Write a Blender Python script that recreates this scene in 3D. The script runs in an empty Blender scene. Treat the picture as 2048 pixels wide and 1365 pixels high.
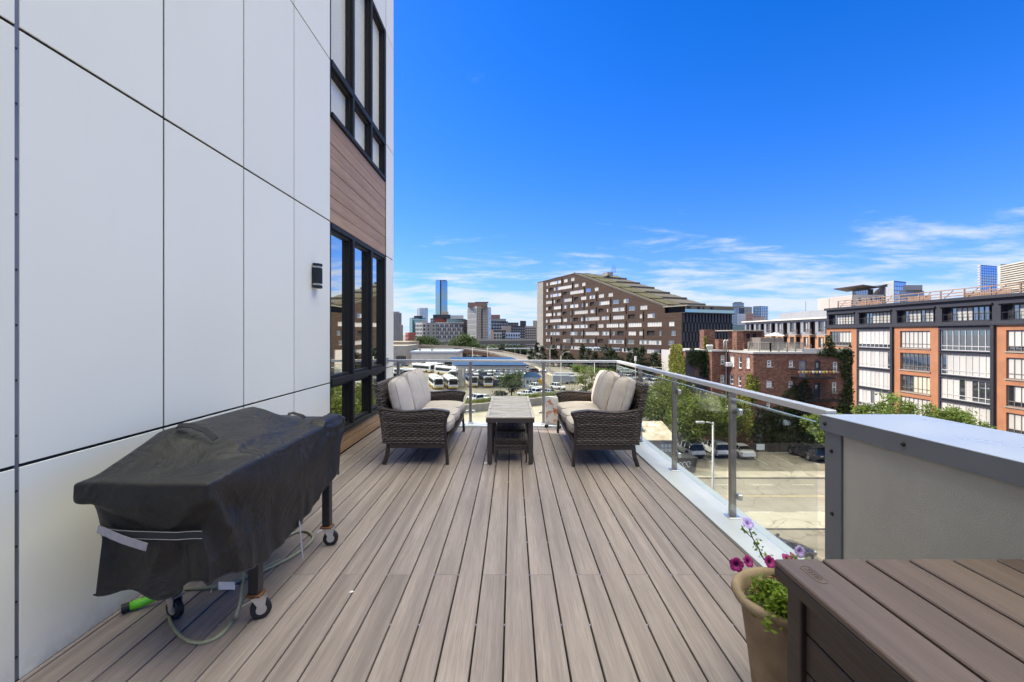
import bpy, math, random
import numpy as np
from mathutils import Vector, Matrix

# ---------------------------------------------------------------- camera, sky, sun, exposure
scene = bpy.context.scene
COL = scene.collection
R = math.radians
EYE = 1.5            # eye height above the deck (deck top is z = 0)
GZ = -13.2           # street level below the deck
F, CX, HY = 910.0, 1025.0, 669.0   # the photograph's focal length, vanishing point (2048 px wide)

cam = bpy.data.cameras.new('camera')
cam.sensor_width = 36.0
cam.lens = F / 2048 * 36.0
cam.shift_x = -(CX - 1024) / 2048
cam.shift_y = -(682.5 - HY) / 2048
cam.clip_start = 0.05
cam.clip_end = 9000
camo = bpy.data.objects.new('camera', cam)
camo.location = (0, 0, EYE)
camo.rotation_euler = (R(90), 0, 0)
COL.objects.link(camo)
scene.camera = camo

SUN_EL, SUN_AZ = 40.0, 64.4        # azimuth measured from +Y towards -X
world = bpy.data.worlds.new('World')
scene.world = world
world.use_nodes = True
wn, wl = world.node_tree.nodes, world.node_tree.links
wn.clear()


def wnode(t, **k):
    n = wn.new(t)
    for a, b in k.items():
        setattr(n, a, b)
    return n


def wmath(op, a, b=None, clamp=False):
    n = wn.new('ShaderNodeMath')
    n.operation = op
    n.use_clamp = clamp
    for i, v in enumerate((a, b)):
        if v is None:
            continue
        if isinstance(v, (int, float)):
            n.inputs[i].default_value = v
        else:
            wl.new(v, n.inputs[i])
    return n.outputs[0]


sky = wnode('ShaderNodeTexSky', sky_type='NISHITA', sun_disc=False)
sky.sun_elevation = R(SUN_EL)
sky.sun_rotation = R(-SUN_AZ)
sky.altitude = 50
sky.air_density = 1.0
sky.dust_density = 0.3
sky.ozone_density = 2.2
hsv = wnode('ShaderNodeHueSaturation')
hsv.inputs['Saturation'].default_value = SKY_SAT = 1.45
hsv.inputs['Value'].default_value = 1.0
wl.new(sky.outputs[0], hsv.inputs['Color'])
tint = wnode('ShaderNodeMix', data_type='RGBA', blend_type='MULTIPLY')
tint.inputs['Factor'].default_value = 1.0
wl.new(hsv.outputs[0], tint.inputs['A'])
tint.inputs['B'].default_value = (.58, .655, 1.0, 1)
tc = wnode('ShaderNodeTexCoord')
sep = wnode('ShaderNodeSeparateXYZ')
wl.new(tc.outputs['Generated'], sep.inputs[0])
zup = wmath('ADD', wmath('MAXIMUM', sep.outputs[2], 0.0), 0.12)
cmb = wnode('ShaderNodeCombineXYZ')
wl.new(wmath('DIVIDE', sep.outputs[0], zup), cmb.inputs[0])
wl.new(wmath('DIVIDE', sep.outputs[1], zup), cmb.inputs[1])
mp = wnode('ShaderNodeMapping')
mp.inputs['Scale'].default_value = (0.60, 1.0, 1.0)
mp.inputs['Location'].default_value = (3.1, 7.3, 0.0)
wl.new(cmb.outputs[0], mp.inputs[0])
n1 = wnode('ShaderNodeTexNoise')
n1.inputs['Scale'].default_value = 2.1
n1.inputs['Detail'].default_value = 9
n1.inputs['Roughness'].default_value = 0.62
n1.inputs['Distortion'].default_value = 0.25
wl.new(mp.outputs[0], n1.inputs['Vector'])
# wispy cloud: thick towards the horizon, thinning out upwards, the same all the way round
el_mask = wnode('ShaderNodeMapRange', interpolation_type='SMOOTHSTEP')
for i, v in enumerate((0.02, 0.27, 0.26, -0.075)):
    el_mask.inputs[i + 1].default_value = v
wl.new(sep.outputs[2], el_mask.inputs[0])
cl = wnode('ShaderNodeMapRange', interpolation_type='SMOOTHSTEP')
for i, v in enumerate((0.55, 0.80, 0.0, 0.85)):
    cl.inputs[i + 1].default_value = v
hib = wnode('ShaderNodeMapRange', interpolation_type='SMOOTHSTEP')  # extra cloud cover overhead, added out of view to brighten the shade
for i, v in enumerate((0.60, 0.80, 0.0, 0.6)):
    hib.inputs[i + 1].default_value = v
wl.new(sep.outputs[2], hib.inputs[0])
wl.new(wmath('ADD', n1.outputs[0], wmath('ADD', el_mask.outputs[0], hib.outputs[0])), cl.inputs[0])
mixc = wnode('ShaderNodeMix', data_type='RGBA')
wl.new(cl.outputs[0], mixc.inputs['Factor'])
sepc, comc = wnode('ShaderNodeSeparateColor'), wnode('ShaderNodeCombineColor')
wl.new(tint.outputs['Result'], sepc.inputs[0])
for i, lim in enumerate((2.8, 7.5, 60.0)):           # soft shoulder: the horizon does not burn out
    c_ = sepc.outputs[i]
    wl.new(wmath('DIVIDE', c_, wmath('ADD', wmath('DIVIDE', c_, lim), 1.0)), comc.inputs[i])
wl.new(comc.outputs[0], mixc.inputs['A'])
hi = wnode('ShaderNodeMapRange', interpolation_type='SMOOTHSTEP')      # unseen bright cloud overhead, added to light the shaded terrace
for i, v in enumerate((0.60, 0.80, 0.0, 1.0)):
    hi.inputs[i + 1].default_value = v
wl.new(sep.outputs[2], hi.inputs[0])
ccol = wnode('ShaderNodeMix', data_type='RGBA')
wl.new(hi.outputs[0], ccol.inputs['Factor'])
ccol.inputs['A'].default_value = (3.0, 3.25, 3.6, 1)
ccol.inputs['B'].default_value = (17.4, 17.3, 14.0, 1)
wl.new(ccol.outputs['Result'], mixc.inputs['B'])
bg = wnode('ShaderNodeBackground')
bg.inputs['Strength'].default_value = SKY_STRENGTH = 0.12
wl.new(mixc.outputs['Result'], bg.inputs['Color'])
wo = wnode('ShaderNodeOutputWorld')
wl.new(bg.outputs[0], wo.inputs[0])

sl = bpy.data.lights.new('sun', 'SUN')
sl.energy = 3.0
sl.angle = R(0.5)
sl.color = (1.0, 0.93, 0.82)
so = bpy.data.objects.new('sun', sl)
sd = Vector((-math.sin(R(SUN_AZ)) * math.cos(R(SUN_EL)), math.cos(R(SUN_AZ)) * math.cos(R(SUN_EL)), math.sin(R(SUN_EL))))
so.rotation_euler = sd.to_track_quat('Z', 'Y').to_euler()
so.location = (-30, 20, 60)
COL.objects.link(so)

vs = scene.view_settings
vs.view_transform = 'Standard'
vs.look = 'None'
vs.gamma = 1
vs.use_curve_mapping = False
vs.exposure = 1.2
scene.cycles.use_denoising = True
scene.cycles.max_bounces = 8
scene.cycles.diffuse_bounces = 4
scene.cycles.glossy_bounces = 4
scene.cycles.transmission_bounces = 6
scene.cycles.transparent_max_bounces = 16
scene.cycles.sample_clamp_indirect = 6

# ---------------------------------------------------------------- helpers


def at(px, py, y):
    """The point of the place seen at photograph pixel (px, py), y metres in front of the camera."""
    return ((px - CX) / F * y, y, EYE - (py - HY) / F * y)


def on(px, py, z=GZ):
    """The point at height z seen at photograph pixel (px, py)."""
    return at(px, py, F * (EYE - z) / (py - HY))


def tag(o, label=None, cat=None, group=None, kind=None):
    if label: o['label'] = label
    if cat: o['category'] = cat
    if group: o['group'] = group
    if kind: o['kind'] = kind
    return o


def thing(name, label, cat, loc=(0, 0, 0), rz=0.0, group=None, kind=None):
    o = bpy.data.objects.new(name, None)
    o.empty_display_size = 0.2
    o.location = loc
    o.rotation_euler = (0, 0, rz)
    COL.objects.link(o)
    return tag(o, label, cat, group, kind)


def kids(o):
    return [c for c in bpy.data.objects if c.parent == o]


def copy_tree(o, loc, rz, label=None, group=None, children=None):
    """A copy of a thing with copies of its parts and sub-parts (mesh data shared)."""
    r = o.copy()
    COL.objects.link(r)
    r.location = loc
    r.rotation_euler = (0, 0, rz)
    if label: r['label'] = label
    if group: r['group'] = group
    for ch in o.children:
        c = ch.copy()
        COL.objects.link(c)
        c.parent = r
        for g in ch.children:
            d = g.copy()
            COL.objects.link(d)
            d.parent = c
    return r


def clip(poly, a, b, c):
    """Keep the part of a 2-D polygon where a*x + b*y <= c."""
    out = []
    for i in range(len(poly)):
        p, q = poly[i - 1], poly[i]
        dp, dq = a * p[0] + b * p[1] - c, a * q[0] + b * q[1] - c
        if (dp <= 0) != (dq <= 0):
            t = dp / (dp - dq)
            out.append((p[0] + t * (q[0] - p[0]), p[1] + t * (q[1] - p[1])))
        if dq <= 0:
            out.append(q)
    return out


class MB:
    """Collects shapes and links them as ONE mesh object."""

    def __init__(self):
        self.v, self.f, self.m, self.cur = [], [], [], 0

    def face(self, pts):
        n = len(self.v)
        self.v.extend(pts)
        self.f.append(tuple(range(n, n + len(pts))))
        self.m.append(self.cur)

    def grid(self, P):
        """P: rows of points, linked into quads with shared vertices."""
        n, w = len(self.v), len(P[0])
        for row in P:
            self.v.extend(row)
        for i in range(len(P) - 1):
            for j in range(w - 1):
                a = n + i * w + j
                self.f.append((a, a + 1, a + w + 1, a + w))
                self.m.append(self.cur)

    def prism(self, bot, top):
        """Side faces and caps between two loops of points of equal length."""
        n, k = len(self.v), len(bot)
        self.v.extend(bot)
        self.v.extend(top)
        for i in range(k):
            j = (i + 1) % k
            self.f.append((n + i, n + j, n + k + j, n + k + i))
            self.m.append(self.cur)
        self.f.append(tuple(range(n + k - 1, n - 1, -1)))
        self.f.append(tuple(range(n + k, n + 2 * k)))
        self.m += [self.cur] * 2

    def box(self, x0, x1, y0, y1, z0, z1, b=0.0):
        if x1 < x0: x0, x1 = x1, x0
        if y1 < y0: y0, y1 = y1, y0
        if z1 < z0: z0, z1 = z1, z0
        self.obox(((x0 + x1) / 2, (y0 + y1) / 2, (z0 + z1) / 2), (1, 0, 0), (0, 1, 0), (0, 0, 1),
                  (x1 - x0) / 2, (y1 - y0) / 2, (z1 - z0) / 2, b)

    def obox(self, c, ax, ay, az, hx, hy, hz, b=0.0):
        c, ax, ay, az = Vector(c), Vector(ax), Vector(ay), Vector(az)
        b = min(b, hx * .9, hy * .9, hz * .9)
        P = lambda x, y, z: tuple(c + ax * x + ay * y + az * z)
        if b <= 0:
            q = [P(sx * hx, sy * hy, sz * hz) for sz in (-1, 1) for sx, sy in ((-1, -1), (1, -1), (1, 1), (-1, 1))]
            self.prism(q[:4], q[4:])
            return
        n = len(self.v)
        idx = {}
        for sx in (-1, 1):
            for sy in (-1, 1):
                for sz in (-1, 1):
                    for k in range(3):
                        d = [hx - b, hy - b, hz - b]
                        d[k] += b
                        idx[sx, sy, sz, k] = len(self.v)
                        self.v.append(P(sx * d[0], sy * d[1], sz * d[2]))
        fs = []
        for k in range(3):
            i, j = (k + 1) % 3, (k + 2) % 3
            for s in (-1, 1):
                q = []
                for a, bb in ((-1, -1), (1, -1), (1, 1), (-1, 1)):
                    t = [0, 0, 0]
                    t[k], t[i], t[j] = s, a, bb
                    q.append(idx[t[0], t[1], t[2], k])
                fs.append(q if s > 0 else q[::-1])
            for a in (-1, 1):
                for bb in (-1, 1):
                    t0, t1 = [0, 0, 0], [0, 0, 0]
                    t0[k], t0[i], t0[j] = -1, a, bb
                    t1[k], t1[i], t1[j] = 1, a, bb
                    q = [idx[(*t0, i)], idx[(*t1, i)], idx[(*t1, j)], idx[(*t0, j)]]
                    fs.append(q if a * bb < 0 else q[::-1])
        for sx in (-1, 1):
            for sy in (-1, 1):
                for sz in (-1, 1):
                    q = [idx[sx, sy, sz, 0], idx[sx, sy, sz, 1], idx[sx, sy, sz, 2]]
                    fs.append(q if sx * sy * sz > 0 else q[::-1])
        self.f += [tuple(q) for q in fs]
        self.m += [self.cur] * len(fs)

    def bar(self, p, q, w, h, b=0.0, up=(0, 0, 1)):
        """A bar of w (sideways) by h (up) from p to q."""
        p, q = Vector(p), Vector(q)
        d = q - p
        L = d.length
        d.normalize()
        u = Vector(up)
        if abs(d.dot(u)) > .98:
            u = Vector((0, 1, 0))
        s = d.cross(u).normalized()
        u = s.cross(d).normalized()
        self.obox((p + q) / 2, d, s, u, L / 2, w / 2, h / 2, b)

    def tube(self, pts, r, n=8, cap=True):
        """A round tube through pts; r is a radius or one per point."""
        pts = [Vector(p) for p in pts]
        if not hasattr(r, '__len__'):
            r = [r] * len(pts)
        ref = None
        base = len(self.v)
        for i, p in enumerate(pts):
            d = (pts[min(i + 1, len(pts) - 1)] - pts[max(i - 1, 0)]).normalized()
            if ref is None:
                ref = d.orthogonal().normalized()
            s = (ref - d * ref.dot(d))
            s = s.normalized() if s.length > 1e-6 else d.orthogonal().normalized()
            ref = s
            t = d.cross(s)
            for k in range(n):
                a = 2 * math.pi * k / n
                self.v.append(tuple(p + (s * math.cos(a) + t * math.sin(a)) * r[i]))
        for i in range(len(pts) - 1):
            for k in range(n):
                a, b_ = base + i * n + k, base + i * n + (k + 1) % n
                self.f.append((a, b_, b_ + n, a + n))
                self.m.append(self.cur)
        if cap:
            self.f.append(tuple(range(base + n - 1, base - 1, -1)))
            e = base + (len(pts) - 1) * n
            self.f.append(tuple(range(e, e + n)))
            self.m += [self.cur] * 2

    def cyl(self, p, q, r, n=16, r2=None):
        self.tube([p, q], [r, r if r2 is None else r2], n)

    def lathe(self, prof, n=32, c=(0, 0, 0), caps=(False, False)):
        base = len(self.v)
        for r, z in prof:
            for k in range(n):
                a = 2 * math.pi * k / n
                self.v.append((c[0] + r * math.cos(a), c[1] + r * math.sin(a), c[2] + z))
        for i in range(len(prof) - 1):
            for k in range(n):
                a, b_ = base + i * n + k, base + i * n + (k + 1) % n
                self.f.append((a, b_, b_ + n, a + n))
                self.m.append(self.cur)
        if caps[0]:
            self.f.append(tuple(range(base + n - 1, base - 1, -1)))
            self.m.append(self.cur)
        if caps[1]:
            e = base + (len(prof) - 1) * n
            self.f.append(tuple(range(e, e + n)))
            self.m.append(self.cur)

    def build(self, name, mats, parent=None, smooth=False, kind=None, label=None, off=None):
        me = bpy.data.meshes.new(name)
        v = self.v
        if off is not None:
            v = [(p[0] - off[0], p[1] - off[1], p[2] - off[2]) for p in v]
        me.from_pydata([tuple(p) for p in v], [], self.f)
        if not isinstance(mats, (list, tuple)):
            mats = [mats]
        for m in mats:
            me.materials.append(m)
        if len(mats) > 1:
            me.polygons.foreach_set('material_index', self.m)
        if smooth:
            me.polygons.foreach_set('use_smooth', [True] * len(me.polygons))
            if smooth is not True:
                me.set_sharp_from_angle(angle=R(smooth))
        me.update()
        o = bpy.data.objects.new(name, me)
        COL.objects.link(o)
        if parent: o.parent = parent
        return tag(o, label, None, None, kind)


def quads_mesh(name, V, mats, parent=None, kind=None, midx=None, smooth=False):
    """V: (n, k, 3) array of loose k-gons, linked as one mesh object."""
    V = np.asarray(V, dtype=np.float32)
    n, k = V.shape[0], V.shape[1]
    me = bpy.data.meshes.new(name)
    me.vertices.add(n * k)
    me.vertices.foreach_set('co', V.reshape(-1))
    me.loops.add(n * k)
    me.loops.foreach_set('vertex_index', np.arange(n * k, dtype=np.int32))
    me.polygons.add(n)
    me.polygons.foreach_set('loop_start', np.arange(0, n * k, k, dtype=np.int32))
    me.polygons.foreach_set('loop_total', np.full(n, k, dtype=np.int32))
    if not isinstance(mats, (list, tuple)):
        mats = [mats]
    for m in mats:
        me.materials.append(m)
    if midx is not None:
        me.polygons.foreach_set('material_index', np.asarray(midx, dtype=np.int32))
    me.update(calc_edges=True)
    me.validate()
    o = bpy.data.objects.new(name, me)
    COL.objects.link(o)
    if parent: o.parent = parent
    return tag(o, kind=kind)


# ---------------------------------------------------------------- materials


class NT:
    def __init__(self, m):
        self.nt = m.node_tree
        self.n, self.l = self.nt.nodes, self.nt.links
        self.n.clear()

    def put(self, sock, v):
        if v is None:
            return
        if isinstance(v, bpy.types.NodeSocket):
            self.l.new(v, sock)
        elif isinstance(v, (tuple, list)) and len(v) == 3 and sock.type == 'RGBA':
            sock.default_value = (*v, 1)
        else:
            sock.default_value = v

    def node(self, t, ins=None, **k):
        x = self.n.new(t)
        for a, b in k.items():
            setattr(x, a, b)
        for key, v in (ins or {}).items():
            self.put(x.inputs[key], v)
        return x

    def math(self, op, a, b=0.0, clamp=False):
        return self.node('ShaderNodeMath', {0: a, 1: b}, operation=op, use_clamp=clamp).outputs[0]

    def mix(self, fac, a, b, blend='MIX'):
        x = self.node('ShaderNodeMix', data_type='RGBA', blend_type=blend)
        self.put(x.inputs['Factor'], fac)
        self.put(x.inputs['A'], a)
        self.put(x.inputs['B'], b)
        return x.outputs['Result']

    def coords(self, which='Object', scale=(1, 1, 1), rot=(0, 0, 0)):
        if which == 'World':
            src = self.node('ShaderNodeNewGeometry').outputs['Position']
        else:
            src = self.node('ShaderNodeTexCoord').outputs[which]
        return self.node('ShaderNodeMapping', {'Vector': src, 'Scale': scale, 'Rotation': rot}).outputs[0]

    def noise(self, vec, scale, detail=4, rough=.55):
        return self.node('ShaderNodeTexNoise', {'Vector': vec, 'Scale': scale, 'Detail': detail, 'Roughness': rough}).outputs[0]

    def rng(self, x, a, b, c, d):
        return self.node('ShaderNodeMapRange', {0: x, 1: a, 2: b, 3: c, 4: d}).outputs[0]

    def bump(self, h, strength, dist=.01):
        return self.node('ShaderNodeBump', {'Height': h, 'Strength': strength, 'Distance': dist}).outputs[0]

    def out(self, shader):
        o = self.node('ShaderNodeOutputMaterial')
        self.l.new(shader, o.inputs[0])


MATS = {}


def new_mat(name):
    m = bpy.data.materials.new(name)
    m.use_nodes = True
    MATS[name] = m
    return m, NT(m)


def mat(name, col, rough=.6, metal=0.0, spec=.5, var=.12, vscale=6.0, stretch=(1, 1, 1), bump=0.0, bscale=60.0,
        rnd=0.0, coords='Object', bdist=.004, coat=0.0, emit=None, col2=None, grime=0.0):
    """A plain surface with its own grain: colour varies by noise, per object, and a fine relief."""
    if name in MATS:
        return MATS[name]
    m, t = new_mat(name)
    vec = t.coords(coords, stretch)
    n = t.noise(vec, vscale, 5)
    a = tuple(c * (1 - var) for c in col)
    b = col2 if col2 else tuple(min(1, c * (1 + var)) for c in col)
    c = t.mix(t.rng(n, .3, .7, 0, 1), a, b)
    if grime:
        g = t.noise(t.coords('World', (1, 1, .35)), .9, 6, .65)
        c = t.mix(t.rng(g, .45, .75, 0, grime), c, tuple(x * .45 for x in col))
    if rnd:
        r = t.node('ShaderNodeObjectInfo').outputs['Random']
        c = t.node('ShaderNodeHueSaturation', {'Color': c, 'Value': t.rng(r, 0, 1, 1 - rnd, 1 + rnd)}).outputs[0]
    ins = {'Base Color': c, 'Roughness': t.rng(n, .3, .7, max(0, rough - .06), min(1, rough + .06)), 'Metallic': metal,
           'Specular IOR Level': spec, 'Coat Weight': coat}
    if bump:
        ins['Normal'] = t.bump(t.noise(vec, bscale, 3), bump, bdist)
    if emit:
        ins['Emission Color'] = emit[0]
        ins['Emission Strength'] = emit[1]
    t.out(t.node('ShaderNodeBsdfPrincipled', ins).outputs[0])
    return m


def glass_mat(name, body=(.02, .025, .03), tint=(.9, .95, .95), refl=.5, trans=0.0, rough=.02, edge=.9, wave=0.0, tcol=(.9, .95, .93)):
    """Window glass: a mirror that strengthens at grazing angles over what is behind (see-through by trans, else a dark room)."""
    m, t = new_mat(name)
    lw = t.node('ShaderNodeLayerWeight', {'Blend': .35}).outputs['Facing']
    fac = t.rng(lw, 0, 1, refl, edge)
    gi = {'Color': tint, 'Roughness': rough}
    if wave:
        gi['Normal'] = t.bump(t.noise(t.coords('World'), .9, 1), wave, .05)
    g = t.node('ShaderNodeBsdfGlossy', gi).outputs[0]
    d = t.node('ShaderNodeBsdfDiffuse', {'Color': body}).outputs[0]
    if trans:
        tr = t.node('ShaderNodeBsdfTransparent', {'Color': tcol}).outputs[0]
        d = t.node('ShaderNodeMixShader', {0: trans, 1: d, 2: tr}).outputs[0]
    t.out(t.node('ShaderNodeMixShader', {0: fac, 1: d, 2: g}).outputs[0])
    return m

# ---------------------------------------------------------------- materials of the terrace


def board_mat(name, dark, light, along=1, rough=.55, streak=1.0, bump=.25):
    """Brushed composite boards: long streaks along one axis, shifted on every board."""
    m, t = new_mat(name)
    rnd = t.node('ShaderNodeObjectInfo').outputs['Random']
    obj = t.node('ShaderNodeTexCoord').outputs['Object']
    off = t.node('ShaderNodeCombineXYZ', {0: t.math('MULTIPLY', rnd, 31.7), 1: t.math('MULTIPLY', rnd, 57.3), 2: t.math('MULTIPLY', rnd, 13.1)}).outputs[0]
    vec = t.node('ShaderNodeVectorMath', {0: obj, 1: off}, operation='ADD').outputs[0]
    fine = [150, 150, 150]
    wide = [14, 14, 14]
    fine[along] = 5
    wide[along] = .55
    a = t.noise(t.node('ShaderNodeMapping', {'Vector': vec, 'Scale': fine}).outputs[0], 1.0, 4, .6)
    b = t.noise(t.node('ShaderNodeMapping', {'Vector': vec, 'Scale': wide}).outputs[0], 1.0, 3, .5)
    mid = tuple((x + y) / 2 for x, y in zip(dark, light))
    c = t.mix(t.rng(b, .32, .68, 0, 1), dark, light)
    c = t.mix(t.math('MULTIPLY', t.rng(a, .35, .65, 0, 1), .55 * streak), c, tuple(x * .62 for x in mid))
    c = t.node('ShaderNodeHueSaturation', {'Color': c, 'Value': t.rng(rnd, 0, 1, .95, 1.05)}).outputs[0]
    st = t.noise(t.coords('World'), 7.0, 6, .7)
    c = t.mix(t.rng(st, .66, .74, 0, .35), c, tuple(x * .55 for x in dark))
    d = t.noise(t.coords('World'), 1.7, 5, .6)
    c = t.mix(t.rng(d, .5, .8, 0, .22), c, tuple(x * .6 for x in dark))
    t.out(t.node('ShaderNodeBsdfPrincipled', {'Base Color': c, 'Roughness': t.rng(a, .3, .7, rough - .08, rough + .1),
                                              'Specular IOR Level': .45, 'Normal': t.bump(a, bump, .003)}).outputs[0])
    return m


DECK = board_mat('deck_composite', (.212, .167, .148), (.360, .291, .256))
SIDING = board_mat('siding_wood', (.355, .20, .095), (.495, .305, .160), rough=.5, streak=.8)
BOXWOOD = board_mat('box_plastic_wood', (.095, .064, .051), (.140, .097, .079), rough=.5, streak=.5, bump=.35)
BOXDARK = board_mat('box_side_plastic', (.036, .024, .019), (.056, .038, .031), rough=.5, streak=.5, bump=.3)


def panel_mat():
    m, t = new_mat('white_metal_panel')
    v = t.coords('World')
    n = t.noise(v, .55, 3, .5)
    c = t.mix(t.rng(n, .35, .65, 0, 1), (.86, .815, .685), (.89, .845, .715))
    s = t.noise(t.coords('World', (1, 1, .25)), 3.0, 6, .6)
    c = t.mix(t.rng(s, .58, .8, 0, .12), c, (.62, .59, .5))
    gz = t.node('ShaderNodeSeparateXYZ', {0: v}).outputs[2]
    dn = t.noise(v, 5.0, 6, .65)
    dirt = t.math('MULTIPLY', t.rng(gz, .0, .16, 1, 0), t.rng(dn, .35, .7, 0, .55), True)
    c = t.mix(dirt, c, (.30, .26, .21))
    sp = t.noise(v, 45.0, 3, .6)
    c = t.mix(t.rng(sp, .72, .76, 0, .25), c, (.45, .43, .40))
    lin = t.noise(t.coords('World', (260, 260, 14)), 1.0, 2, .5)
    r = t.node('ShaderNodeObjectInfo').outputs['Random']
    c = t.node('ShaderNodeHueSaturation', {'Color': c, 'Value': t.rng(r, 0, 1, .975, 1.02)}).outputs[0]
    big = t.noise(v, 1.1, 2, .4)
    h = t.math('ADD', t.math('MULTIPLY', lin, .02), t.math('MULTIPLY', big, 1.0))
    t.out(t.node('ShaderNodeBsdfPrincipled', {'Base Color': c, 'Roughness': .36, 'Metallic': .0, 'Specular IOR Level': .35,
                                              'Normal': t.bump(h, .25, .02)}).outputs[0])
    return m


PANEL = panel_mat()
CHANNEL = mat('joint_channel', (.20, .20, .22), .45, .4, var=.08)
DARK = mat('dark_backing', (.02, .02, .022), .8)
ROOM = mat('room_behind_glass', (.03, .03, .03), .9)
FRAME = mat('black_window_frame', (.020, .019, .018), .55, 0, .22, var=.1)
CLOUDREFL = mat('pale_cloud_reflection', (.86, .83, .76), .85, var=.04, vscale=2)  # pale colour standing in for cloud reflected in the upper panes
PANE_LOW = glass_mat('terrace_window_glass', body=(.03, .035, .03), tint=(.93, .89, .78), refl=.66, edge=.97, wave=.05)
PANE_UP = glass_mat('upper_window_glass', body=(.3, .3, .3), tint=(.9, .9, .86), refl=.03, edge=.12, trans=.97, tcol=(.985, .98, .95), wave=.04)
STEEL = mat('brushed_steel', (.30, .265, .235), .38, .7, var=.12, vscale=30, stretch=(1, 1, .1))
RAIL = mat('brushed_rail', (.56, .55, .53), .42, .35, var=.06, vscale=20, stretch=(1, .1, 1))
CLAMP = mat('satin_clamp', (.6, .6, .6), .3, .8)
COPING = mat('pale_coping_metal', (.60, .60, .59), .42, .05, var=.05, vscale=2.5, grime=.25)
GLASS = glass_mat('railing_glass', body=(.4, .5, .45), tint=(.95, 1, .98), refl=.03, edge=.30, trans=1.0, tcol=(.955, .98, .965), rough=.0)
GLASSEDGE = mat('glass_edge', (.45, .58, .52), .2, spec=.6)

SCONCE = mat('black_lamp_metal', (.022, .022, .023), .55, .0, .25)
SCONCEGL = mat('lamp_glass_band', (.75, .66, .48), .3, var=.05)

WICK = None


def wicker_mat():
    m, t = new_mat('woven_resin')
    isl = t.node('ShaderNodeNewGeometry').outputs['Random Per Island']
    n = t.noise(t.coords('Object'), 38, 3, .6)
    c = t.mix(t.rng(n, .3, .7, 0, 1), (.020, .013, .010), (.105, .074, .056))
    c = t.mix(t.rng(isl, .45, 1, 0, .8), c, (.21, .16, .125))
    t.out(t.node('ShaderNodeBsdfPrincipled', {'Base Color': c, 'Roughness': .42, 'Specular IOR Level': .5}).outputs[0])
    return m


WICK = wicker_mat()
WICKBACK = mat('wicker_core', (.012, .009, .008), .8)
SOFAFRAME = mat('brown_sofa_frame', (.042, .031, .027), .42, .2, var=.12)
FABRIC = mat('beige_cushion_fabric', (.475, .415, .362), .92, spec=.15, var=.07, vscale=9, bump=.35, bscale=420, bdist=.002)
PIPING = mat('cushion_piping', (.42, .36, .325), .9, spec=.15)
TABLETOP = mat('taupe_slat_metal', (.47, .41, .335), .5, .1, var=.12, vscale=25, rnd=.05)
CHEV, vt_ = new_mat('taupe_chevron_slats')
vi = vt_.node('ShaderNodeNewGeometry').outputs['Random Per Island']
vt_.out(vt_.node('ShaderNodeBsdfPrincipled', {'Base Color': vt_.mix(vi, (.33, .28, .225), (.56, .495, .41)), 'Roughness': .5, 'Specular IOR Level': .4}).outputs[0])
TABLEDARK = mat('brown_table_frame', (.055, .042, .037), .45, .15)


def cover_mat():
    m, t = new_mat('black_cover_fabric')
    v = t.coords('Object')
    n = t.noise(v, 3.2, 5, .6)
    c = t.mix(t.rng(n, .35, .7, 0, 1), (.0065, .006, .0055), (.021, .0175, .015))
    dust = t.noise(t.coords('Object', (1, 1, 1)), 9, 6, .7)
    c = t.mix(t.rng(dust, .58, .8, 0, .22), c, (.10, .085, .07))
    w = t.noise(t.coords('Object', (900, 900, 900)), 1.0, 2, .5)
    wv = t.node('ShaderNodeTexNoise', {'Vector': v, 'Scale': 3.6, 'Detail': 3, 'Roughness': .45, 'Distortion': 1.2}).outputs[0]
    cr1 = t.rng(t.math('ABSOLUTE', t.math('SUBTRACT', wv, .5)), .0, .11, 1, 0)            # sharp folds where the noise crosses its middle
    wv2 = t.node('ShaderNodeTexNoise', {'Vector': t.coords('Object', (1, .45, 1.3)), 'Scale': 15, 'Detail': 4, 'Roughness': .55, 'Distortion': 1.8}).outputs[0]
    cr2 = t.rng(t.math('ABSOLUTE', t.math('SUBTRACT', wv2, .5)), .0, .09, 1, 0)
    h = t.math('ADD', t.math('MULTIPLY', cr1, 1.0), t.math('ADD', t.math('MULTIPLY', cr2, .16), t.math('MULTIPLY', w, .03)))
    t.out(t.node('ShaderNodeBsdfPrincipled', {'Base Color': c, 'Roughness': .5, 'Specular IOR Level': .4,
                                              'Normal': t.bump(h, .42, .012)}).outputs[0])
    return m


COVER = cover_mat()
STRAP = mat('grey_webbing', (.30, .28, .30), .9, var=.1, vscale=50)
STRAPBLACK = mat('black_webbing', (.018, .018, .019), .8)
STITCH = mat('pale_stitching', (.35, .32, .3), .9)
GRILLSTEEL = mat('black_grill_steel', (.03, .028, .028), .42, .3, var=.2, vscale=14)
RUST = mat('rusted_steel', (.20, .085, .035), .8, .2, var=.5, vscale=40)
ZINC = mat('zinc_caster_fork', (.6, .6, .6), .32, .85)
RUBBER = mat('black_rubber', (.012, .012, .012), .6)
HOSE = mat('olive_garden_hose', (.33, .32, .19), .42, var=.12, vscale=14)
GREEN = mat('lime_green_plastic', (.16, .62, .02), .35, var=.05)
PAPER = mat('white_paper', (.75, .74, .72), .8)
TERRA = mat('weathered_terracotta', (.245, .172, .108), .9, spec=.15, var=.16, vscale=7, bump=.4, bscale=90, col2=(.33, .25, .168))
SOIL = mat('potting_soil', (.04, .028, .02), .95)
HVACPAINT = mat('slate_grey_paint', (.150, .160, .180), .42, .1, var=.06, vscale=5)
HVACTOP = mat('sky_reflecting_lid', (.52, .53, .54), .30, .25, var=.05, vscale=3)  # paler than the sides: sky reflection put into the lid colour
STUCCO = mat('stucco_panel', (.43, .405, .36), .85, spec=.25, var=.07, vscale=4, bump=.5, bscale=190, bdist=.003, grime=.2, coords='World')

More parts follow.
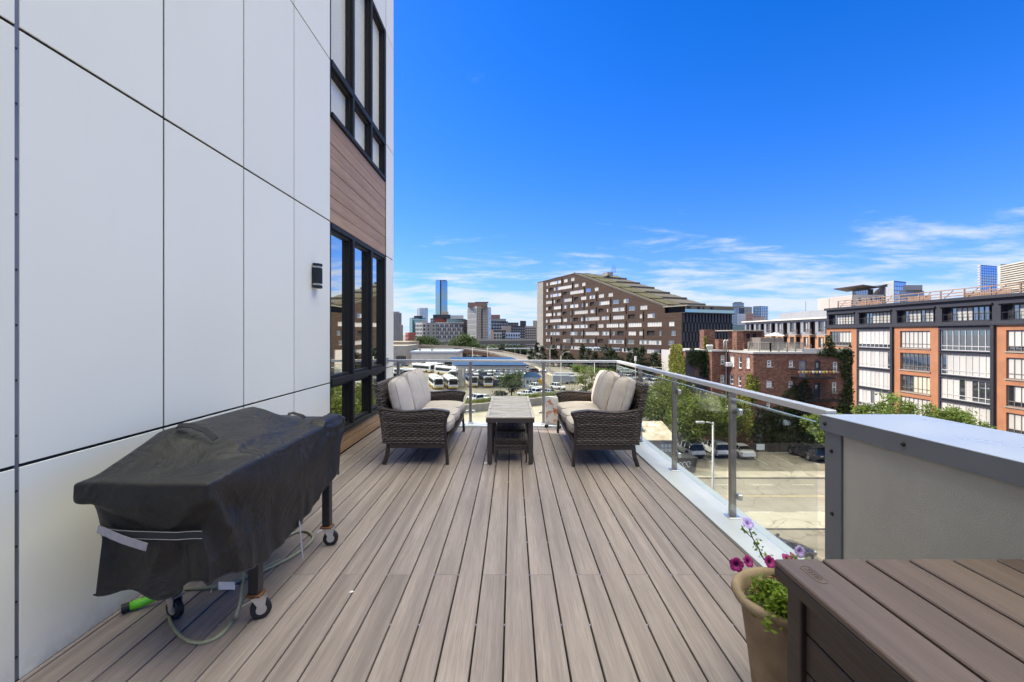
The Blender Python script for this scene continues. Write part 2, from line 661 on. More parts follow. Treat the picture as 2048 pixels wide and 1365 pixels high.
# ---------------------------------------------------------------- the building beside the terrace
WX = -2.148                                    # face of the white panels
YJ = [-2.2, -1.36, -.53, .30, 1.135, 1.974, 2.804, 3.638, 4.476, 5.355]
ZJ = [-.98, .927, 2.832, 4.737, 6.642, 8.547, 10.45]
WY0, WY1, CY1 = 5.36, 7.73, 8.213              # the window bay and the end of the wall

home = thing('apartment_building', 'white metal panel building with black framed windows along the wooden terrace', 'building', (-2.4, 8.2, GZ))
HO = (-2.4, 8.2, GZ)
mb = MB()
mb.box(-14, -2.36, -12, CY1 - .02, GZ, 10.4)
mb.box(-2.355, WX - .013, -12, WY0 - .005, GZ, 10.4)
mb.box(-2.355, WX - .013, WY1 + .01, CY1 - .02, GZ, 10.4)
mb.box(-2.19, 1.60, -12, 7.36, -3.2, -.28)
mb.box(-2.19, 1.60, -12, 7.36, GZ, -3.202)
mb.build('core_wall', DARK, home, off=HO)
mb = MB()
mb.box(1.605, 1.93, -12, 7.70, GZ, -.29)
mb.box(-14, 1.60, 7.38, 7.70, GZ, -.29)
mb.build('lower_facade', mat('lower_facade_grey', (.3, .3, .31), .6), home, off=HO)

g = .0075


def panel(y0, y1, z0, z1, x=WX):
    m_ = MB()
    m_.box(x - .009, x, y0, y1, z0, z1, .0015)
    m_.build('wall_panel', PANEL, home, off=HO)


for i in range(len(YJ) - 1):
    ga = .010 if abs(YJ[i] - 1.974) < .01 else g
    gb = .010 if abs(YJ[i + 1] - 1.974) < .01 else g
    for j in range(len(ZJ) - 1):
        if ZJ[j + 1] < .9 or YJ[i + 1] < .25 and ZJ[j] > 3:
            continue
        z0 = max(ZJ[j], -.004)
        panel(YJ[i] + ga, YJ[i + 1] - (gb if i < len(YJ) - 2 else .002), z0 + (g if z0 > 0 else 0), ZJ[j + 1] - g)
for j in range(len(ZJ) - 1):
    if ZJ[j + 1] < .9:
        continue
    panel(WY1 + .012, CY1, max(ZJ[j], -.3) + g, ZJ[j + 1] - g)
for z0, z1 in ((6.655, 8.54), (8.553, 10.44)):     # panels above the upper window
    panel(WY0 + g, WY1 - .02, z0, z1)
mb = MB()                                        # return of the corner, facing away
mb.box(-2.6, WX - .031, CY1 - .018, CY1 - .002, -.3, 10.44)
mb.build('corner_return', PANEL, home, off=HO)
mb = MB()                                        # metal channel with screws in the wide joint
mb.box(WX - .0115, WX - .004, 1.9655, 1.9825, -.002, 10.4)
ch = mb.build('joint_channel', CHANNEL, home, off=HO)
mb = MB()
z = .1
while z < 4:
    mb.cyl((WX - .005, 1.972, z), (WX - .0015, 1.972, z), .0045, 8)
    z += .24
mb.build('screw_row', FRAME, ch, kind='stuff', off=HO)

# wooden siding between and under the windows
for z0, z1, n in ((2.836, 4.085, 8), (.002, .245, 2)):
    h = (z1 - z0) / n
    for k in range(n):
        m_ = MB()
        m_.box(WX - .040, WX - .012 - (.003 if k % 2 else .0), WY0 + .004, WY1 - .004, z0 + k * h + .003, z0 + (k + 1) * h - .003, .003)
        m_.build('siding_board', SIDING, home, off=HO)
mb = MB()
mb.box(-2.30, WX - .045, WY0, WY1, -.29, .246)
mb.box(-2.30, WX - .045, WY0, WY1, 2.834, 4.086)
mb.box(-2.34, -2.31, WY0, WY1, -.29, 10.4)
mb.build('siding_backing', DARK, home, off=HO)


def terrace_window(z0, z1, zt, pane, pale_sheet):
    w = MB()
    xf, xb = WX + .002, WX - .115
    fw = .055
    w.box(xb, xf - .012, WY0 + .002, WY0 + fw, z0, z1, .003)
    w.box(xb, xf, WY1 - fw - .03, WY1 - .002, z0, z1, .003)
    w.box(xb, xf - .004, WY0 + fw + .001, WY1 - fw - .031, z1 - fw, z1 - .001, .003)
    w.box(xb, xf + .012, WY0 + fw + .001, WY1 - fw - .031, z0 + .001, z0 + fw, .003)
    fr = w.build('window', FRAME, home, off=HO)
    ys = [WY0 + fw, 6.15, 6.94, WY1 - fw - .03]
    for y in ys[1:3]:
        q = MB()
        q.box(xb, xf + .004, y - .036, y + .036, z0 + fw + .001, z1 - fw - .001, .003)
        q.build('mullion', FRAME, fr, off=HO)
    for a in range(3):
        ya, yb = ys[a] + (.037 if a else .001), ys[a + 1] - (.037 if a < 2 else .001)
        q = MB()
        q.box(xb, xf + .003, ya, yb, zt - .04, zt + .04, .003)
        q.build('transom', FRAME, fr, off=HO)
        for za, zb in ((z0 + fw, zt - .041), (zt + .041, z1 - fw)):
            s = MB()                                       # sash: inner frame with its own depth
            s.box(xb + .01, xf - .035, ya, ya + .025, za + .001, zb - .001, .002)
            s.box(xb + .01, xf - .035, yb - .032, yb, za + .001, zb - .001, .002)
            s.box(xb + .01, xf - .035, ya + .026, yb - .033, zb - .035, zb - .001, .002)
            s.box(xb + .01, xf - .035, ya + .026, yb - .033, za + .001, za + .035, .002)
            s.build('sash', FRAME, fr, off=HO)
            p = MB()
            p.box(WX - .078, WX - .070, ya + .01, yb - .012, za + .012, zb - .012)
            p.build('pane', pane, fr, off=HO)
            if pale_sheet:  # added pale sheet behind the pane imitates a cloudy reflection
                p = MB()
                p.box(WX - .094, WX - .088, ya - .02, yb + .02, za, zb)
                p.build('reflection_sheet', CLOUDREFL, fr, off=HO)


terrace_window(.25, 2.826, .925, PANE_LOW, False)
terrace_window(4.092, 6.648, 4.735, PANE_UP, True)

# wall lamp
sc = thing('wall_lamp', 'black half round outdoor lamp fixed to the white panels beside the lower window', 'wall lamp', (WX, 4.93, 2.0))
mb = MB()
mb.box(0, .03, -.058, .058, .045, .215, .004)
mb.build('mounting_plate', SCONCE, sc)


def halfround(mb, r, z0, z1, x0=.012, n=20):
    ring = lambda z: [(x0 + r * math.cos(-math.pi / 2 + math.pi * k / n), r * .98 * math.sin(-math.pi / 2 + math.pi * k / n), z) for k in range(n + 1)]
    mb.prism(ring(z0), ring(z1))


for nm, r, z0, z1, m_ in (('lamp_body', .072, .05, .215, SCONCE), ('top_cap', .072, .237, .262, SCONCE), ('bottom_cap', .072, .0, .028, SCONCE),
                          ('glass_band', .060, .216, .236, SCONCEGL), ('glass_band', .060, .029, .049, SCONCEGL)):
    mb = MB()
    halfround(mb, r, z0, z1)
    mb.build(nm, m_, sc, smooth=30)

# ---------------------------------------------------------------- deck
deck = thing('deck', 'long grey brown composite boards with dark gaps running away along the terrace', 'deck', (0, 4, 0), kind='structure')
DX, DW = -.042, .148
CXI = lambda y: 1.583 + .014 * (4.5 - y)          # inner edge of the parapet coping
jmin = math.floor((WX - DX) / DW)
for j in range(jmin, 12):
    xa, xb = DX + j * DW + .0042, DX + (j + 1) * DW - .0042
    if xa < WX + .004:
        xa = WX + .004
    if xb - xa < .02:
        continue
    cuts = [.3, 2.838 if j % 2 else 5.66, 7.33]
    for ya, yb in zip(cuts, cuts[1:]):
        poly = [(xa, ya + .0012), (xb, ya + .0012), (xb, yb - .0012), (xa, yb - .0012)]
        poly = clip(poly, 1, .014, 1.583 + .014 * 4.5 - .008)
        if len(poly) < 3:
            continue
        cxm, cym = sum(p[0] for p in poly) / len(poly), sum(p[1] for p in poly) / len(poly)
        ins = [(p[0] + (.0025 if p[0] < cxm else -.0025), p[1]) for p in poly]
        m_ = MB()
        k = len(poly)
        n0 = 0
        m_.v = [(*p, -.025) for p in poly] + [(*p, -.003) for p in poly] + [(*p, 0) for p in ins]
        for a in range(k):
            b = (a + 1) % k
            m_.f += [(a, b, k + b, k + a), (k + a, k + b, 2 * k + b, 2 * k + a)]
        m_.f += [tuple(range(2 * k, 3 * k)), tuple(range(k - 1, -1, -1))]
        m_.m = [0] * len(m_.f)
        m_.build('deck_board', DECK, deck, off=(0, 4, 0))
mb = MB()
mb.box(WX + .01, 1.60, .2, 7.34, -.2, -.06)
mb.build('deck_underlay', DARK, deck, off=(0, 4, 0))
mb = MB()
for y in (1.45, 1.96, 2.36, 2.85, 3.3, 3.75, 4.2, 4.65, 5.1, 5.55, 6.0, 6.45, 6.9):      # hidden clips glinting in the gaps
    for j in range(jmin + 1, 11):
        if (j * 7 + int(y * 10)) % 3:
            mb.box(DX + j * DW - .003, DX + j * DW + .003, y - .006, y + .006, -.012, -.006)
mb.build('deck_clip', CLAMP, deck, kind='stuff', off=(0, 4, 0))

# coping of the parapet round the terrace
cop = thing('parapet_coping', 'pale grey metal coping along the edge of the deck under the glass railing', 'coping', (1.75, 4.5, 0))
CO = (1.75, 4.5, 0)


def coping(name, a, b, o0, o1, z0, z1, zo=None):
    m_ = MB()
    zo = z1 if zo is None else zo
    xi = lambda y, o: CXI(y) + o
    m_.prism([(xi(a, o0), a, z0), (xi(a, o1), a, z0), (xi(b, o1), b, z0), (xi(b, o0), b, z0)],
             [(xi(a, o0), a, z1), (xi(a, o1), a, zo), (xi(b, o1), b, zo), (xi(b, o0), b, z1)])
    m_.build(name, COPING, cop, off=CO)


cuts = [.2, 2.6, 5.18, 7.36]
for a, b in zip(cuts, cuts[1:]):
    coping('coping_sheet', a + .002, b - .002, 0, .245, -.27, .012)
    coping('coping_drip', a + .002, b - .002, .247, .365, -.27, .010, -.008)
for a, b in ((WX + .004, -.2), (-.196, CXI(7.36) + .365)):
    m_ = MB()
    m_.prism([(a, 7.363, -.27), (b, 7.363, -.27), (b, 7.74, -.27), (a, 7.74 + (.25 if a < -2 else 0), -.27)],
             [(a, 7.363, .012), (b, 7.363, .012), (b, 7.74, -.004), (a, 7.74 + (.25 if a < -2 else 0), -.004)])
    m_.build('coping_sheet', COPING, cop, off=CO)

# ---------------------------------------------------------------- glass railing
rail = thing('glass_railing', 'glass panel railing with brown steel posts and a pale square top rail', 'railing', (1.75, 7.5, 0))
RO = (1.75, 7.5, 0)
PX = lambda y: 1.757 + .014 * (6.26 - y)


def rail_post(x, y, along):
    w = MB()
    w.box(x - .024, x + .024, y - .024, y + .024, .022, 1.028, .006)
    p = w.build('post', STEEL, rail, smooth=35, off=RO)
    w = MB()
    w.box(x - .05, x + .05, y - .05, y + .05, .011, .021, .003)
    w.build('base_plate', CLAMP, p, off=RO)
    for z in (.19, .875):
        for s in (-1, 1):
            w = MB()
            if along == 'y':
                w.box(x + .012, x + .052, y + s * .026, y + s * .075, z - .026, z + .026, .008)
            else:
                w.box(x + s * .026, x + s * .075, y + .012, y + .052, z - .026, z + .026, .008)
            w.build('glass_clamp', CLAMP, p, off=RO)


RY = [2.44, 3.71, 4.99, 6.26, 7.5]
FXs = [(-2.07, 7.79), (-.709, 7.69), (.519, 7.60)]
for y in RY[:-1]:
    if y > 2.6:
        rail_post(PX(y), y, 'y')
corner = (PX(7.5), 7.5)
rail_post(*corner, 'y')
for x, y in ((-1.955, 7.785), *FXs[1:]):
    rail_post(x, y, 'x')


def pane(p, q, off):
    p, q = Vector((*p, 0)), Vector((*q, 0))
    d = (q - p).normalized()
    s = Vector((d.y, -d.x, 0)) * off
    w = MB()
    m_ = (p + q) / 2 + s
    w.obox((m_.x, m_.y, .535), d, (d.y, -d.x, 0), (0, 0, 1), (q - p).length / 2 - .04, .006, .45)
    w.build('glass_pane', GLASS, rail, off=RO)
    w = MB()
    w.obox((m_.x, m_.y, .9875), d, (d.y, -d.x, 0), (0, 0, 1), (q - p).length / 2 - .04, .006, .002)
    w.build('glass_edge', GLASSEDGE, rail, off=RO)


ys = [2.62] + RY[1:]
for a, b in zip(ys, ys[1:]):
    pane((PX(a), a), (PX(b), b), -.03)
fx = [(-2.11, 7.795), *FXs[1:], corner]
for a, b in zip(fx, fx[1:]):
    pane(a, b, -.03)
mb = MB()
mb.bar((PX(2.58), 2.58, 1.05), (PX(7.53), 7.53, 1.05), .062, .040, .004)
mb.build('top_rail', RAIL, rail, off=RO)
mb = MB()
mb.bar((WX + .02, 7.80, 1.05), (PX(7.5) - .033, 7.505, 1.05), .062, .040, .004)
mb.build('top_rail', RAIL, rail, off=RO)
mb = MB()
mb.box(WX + .001, WX + .019, 7.75, 7.85, 1.0, 1.1, .003)
mb.build('wall_flange', CLAMP, rail, off=RO)

# ---------------------------------------------------------------- wicker sofas


def wicker(mb, P, lu, lv, pitch=.0205, stake=.036, amp=.0065, th=.011, seed=0):
    """Woven strands on a surface: P(u, v) -> (point, normal); rows run along u, weaving in and out of stakes."""
    rows = max(1, int(round(lv / pitch)))
    cols = max(2, int(round(lu / stake * 4)))
    rg = random.Random(seed)
    for i in range(rows):
        v0 = (i + .5) * lv / rows
        h = lv / rows * (.37 + rg.uniform(-.04, .04))
        L = []
        for dv, dd in ((-h, 0), (-h * .45, th * .5), (h * .45, th * .5), (h, 0)):
            row = []
            for j in range(cols + 1):
                u = j * lu / cols
                d = amp * math.cos(math.pi * u / stake + math.pi * i) + dd + rg.uniform(-.0006, .0006)
                p, n = P(u, min(max(v0 + dv, 0), lv))
                row.append(tuple(Vector(p) + Vector(n) * d))
            L.append(row)
        mb.grid(L)


def interp(pts, t):
    """Smooth polyline lookup: pts = [(t, a, b), ...]."""
    for p, q in zip(pts, pts[1:]):
        if t <= q[0]:
            k = (t - p[0]) / (q[0] - p[0])
            k = k * k * (3 - 2 * k) * .5 + k * .5
            return tuple(p[i] + (q[i] - p[i]) * k for i in range(1, len(p)))
    return pts[-1][1:]


ARMTOP = [(-.80, .648), (-.68, .628), (-.50, .606), (-.36, .616), (-.18, .632), (-.06, .618), (.004, .604)]
FRONT = [(.20, -.030), (.33, -.040), (.45, -.046), (.54, -.030), (.605, .004)]


def puff(c, ax, ay, az, sx, sy, sz, seed, n=16, soft=.42):
    """A stuffed cushion: returns f(x, y, z) mapping the unit cube's surface to the cushion's surface."""
    rg = random.Random(seed)
    ph = [rg.uniform(0, 6.28) for _ in range(8)]
    c, ax, ay, az = Vector(c), Vector(ax), Vector(ay), Vector(az)

    def f(x, y, z):
        x2 = x * math.sqrt(1 - .16 * y * y)
        y2 = y * math.sqrt(1 - .16 * x * x)
        h = (1 - soft) + soft * (1 - x ** 4) * (1 - y ** 4)
        h += .03 * math.sin(2.6 * x + ph[0]) * math.cos(2.2 * y + ph[1]) + .012 * math.sin(9 * x + 5 * y + ph[2])
        edge = max(abs(x), abs(y)) ** 6
        wr = edge * .022 * (math.sin(13 * x + ph[3]) + math.sin(15 * y + ph[4]))
        bul = 1 + .045 * (1 - z * z) + wr * .4
        return tuple(c + ax * (x2 * sx * bul) + ay * (y2 * sy * bul) + az * (z * sz * (h + wr)))
    return f


def cushion(parent, name, f, n=16):
    m_ = MB()
    lin = [-1 + 2 * i / n for i in range(n + 1)]
    ln = [-1, -.5, 0, .5, 1]
    m_.grid([[f(a, b, 1) for a in lin] for b in lin])
    m_.grid([[f(a, b, -1) for b in lin] for a in lin])
    for s in (-1, 1):
        m_.grid([[f(s, b, z) for b in lin[::s]] for z in ln])
        m_.grid([[f(a, s, z) for a in lin[::-s]] for z in ln])
    o = m_.build(name, FABRIC, parent, smooth=True)
    me = o.data
    import bmesh
    bm = bmesh.new()
    bm.from_mesh(me)
    bmesh.ops.remove_doubles(bm, verts=bm.verts, dist=.0005)
    bmesh.ops.recalc_face_normals(bm, faces=bm.faces)
    bm.to_mesh(me)
    bm.free()
    p_ = MB()
    for z in (-.97, .97):
        loop = [f(a, -1, z) for a in lin[:-1]] + [f(1, b, z) for b in lin[:-1]] + [f(a, 1, z) for a in lin[:0:-1]] + [f(-1, b, z) for b in lin[:0:-1]]
        p_.tube(loop + [loop[0]], .0048, 6, False)
    p_.build('piping', PIPING, o, smooth=True)
    return o


def make_sofa(loc, rz, label):
    t = thing('wicker_sofa', label, 'sofa', loc, rz, 'wicker sofas facing each other across the tables')
    HW = .905
    # arms: woven panel inside and outside, metal cap, legs
    for s in (-1, 1):
        yo, yi = s * HW, s * (HW - .055)
        for y, nn, sd in ((yo, s, 1), (yi, -s, 2)):
            def P(u, v, y=y, nn=nn):
                x = -.76 + u
                z = .245 + v * (interp(ARMTOP, x)[0] - .012 - .245) / .37
                xf = interp(FRONT, min(max(z, .2), .6))[0]
                x = -.76 + (u / .74) * (xf + .76 - .012)
                return (x, y, z), (0, nn, 0)
            m_ = MB()
            wicker(m_, P, .74, .37, seed=sd + s)
            m_.build('arm_weave', WICK, t, kind='stuff', smooth=True)
        m_ = MB()
        out = [(-.76, .245)] + [(x, z - .01) for x, z in ARMTOP] + [(interp(FRONT, z)[0] - .014, z) for z in (.59, .5, .4, .3, .245)]
        m_.prism([(x, s * (HW - .010), z) for x, z in out], [(x, s * (HW - .045), z) for x, z in out])
        m_.build('arm_core', WICKBACK, t)
        m_ = MB()
        for (xa, za), (xb, zb) in zip(ARMTOP, ARMTOP[1:]):
            m_.bar((xa - .003, s * (HW - .027), za), (xb + .003, s * (HW - .027), zb), .074, .024, .006)
        m_.build('armrest_cap', SOFAFRAME, t, smooth=30)
        m_ = MB()
        fl = [(-.014, .0), (-.020, .12), (-.030, .22)] + [(x, z) for z, x in FRONT[1:]]
        for (xa, za), (xb, zb) in zip(fl, fl[1:]):
            m_.bar((xa, s * (HW - .022), za - .004), (xb, s * (HW - .022), zb + .004), .036, .036, .005, up=(1, 0, 0))
        m_.build('leg', SOFAFRAME, t, smooth=30)
        m_ = MB()
        for a, b in (((-.745, .0), (-.705, .12)), ((-.708, .116), (-.690, .26))):
            m_.bar((a[0], s * (HW - .022), a[1]), (b[0], s * (HW - .022), b[1]), .036, .044, .005, up=(1, 0, 0))
        m_.build('leg', SOFAFRAME, t, smooth=30)
        m_ = MB()
        m_.bar((-.715, s * (HW - .022), .216), (-.045, s * (HW - .022), .216), .036, .050, .004)
        m_.build('side_rail', SOFAFRAME, t)
    m_ = MB()
    m_.bar((-.032, -HW + .045, .222), (-.032, HW - .045, .222), .030, .038, .004)
    m_.bar((-.70, -HW + .045, .222), (-.70, HW - .045, .222), .030, .038, .004)
    m_.build('seat_rail', SOFAFRAME, t)
    m_ = MB()                                             # woven apron below the seat, strands standing upright
    wicker(m_, lambda u, v: ((-.034 + .03 * (u / .1), -HW + .05 + v, .242 + u), (1, 0, -.2)), .095, 2 * HW - .1, pitch=.021, stake=.034, amp=.006, th=.011, seed=9)
    m_.build('apron_weave', WICK, t, kind='stuff', smooth=True)
    m_ = MB()
    m_.box(-.66, -.046, -HW + .06, HW - .06, .25, .325)
    m_.build('seat_base', WICKBACK, t)
    # backrest: one woven skin up the front, over the rolled top and down the back
    prof = [(-.655, .30), (-.70, .48), (-.745, .68), (-.785, .855), (-.797, .905), (-.818, .930), (-.845, .930), (-.862, .905), (-.850, .84), (-.80, .60), (-.755, .40), (-.735, .26)]
    L = [0]
    for a, b in zip(prof, prof[1:]):
        L.append(L[-1] + math.dist(a, b))

    def PB(u, v):
        for i in range(len(prof) - 1):
            if v <= L[i + 1] + 1e-9:
                k = (v - L[i]) / (L[i + 1] - L[i])
                break
        a, b = prof[i], prof[i + 1]
        d = Vector((b[0] - a[0], 0, b[1] - a[1])).normalized()
        return (a[0] + (b[0] - a[0]) * k, -HW + .006 + u, a[1] + (b[1] - a[1]) * k), (d.z, 0, -d.x)
    m_ = MB()
    wicker(m_, PB, 2 * HW - .012, L[-1], pitch=.0205, seed=5)
    m_.build('backrest_weave', WICK, t, kind='stuff', smooth=True)
    m_ = MB()
    inn = [(x + (-.008 if i < 5 else .008 if i > 6 else 0), z - (.008 if 3 < i < 8 else 0)) for i, (x, z) in enumerate(prof)]
    m_.prism([(x, -HW + .004, z) for x, z in inn], [(x, HW - .004, z) for x, z in inn])
    m_.build('backrest_core', WICKBACK, t)
    for s in (-1, 1):                                       # woven ends of the backrest
        m_ = MB()

        def PE(u, v, s=s):
            k = v / .66
            z = .27 + v
            xf = -.655 - (.797 - .655) * k
            xb = -.737 - (.862 - .737) * k
            return (xf + (xb - xf) * u / .09, s * (HW + .001), z), (0, s, 0)
        wicker(m_, PE, .09, .66, pitch=.018, stake=.03, seed=11)
        m_.build('backrest_end', WICK, t, kind='stuff', smooth=True)
    w3 = (HW - .06) * 2 / 3
    for k in (-1, 0, 1):
        y = k * w3
        cushion(t, 'seat_cushion', puff((-.315, y, .418), (1, 0, 0), (0, 1, 0), (0, 0, 1), .325, w3 / 2 * .975, .088, 20 + k, soft=.42))
        lean = R(16 + 2.0 * k)
        az = Vector((math.cos(lean), 0, math.sin(lean)))
        au = Vector((-math.sin(lean), 0, math.cos(lean)))
        zc = .715 + (.012 if k == 0 else 0) + .008 * k
        roll = R((2.5, -3.0, 3.5)[k + 1])
        ay_ = Vector((0, 1, 0))
        ay_, au = ay_ * math.cos(roll) + au * math.sin(roll), au * math.cos(roll) - ay_ * math.sin(roll)
        cushion(t, 'back_cushion', puff((-.625 + (.008, .022, 0)[k + 1], y + .01 * k, zc), ay_, au, az, w3 / 2 * .95, .265, .100, 40 + k, soft=.60))
    return t


sofa = make_sofa((-.735, 6.125, 0), 0, 'brown wicker sofa with beige cushions, its back to the black framed window')
copy_tree(sofa, (.676, 6.045, 0), math.pi, 'brown wicker sofa with beige cushions, its back to the long side railing')

# ---------------------------------------------------------------- three small tables in a row


def make_table(loc, label):
    t = thing('slatted_table', label, 'table', loc, 0, 'slatted patio tables between the sofas')
    W, D, H = .28, .283, .553
    m_ = MB()
    for s in (-1, 1):
        m_.box(s * (W - .035), s * W, -D, D, H - .016, H, .003)
        m_.box(-W + .036, W - .036, s * (D - .035), s * D, H - .016, H, .003)
    top = m_.build('tabletop', TABLETOP, t)
    slats = MB()
    q = .0285
    for sx in (-1, 1):
        for sy in (-1, 1):
            rect = [(0, 0), (sx * (W - .038), 0), (sx * (W - .038), sy * (D - .038)), (0, sy * (D - .038))]
            if sx * sy < 0:
                rect = rect[::-1]
            nx, ny = sx * .5, sy * .866
            for k in range(-16, 17):
                pol = clip(clip(rect, nx, -ny, (k + 1) * q - .0055), -nx, ny, -(k * q) - .0)
                if len(pol) > 2:
                    slats.prism([(x, y, H - .014) for x, y in pol], [(x, y, H - .002) for x, y in pol])
    slats.build('chevron_slats', CHEV, top, kind='stuff')
    m_ = MB()
    for s in (-1, 1):
        m_.box(s * (W - .002), s * (W - .022), -D + .002, D - .002, H - .068, H - .017, .003)
        m_.box(-W + .023, W - .023, s * (D - .002), s * (D - .022), H - .068, H - .017, .003)
    m_.build('apron', TABLEDARK, t)
    m_ = MB()
    m_.box(-W + .03, W - .03, -D + .03, D - .03, H - .03, H - .018)
    m_.build('tabletop_base', TABLEDARK, t)
    for sx in (-1, 1):
        for sy in (-1, 1):
            m_ = MB()
            x, y = sx * (W - .043), sy * (D - .045)
            m_.box(x - .027, x + .027, y - .027, y + .027, .012, H - .069, .004)
            l_ = m_.build('leg', TABLEDARK, t)
            m_ = MB()
            m_.cyl((x, y, 0), (x, y, .012), .013, 12)
            m_.build('foot', RUBBER, l_)
    return t


def make_stool(loc, label):
    """The low woven stool tucked under each table."""
    t = thing('wicker_footstool', label, 'footstool', loc, 0, 'woven footstools tucked under the patio tables')
    w, d, z0, z1 = .19, .20, .178, .268
    m_ = MB()
    for sx, sy in ((0, -1), (0, 1), (1, 0), (-1, 0)):
        if sy:
            wicker(m_, lambda u, v, s=sy: ((-w + u, s * d, z0 + v), (0, s, 0)), 2 * w, z1 - z0, pitch=.015, stake=.036, seed=3)
        else:
            wicker(m_, lambda u, v, s=sx: ((s * w, -d + u, z0 + v), (s, 0, 0)), 2 * d, z1 - z0, pitch=.015, stake=.036, seed=4)
    wicker(m_, lambda u, v: ((-w + u, -d + v, z1), (0, 0, 1)), 2 * w, 2 * d, pitch=.016, stake=.03, seed=6)
    m_.build('seat_weave', WICK, t, kind='stuff', smooth=True)
    m_ = MB()
    m_.box(-w + .008, w - .008, -d + .008, d - .008, z0, z1 - .006)
    m_.build('seat_core', WICKBACK, t)
    m_ = MB()
    m_.box(-w, w, -d, d, z0 - .034, z0 - .001, .004)
    m_.build('stool_frame', TABLEDARK, t)
    for sx in (-1, 1):
        for sy in (-1, 1):
            m_ = MB()
            m_.box(sx * w - .011 - sx * .011, sx * w + .011 - sx * .011, sy * d - .011 - sy * .011, sy * d + .011 - sy * .011, 0, z0 - .035, .002)
            m_.build('leg', TABLEDARK, t)
    return t


tabs = ('front slatted patio table of the row, its apron and legs in full view',
        'slatted brown patio table in the middle of the row between the sofas',
        'slatted brown patio table at the end of the row beside the glass railing')
stools = ('dark woven footstool under the frontmost table, its woven front in view',
          'dark woven footstool under the middle table of the row',
          'dark woven footstool under the table beside the railing')
tb = st_ = None
for k in range(3):
    lx, ly = -.026 - .004 * k, 5.49 + .605 * k
    if k == 0:
        tb, st_ = make_table((lx, ly, 0), tabs[0]), make_stool((lx + .01, ly + .03, 0), stools[0])
    else:
        copy_tree(tb, (lx, ly, 0), 0, tabs[k])
        copy_tree(st_, (lx + .01, ly + .03, 0), 0, stools[k])

mb = MB()
mb.lathe([(0, .004), (.026, .004), (.030, 0)], 20)
o = mb.build('white_disc', PAPER)
o.location = (-.305, 5.30, .001)
tag(o, 'small round white disc lying on the deck beside the front table leg', 'disc')
mb = MB()
mb.prism([(0, 0, .001), (.02, -.004, .001), (.03, .01, .001), (.012, .014, .001)], [(0, 0, .003), (.02, -.004, .004), (.03, .01, .003), (.012, .014, .006)])
o = mb.build('paper_scrap', PAPER)
o.location = (-.95, 2.64, 0)
tag(o, 'tiny white paper scrap lying on the deck boards beside the covered grill', 'paper scrap')

# poster board standing at the far railing
pb = thing('poster_board', 'white edged poster board with red and skin coloured picture behind the sofa arm', 'poster', (.62, 7.30, 0), R(-28))
mb = MB()
mb.box(-.10, .16, -.012, .012, .045, .50, .004)
mb.build('board', PAPER, pb)
m_, t_ = new_mat('poster_print')
nn_ = t_.noise(t_.coords('Object', (9, 9, 9)), 1.0, 3)
cc_ = t_.mix(t_.rng(nn_, .52, .58, 0, 1), (.85, .83, .80), (.72, .35, .22))
cc_ = t_.mix(t_.rng(nn_, .60, .66, 0, 1), cc_, (.45, .08, .06))
t_.out(t_.node('ShaderNodeBsdfPrincipled', {'Base Color': cc_, 'Roughness': .4}).outputs[0])
mb = MB()
mb.box(-.078, .14, -.0155, -.013, .08, .47)
mb.build('picture', m_, pb)
mb = MB()
for x in (-.08, .14):
    mb.box(x - .012, x + .012, -.05, .05, 0, .044)
mb.build('feet', FRAME, pb, kind='stuff')

# ---------------------------------------------------------------- ground and streets


def paving(name, col, dark=.55, patch=.35, crack=.5):
    """Worn paving: broad tone drift, square repair patches, oil stains, thin cracks."""
    m, t = new_mat(name)
    v = t.coords('World')
    n = t.noise(v, .35, 6, .62)
    c = t.mix(t.rng(n, .3, .7, 0, 1), tuple(x * .82 for x in col), tuple(min(1, x * 1.14) for x in col))
    lane = t.noise(t.coords('World', (.02, .9, 1)), 1.0, 4, .55)                          # wear along the traffic direction
    c = t.mix(t.rng(lane, .45, .7, 0, .35), c, tuple(x * .72 for x in col))
    pv = t.node('ShaderNodeTexVoronoi', {'Vector': t.coords('World', (.16, .3, 1)), 'Scale': 1.0}, distance='CHEBYCHEV').outputs['Color']
    pr = t.node('ShaderNodeSeparateColor', {0: pv}).outputs[0]
    c = t.mix(t.rng(pr, .74, .76, 0, patch), c, tuple(x * .62 for x in col))
    oil = t.noise(v, 1.4, 5, .7)
    c = t.mix(t.rng(oil, .60, .76, 0, dark), c, tuple(x * .35 for x in col))
    wob = t.node('ShaderNodeVectorMath', {0: v, 1: t.node('ShaderNodeTexNoise', {'Vector': v, 'Scale': .8, 'Detail': 4}).outputs['Color']}, operation='ADD').outputs[0]
    ck = t.node('ShaderNodeTexVoronoi', {'Vector': t.node('ShaderNodeMapping', {'Vector': wob, 'Scale': (.22, .22, .22)}).outputs[0], 'Scale': 1.0}, feature='DISTANCE_TO_EDGE').outputs['Distance']
    c = t.mix(t.rng(ck, .004, .012, crack, 0), c, tuple(x * .3 for x in col))
    t.out(t.node('ShaderNodeBsdfPrincipled', {'Base Color': c, 'Roughness': .92, 'Specular IOR Level': .2}).outputs[0])
    return m


def road_paint(name, col, under):
    m, t = new_mat(name)
    n = t.noise(t.coords('World'), 2.2, 6, .7)
    c = t.mix(t.rng(n, .42, .62, 0, .85), col, under)
    t.out(t.node('ShaderNodeBsdfPrincipled', {'Base Color': c, 'Roughness': .9, 'Specular IOR Level': .2}).outputs[0])
    return m


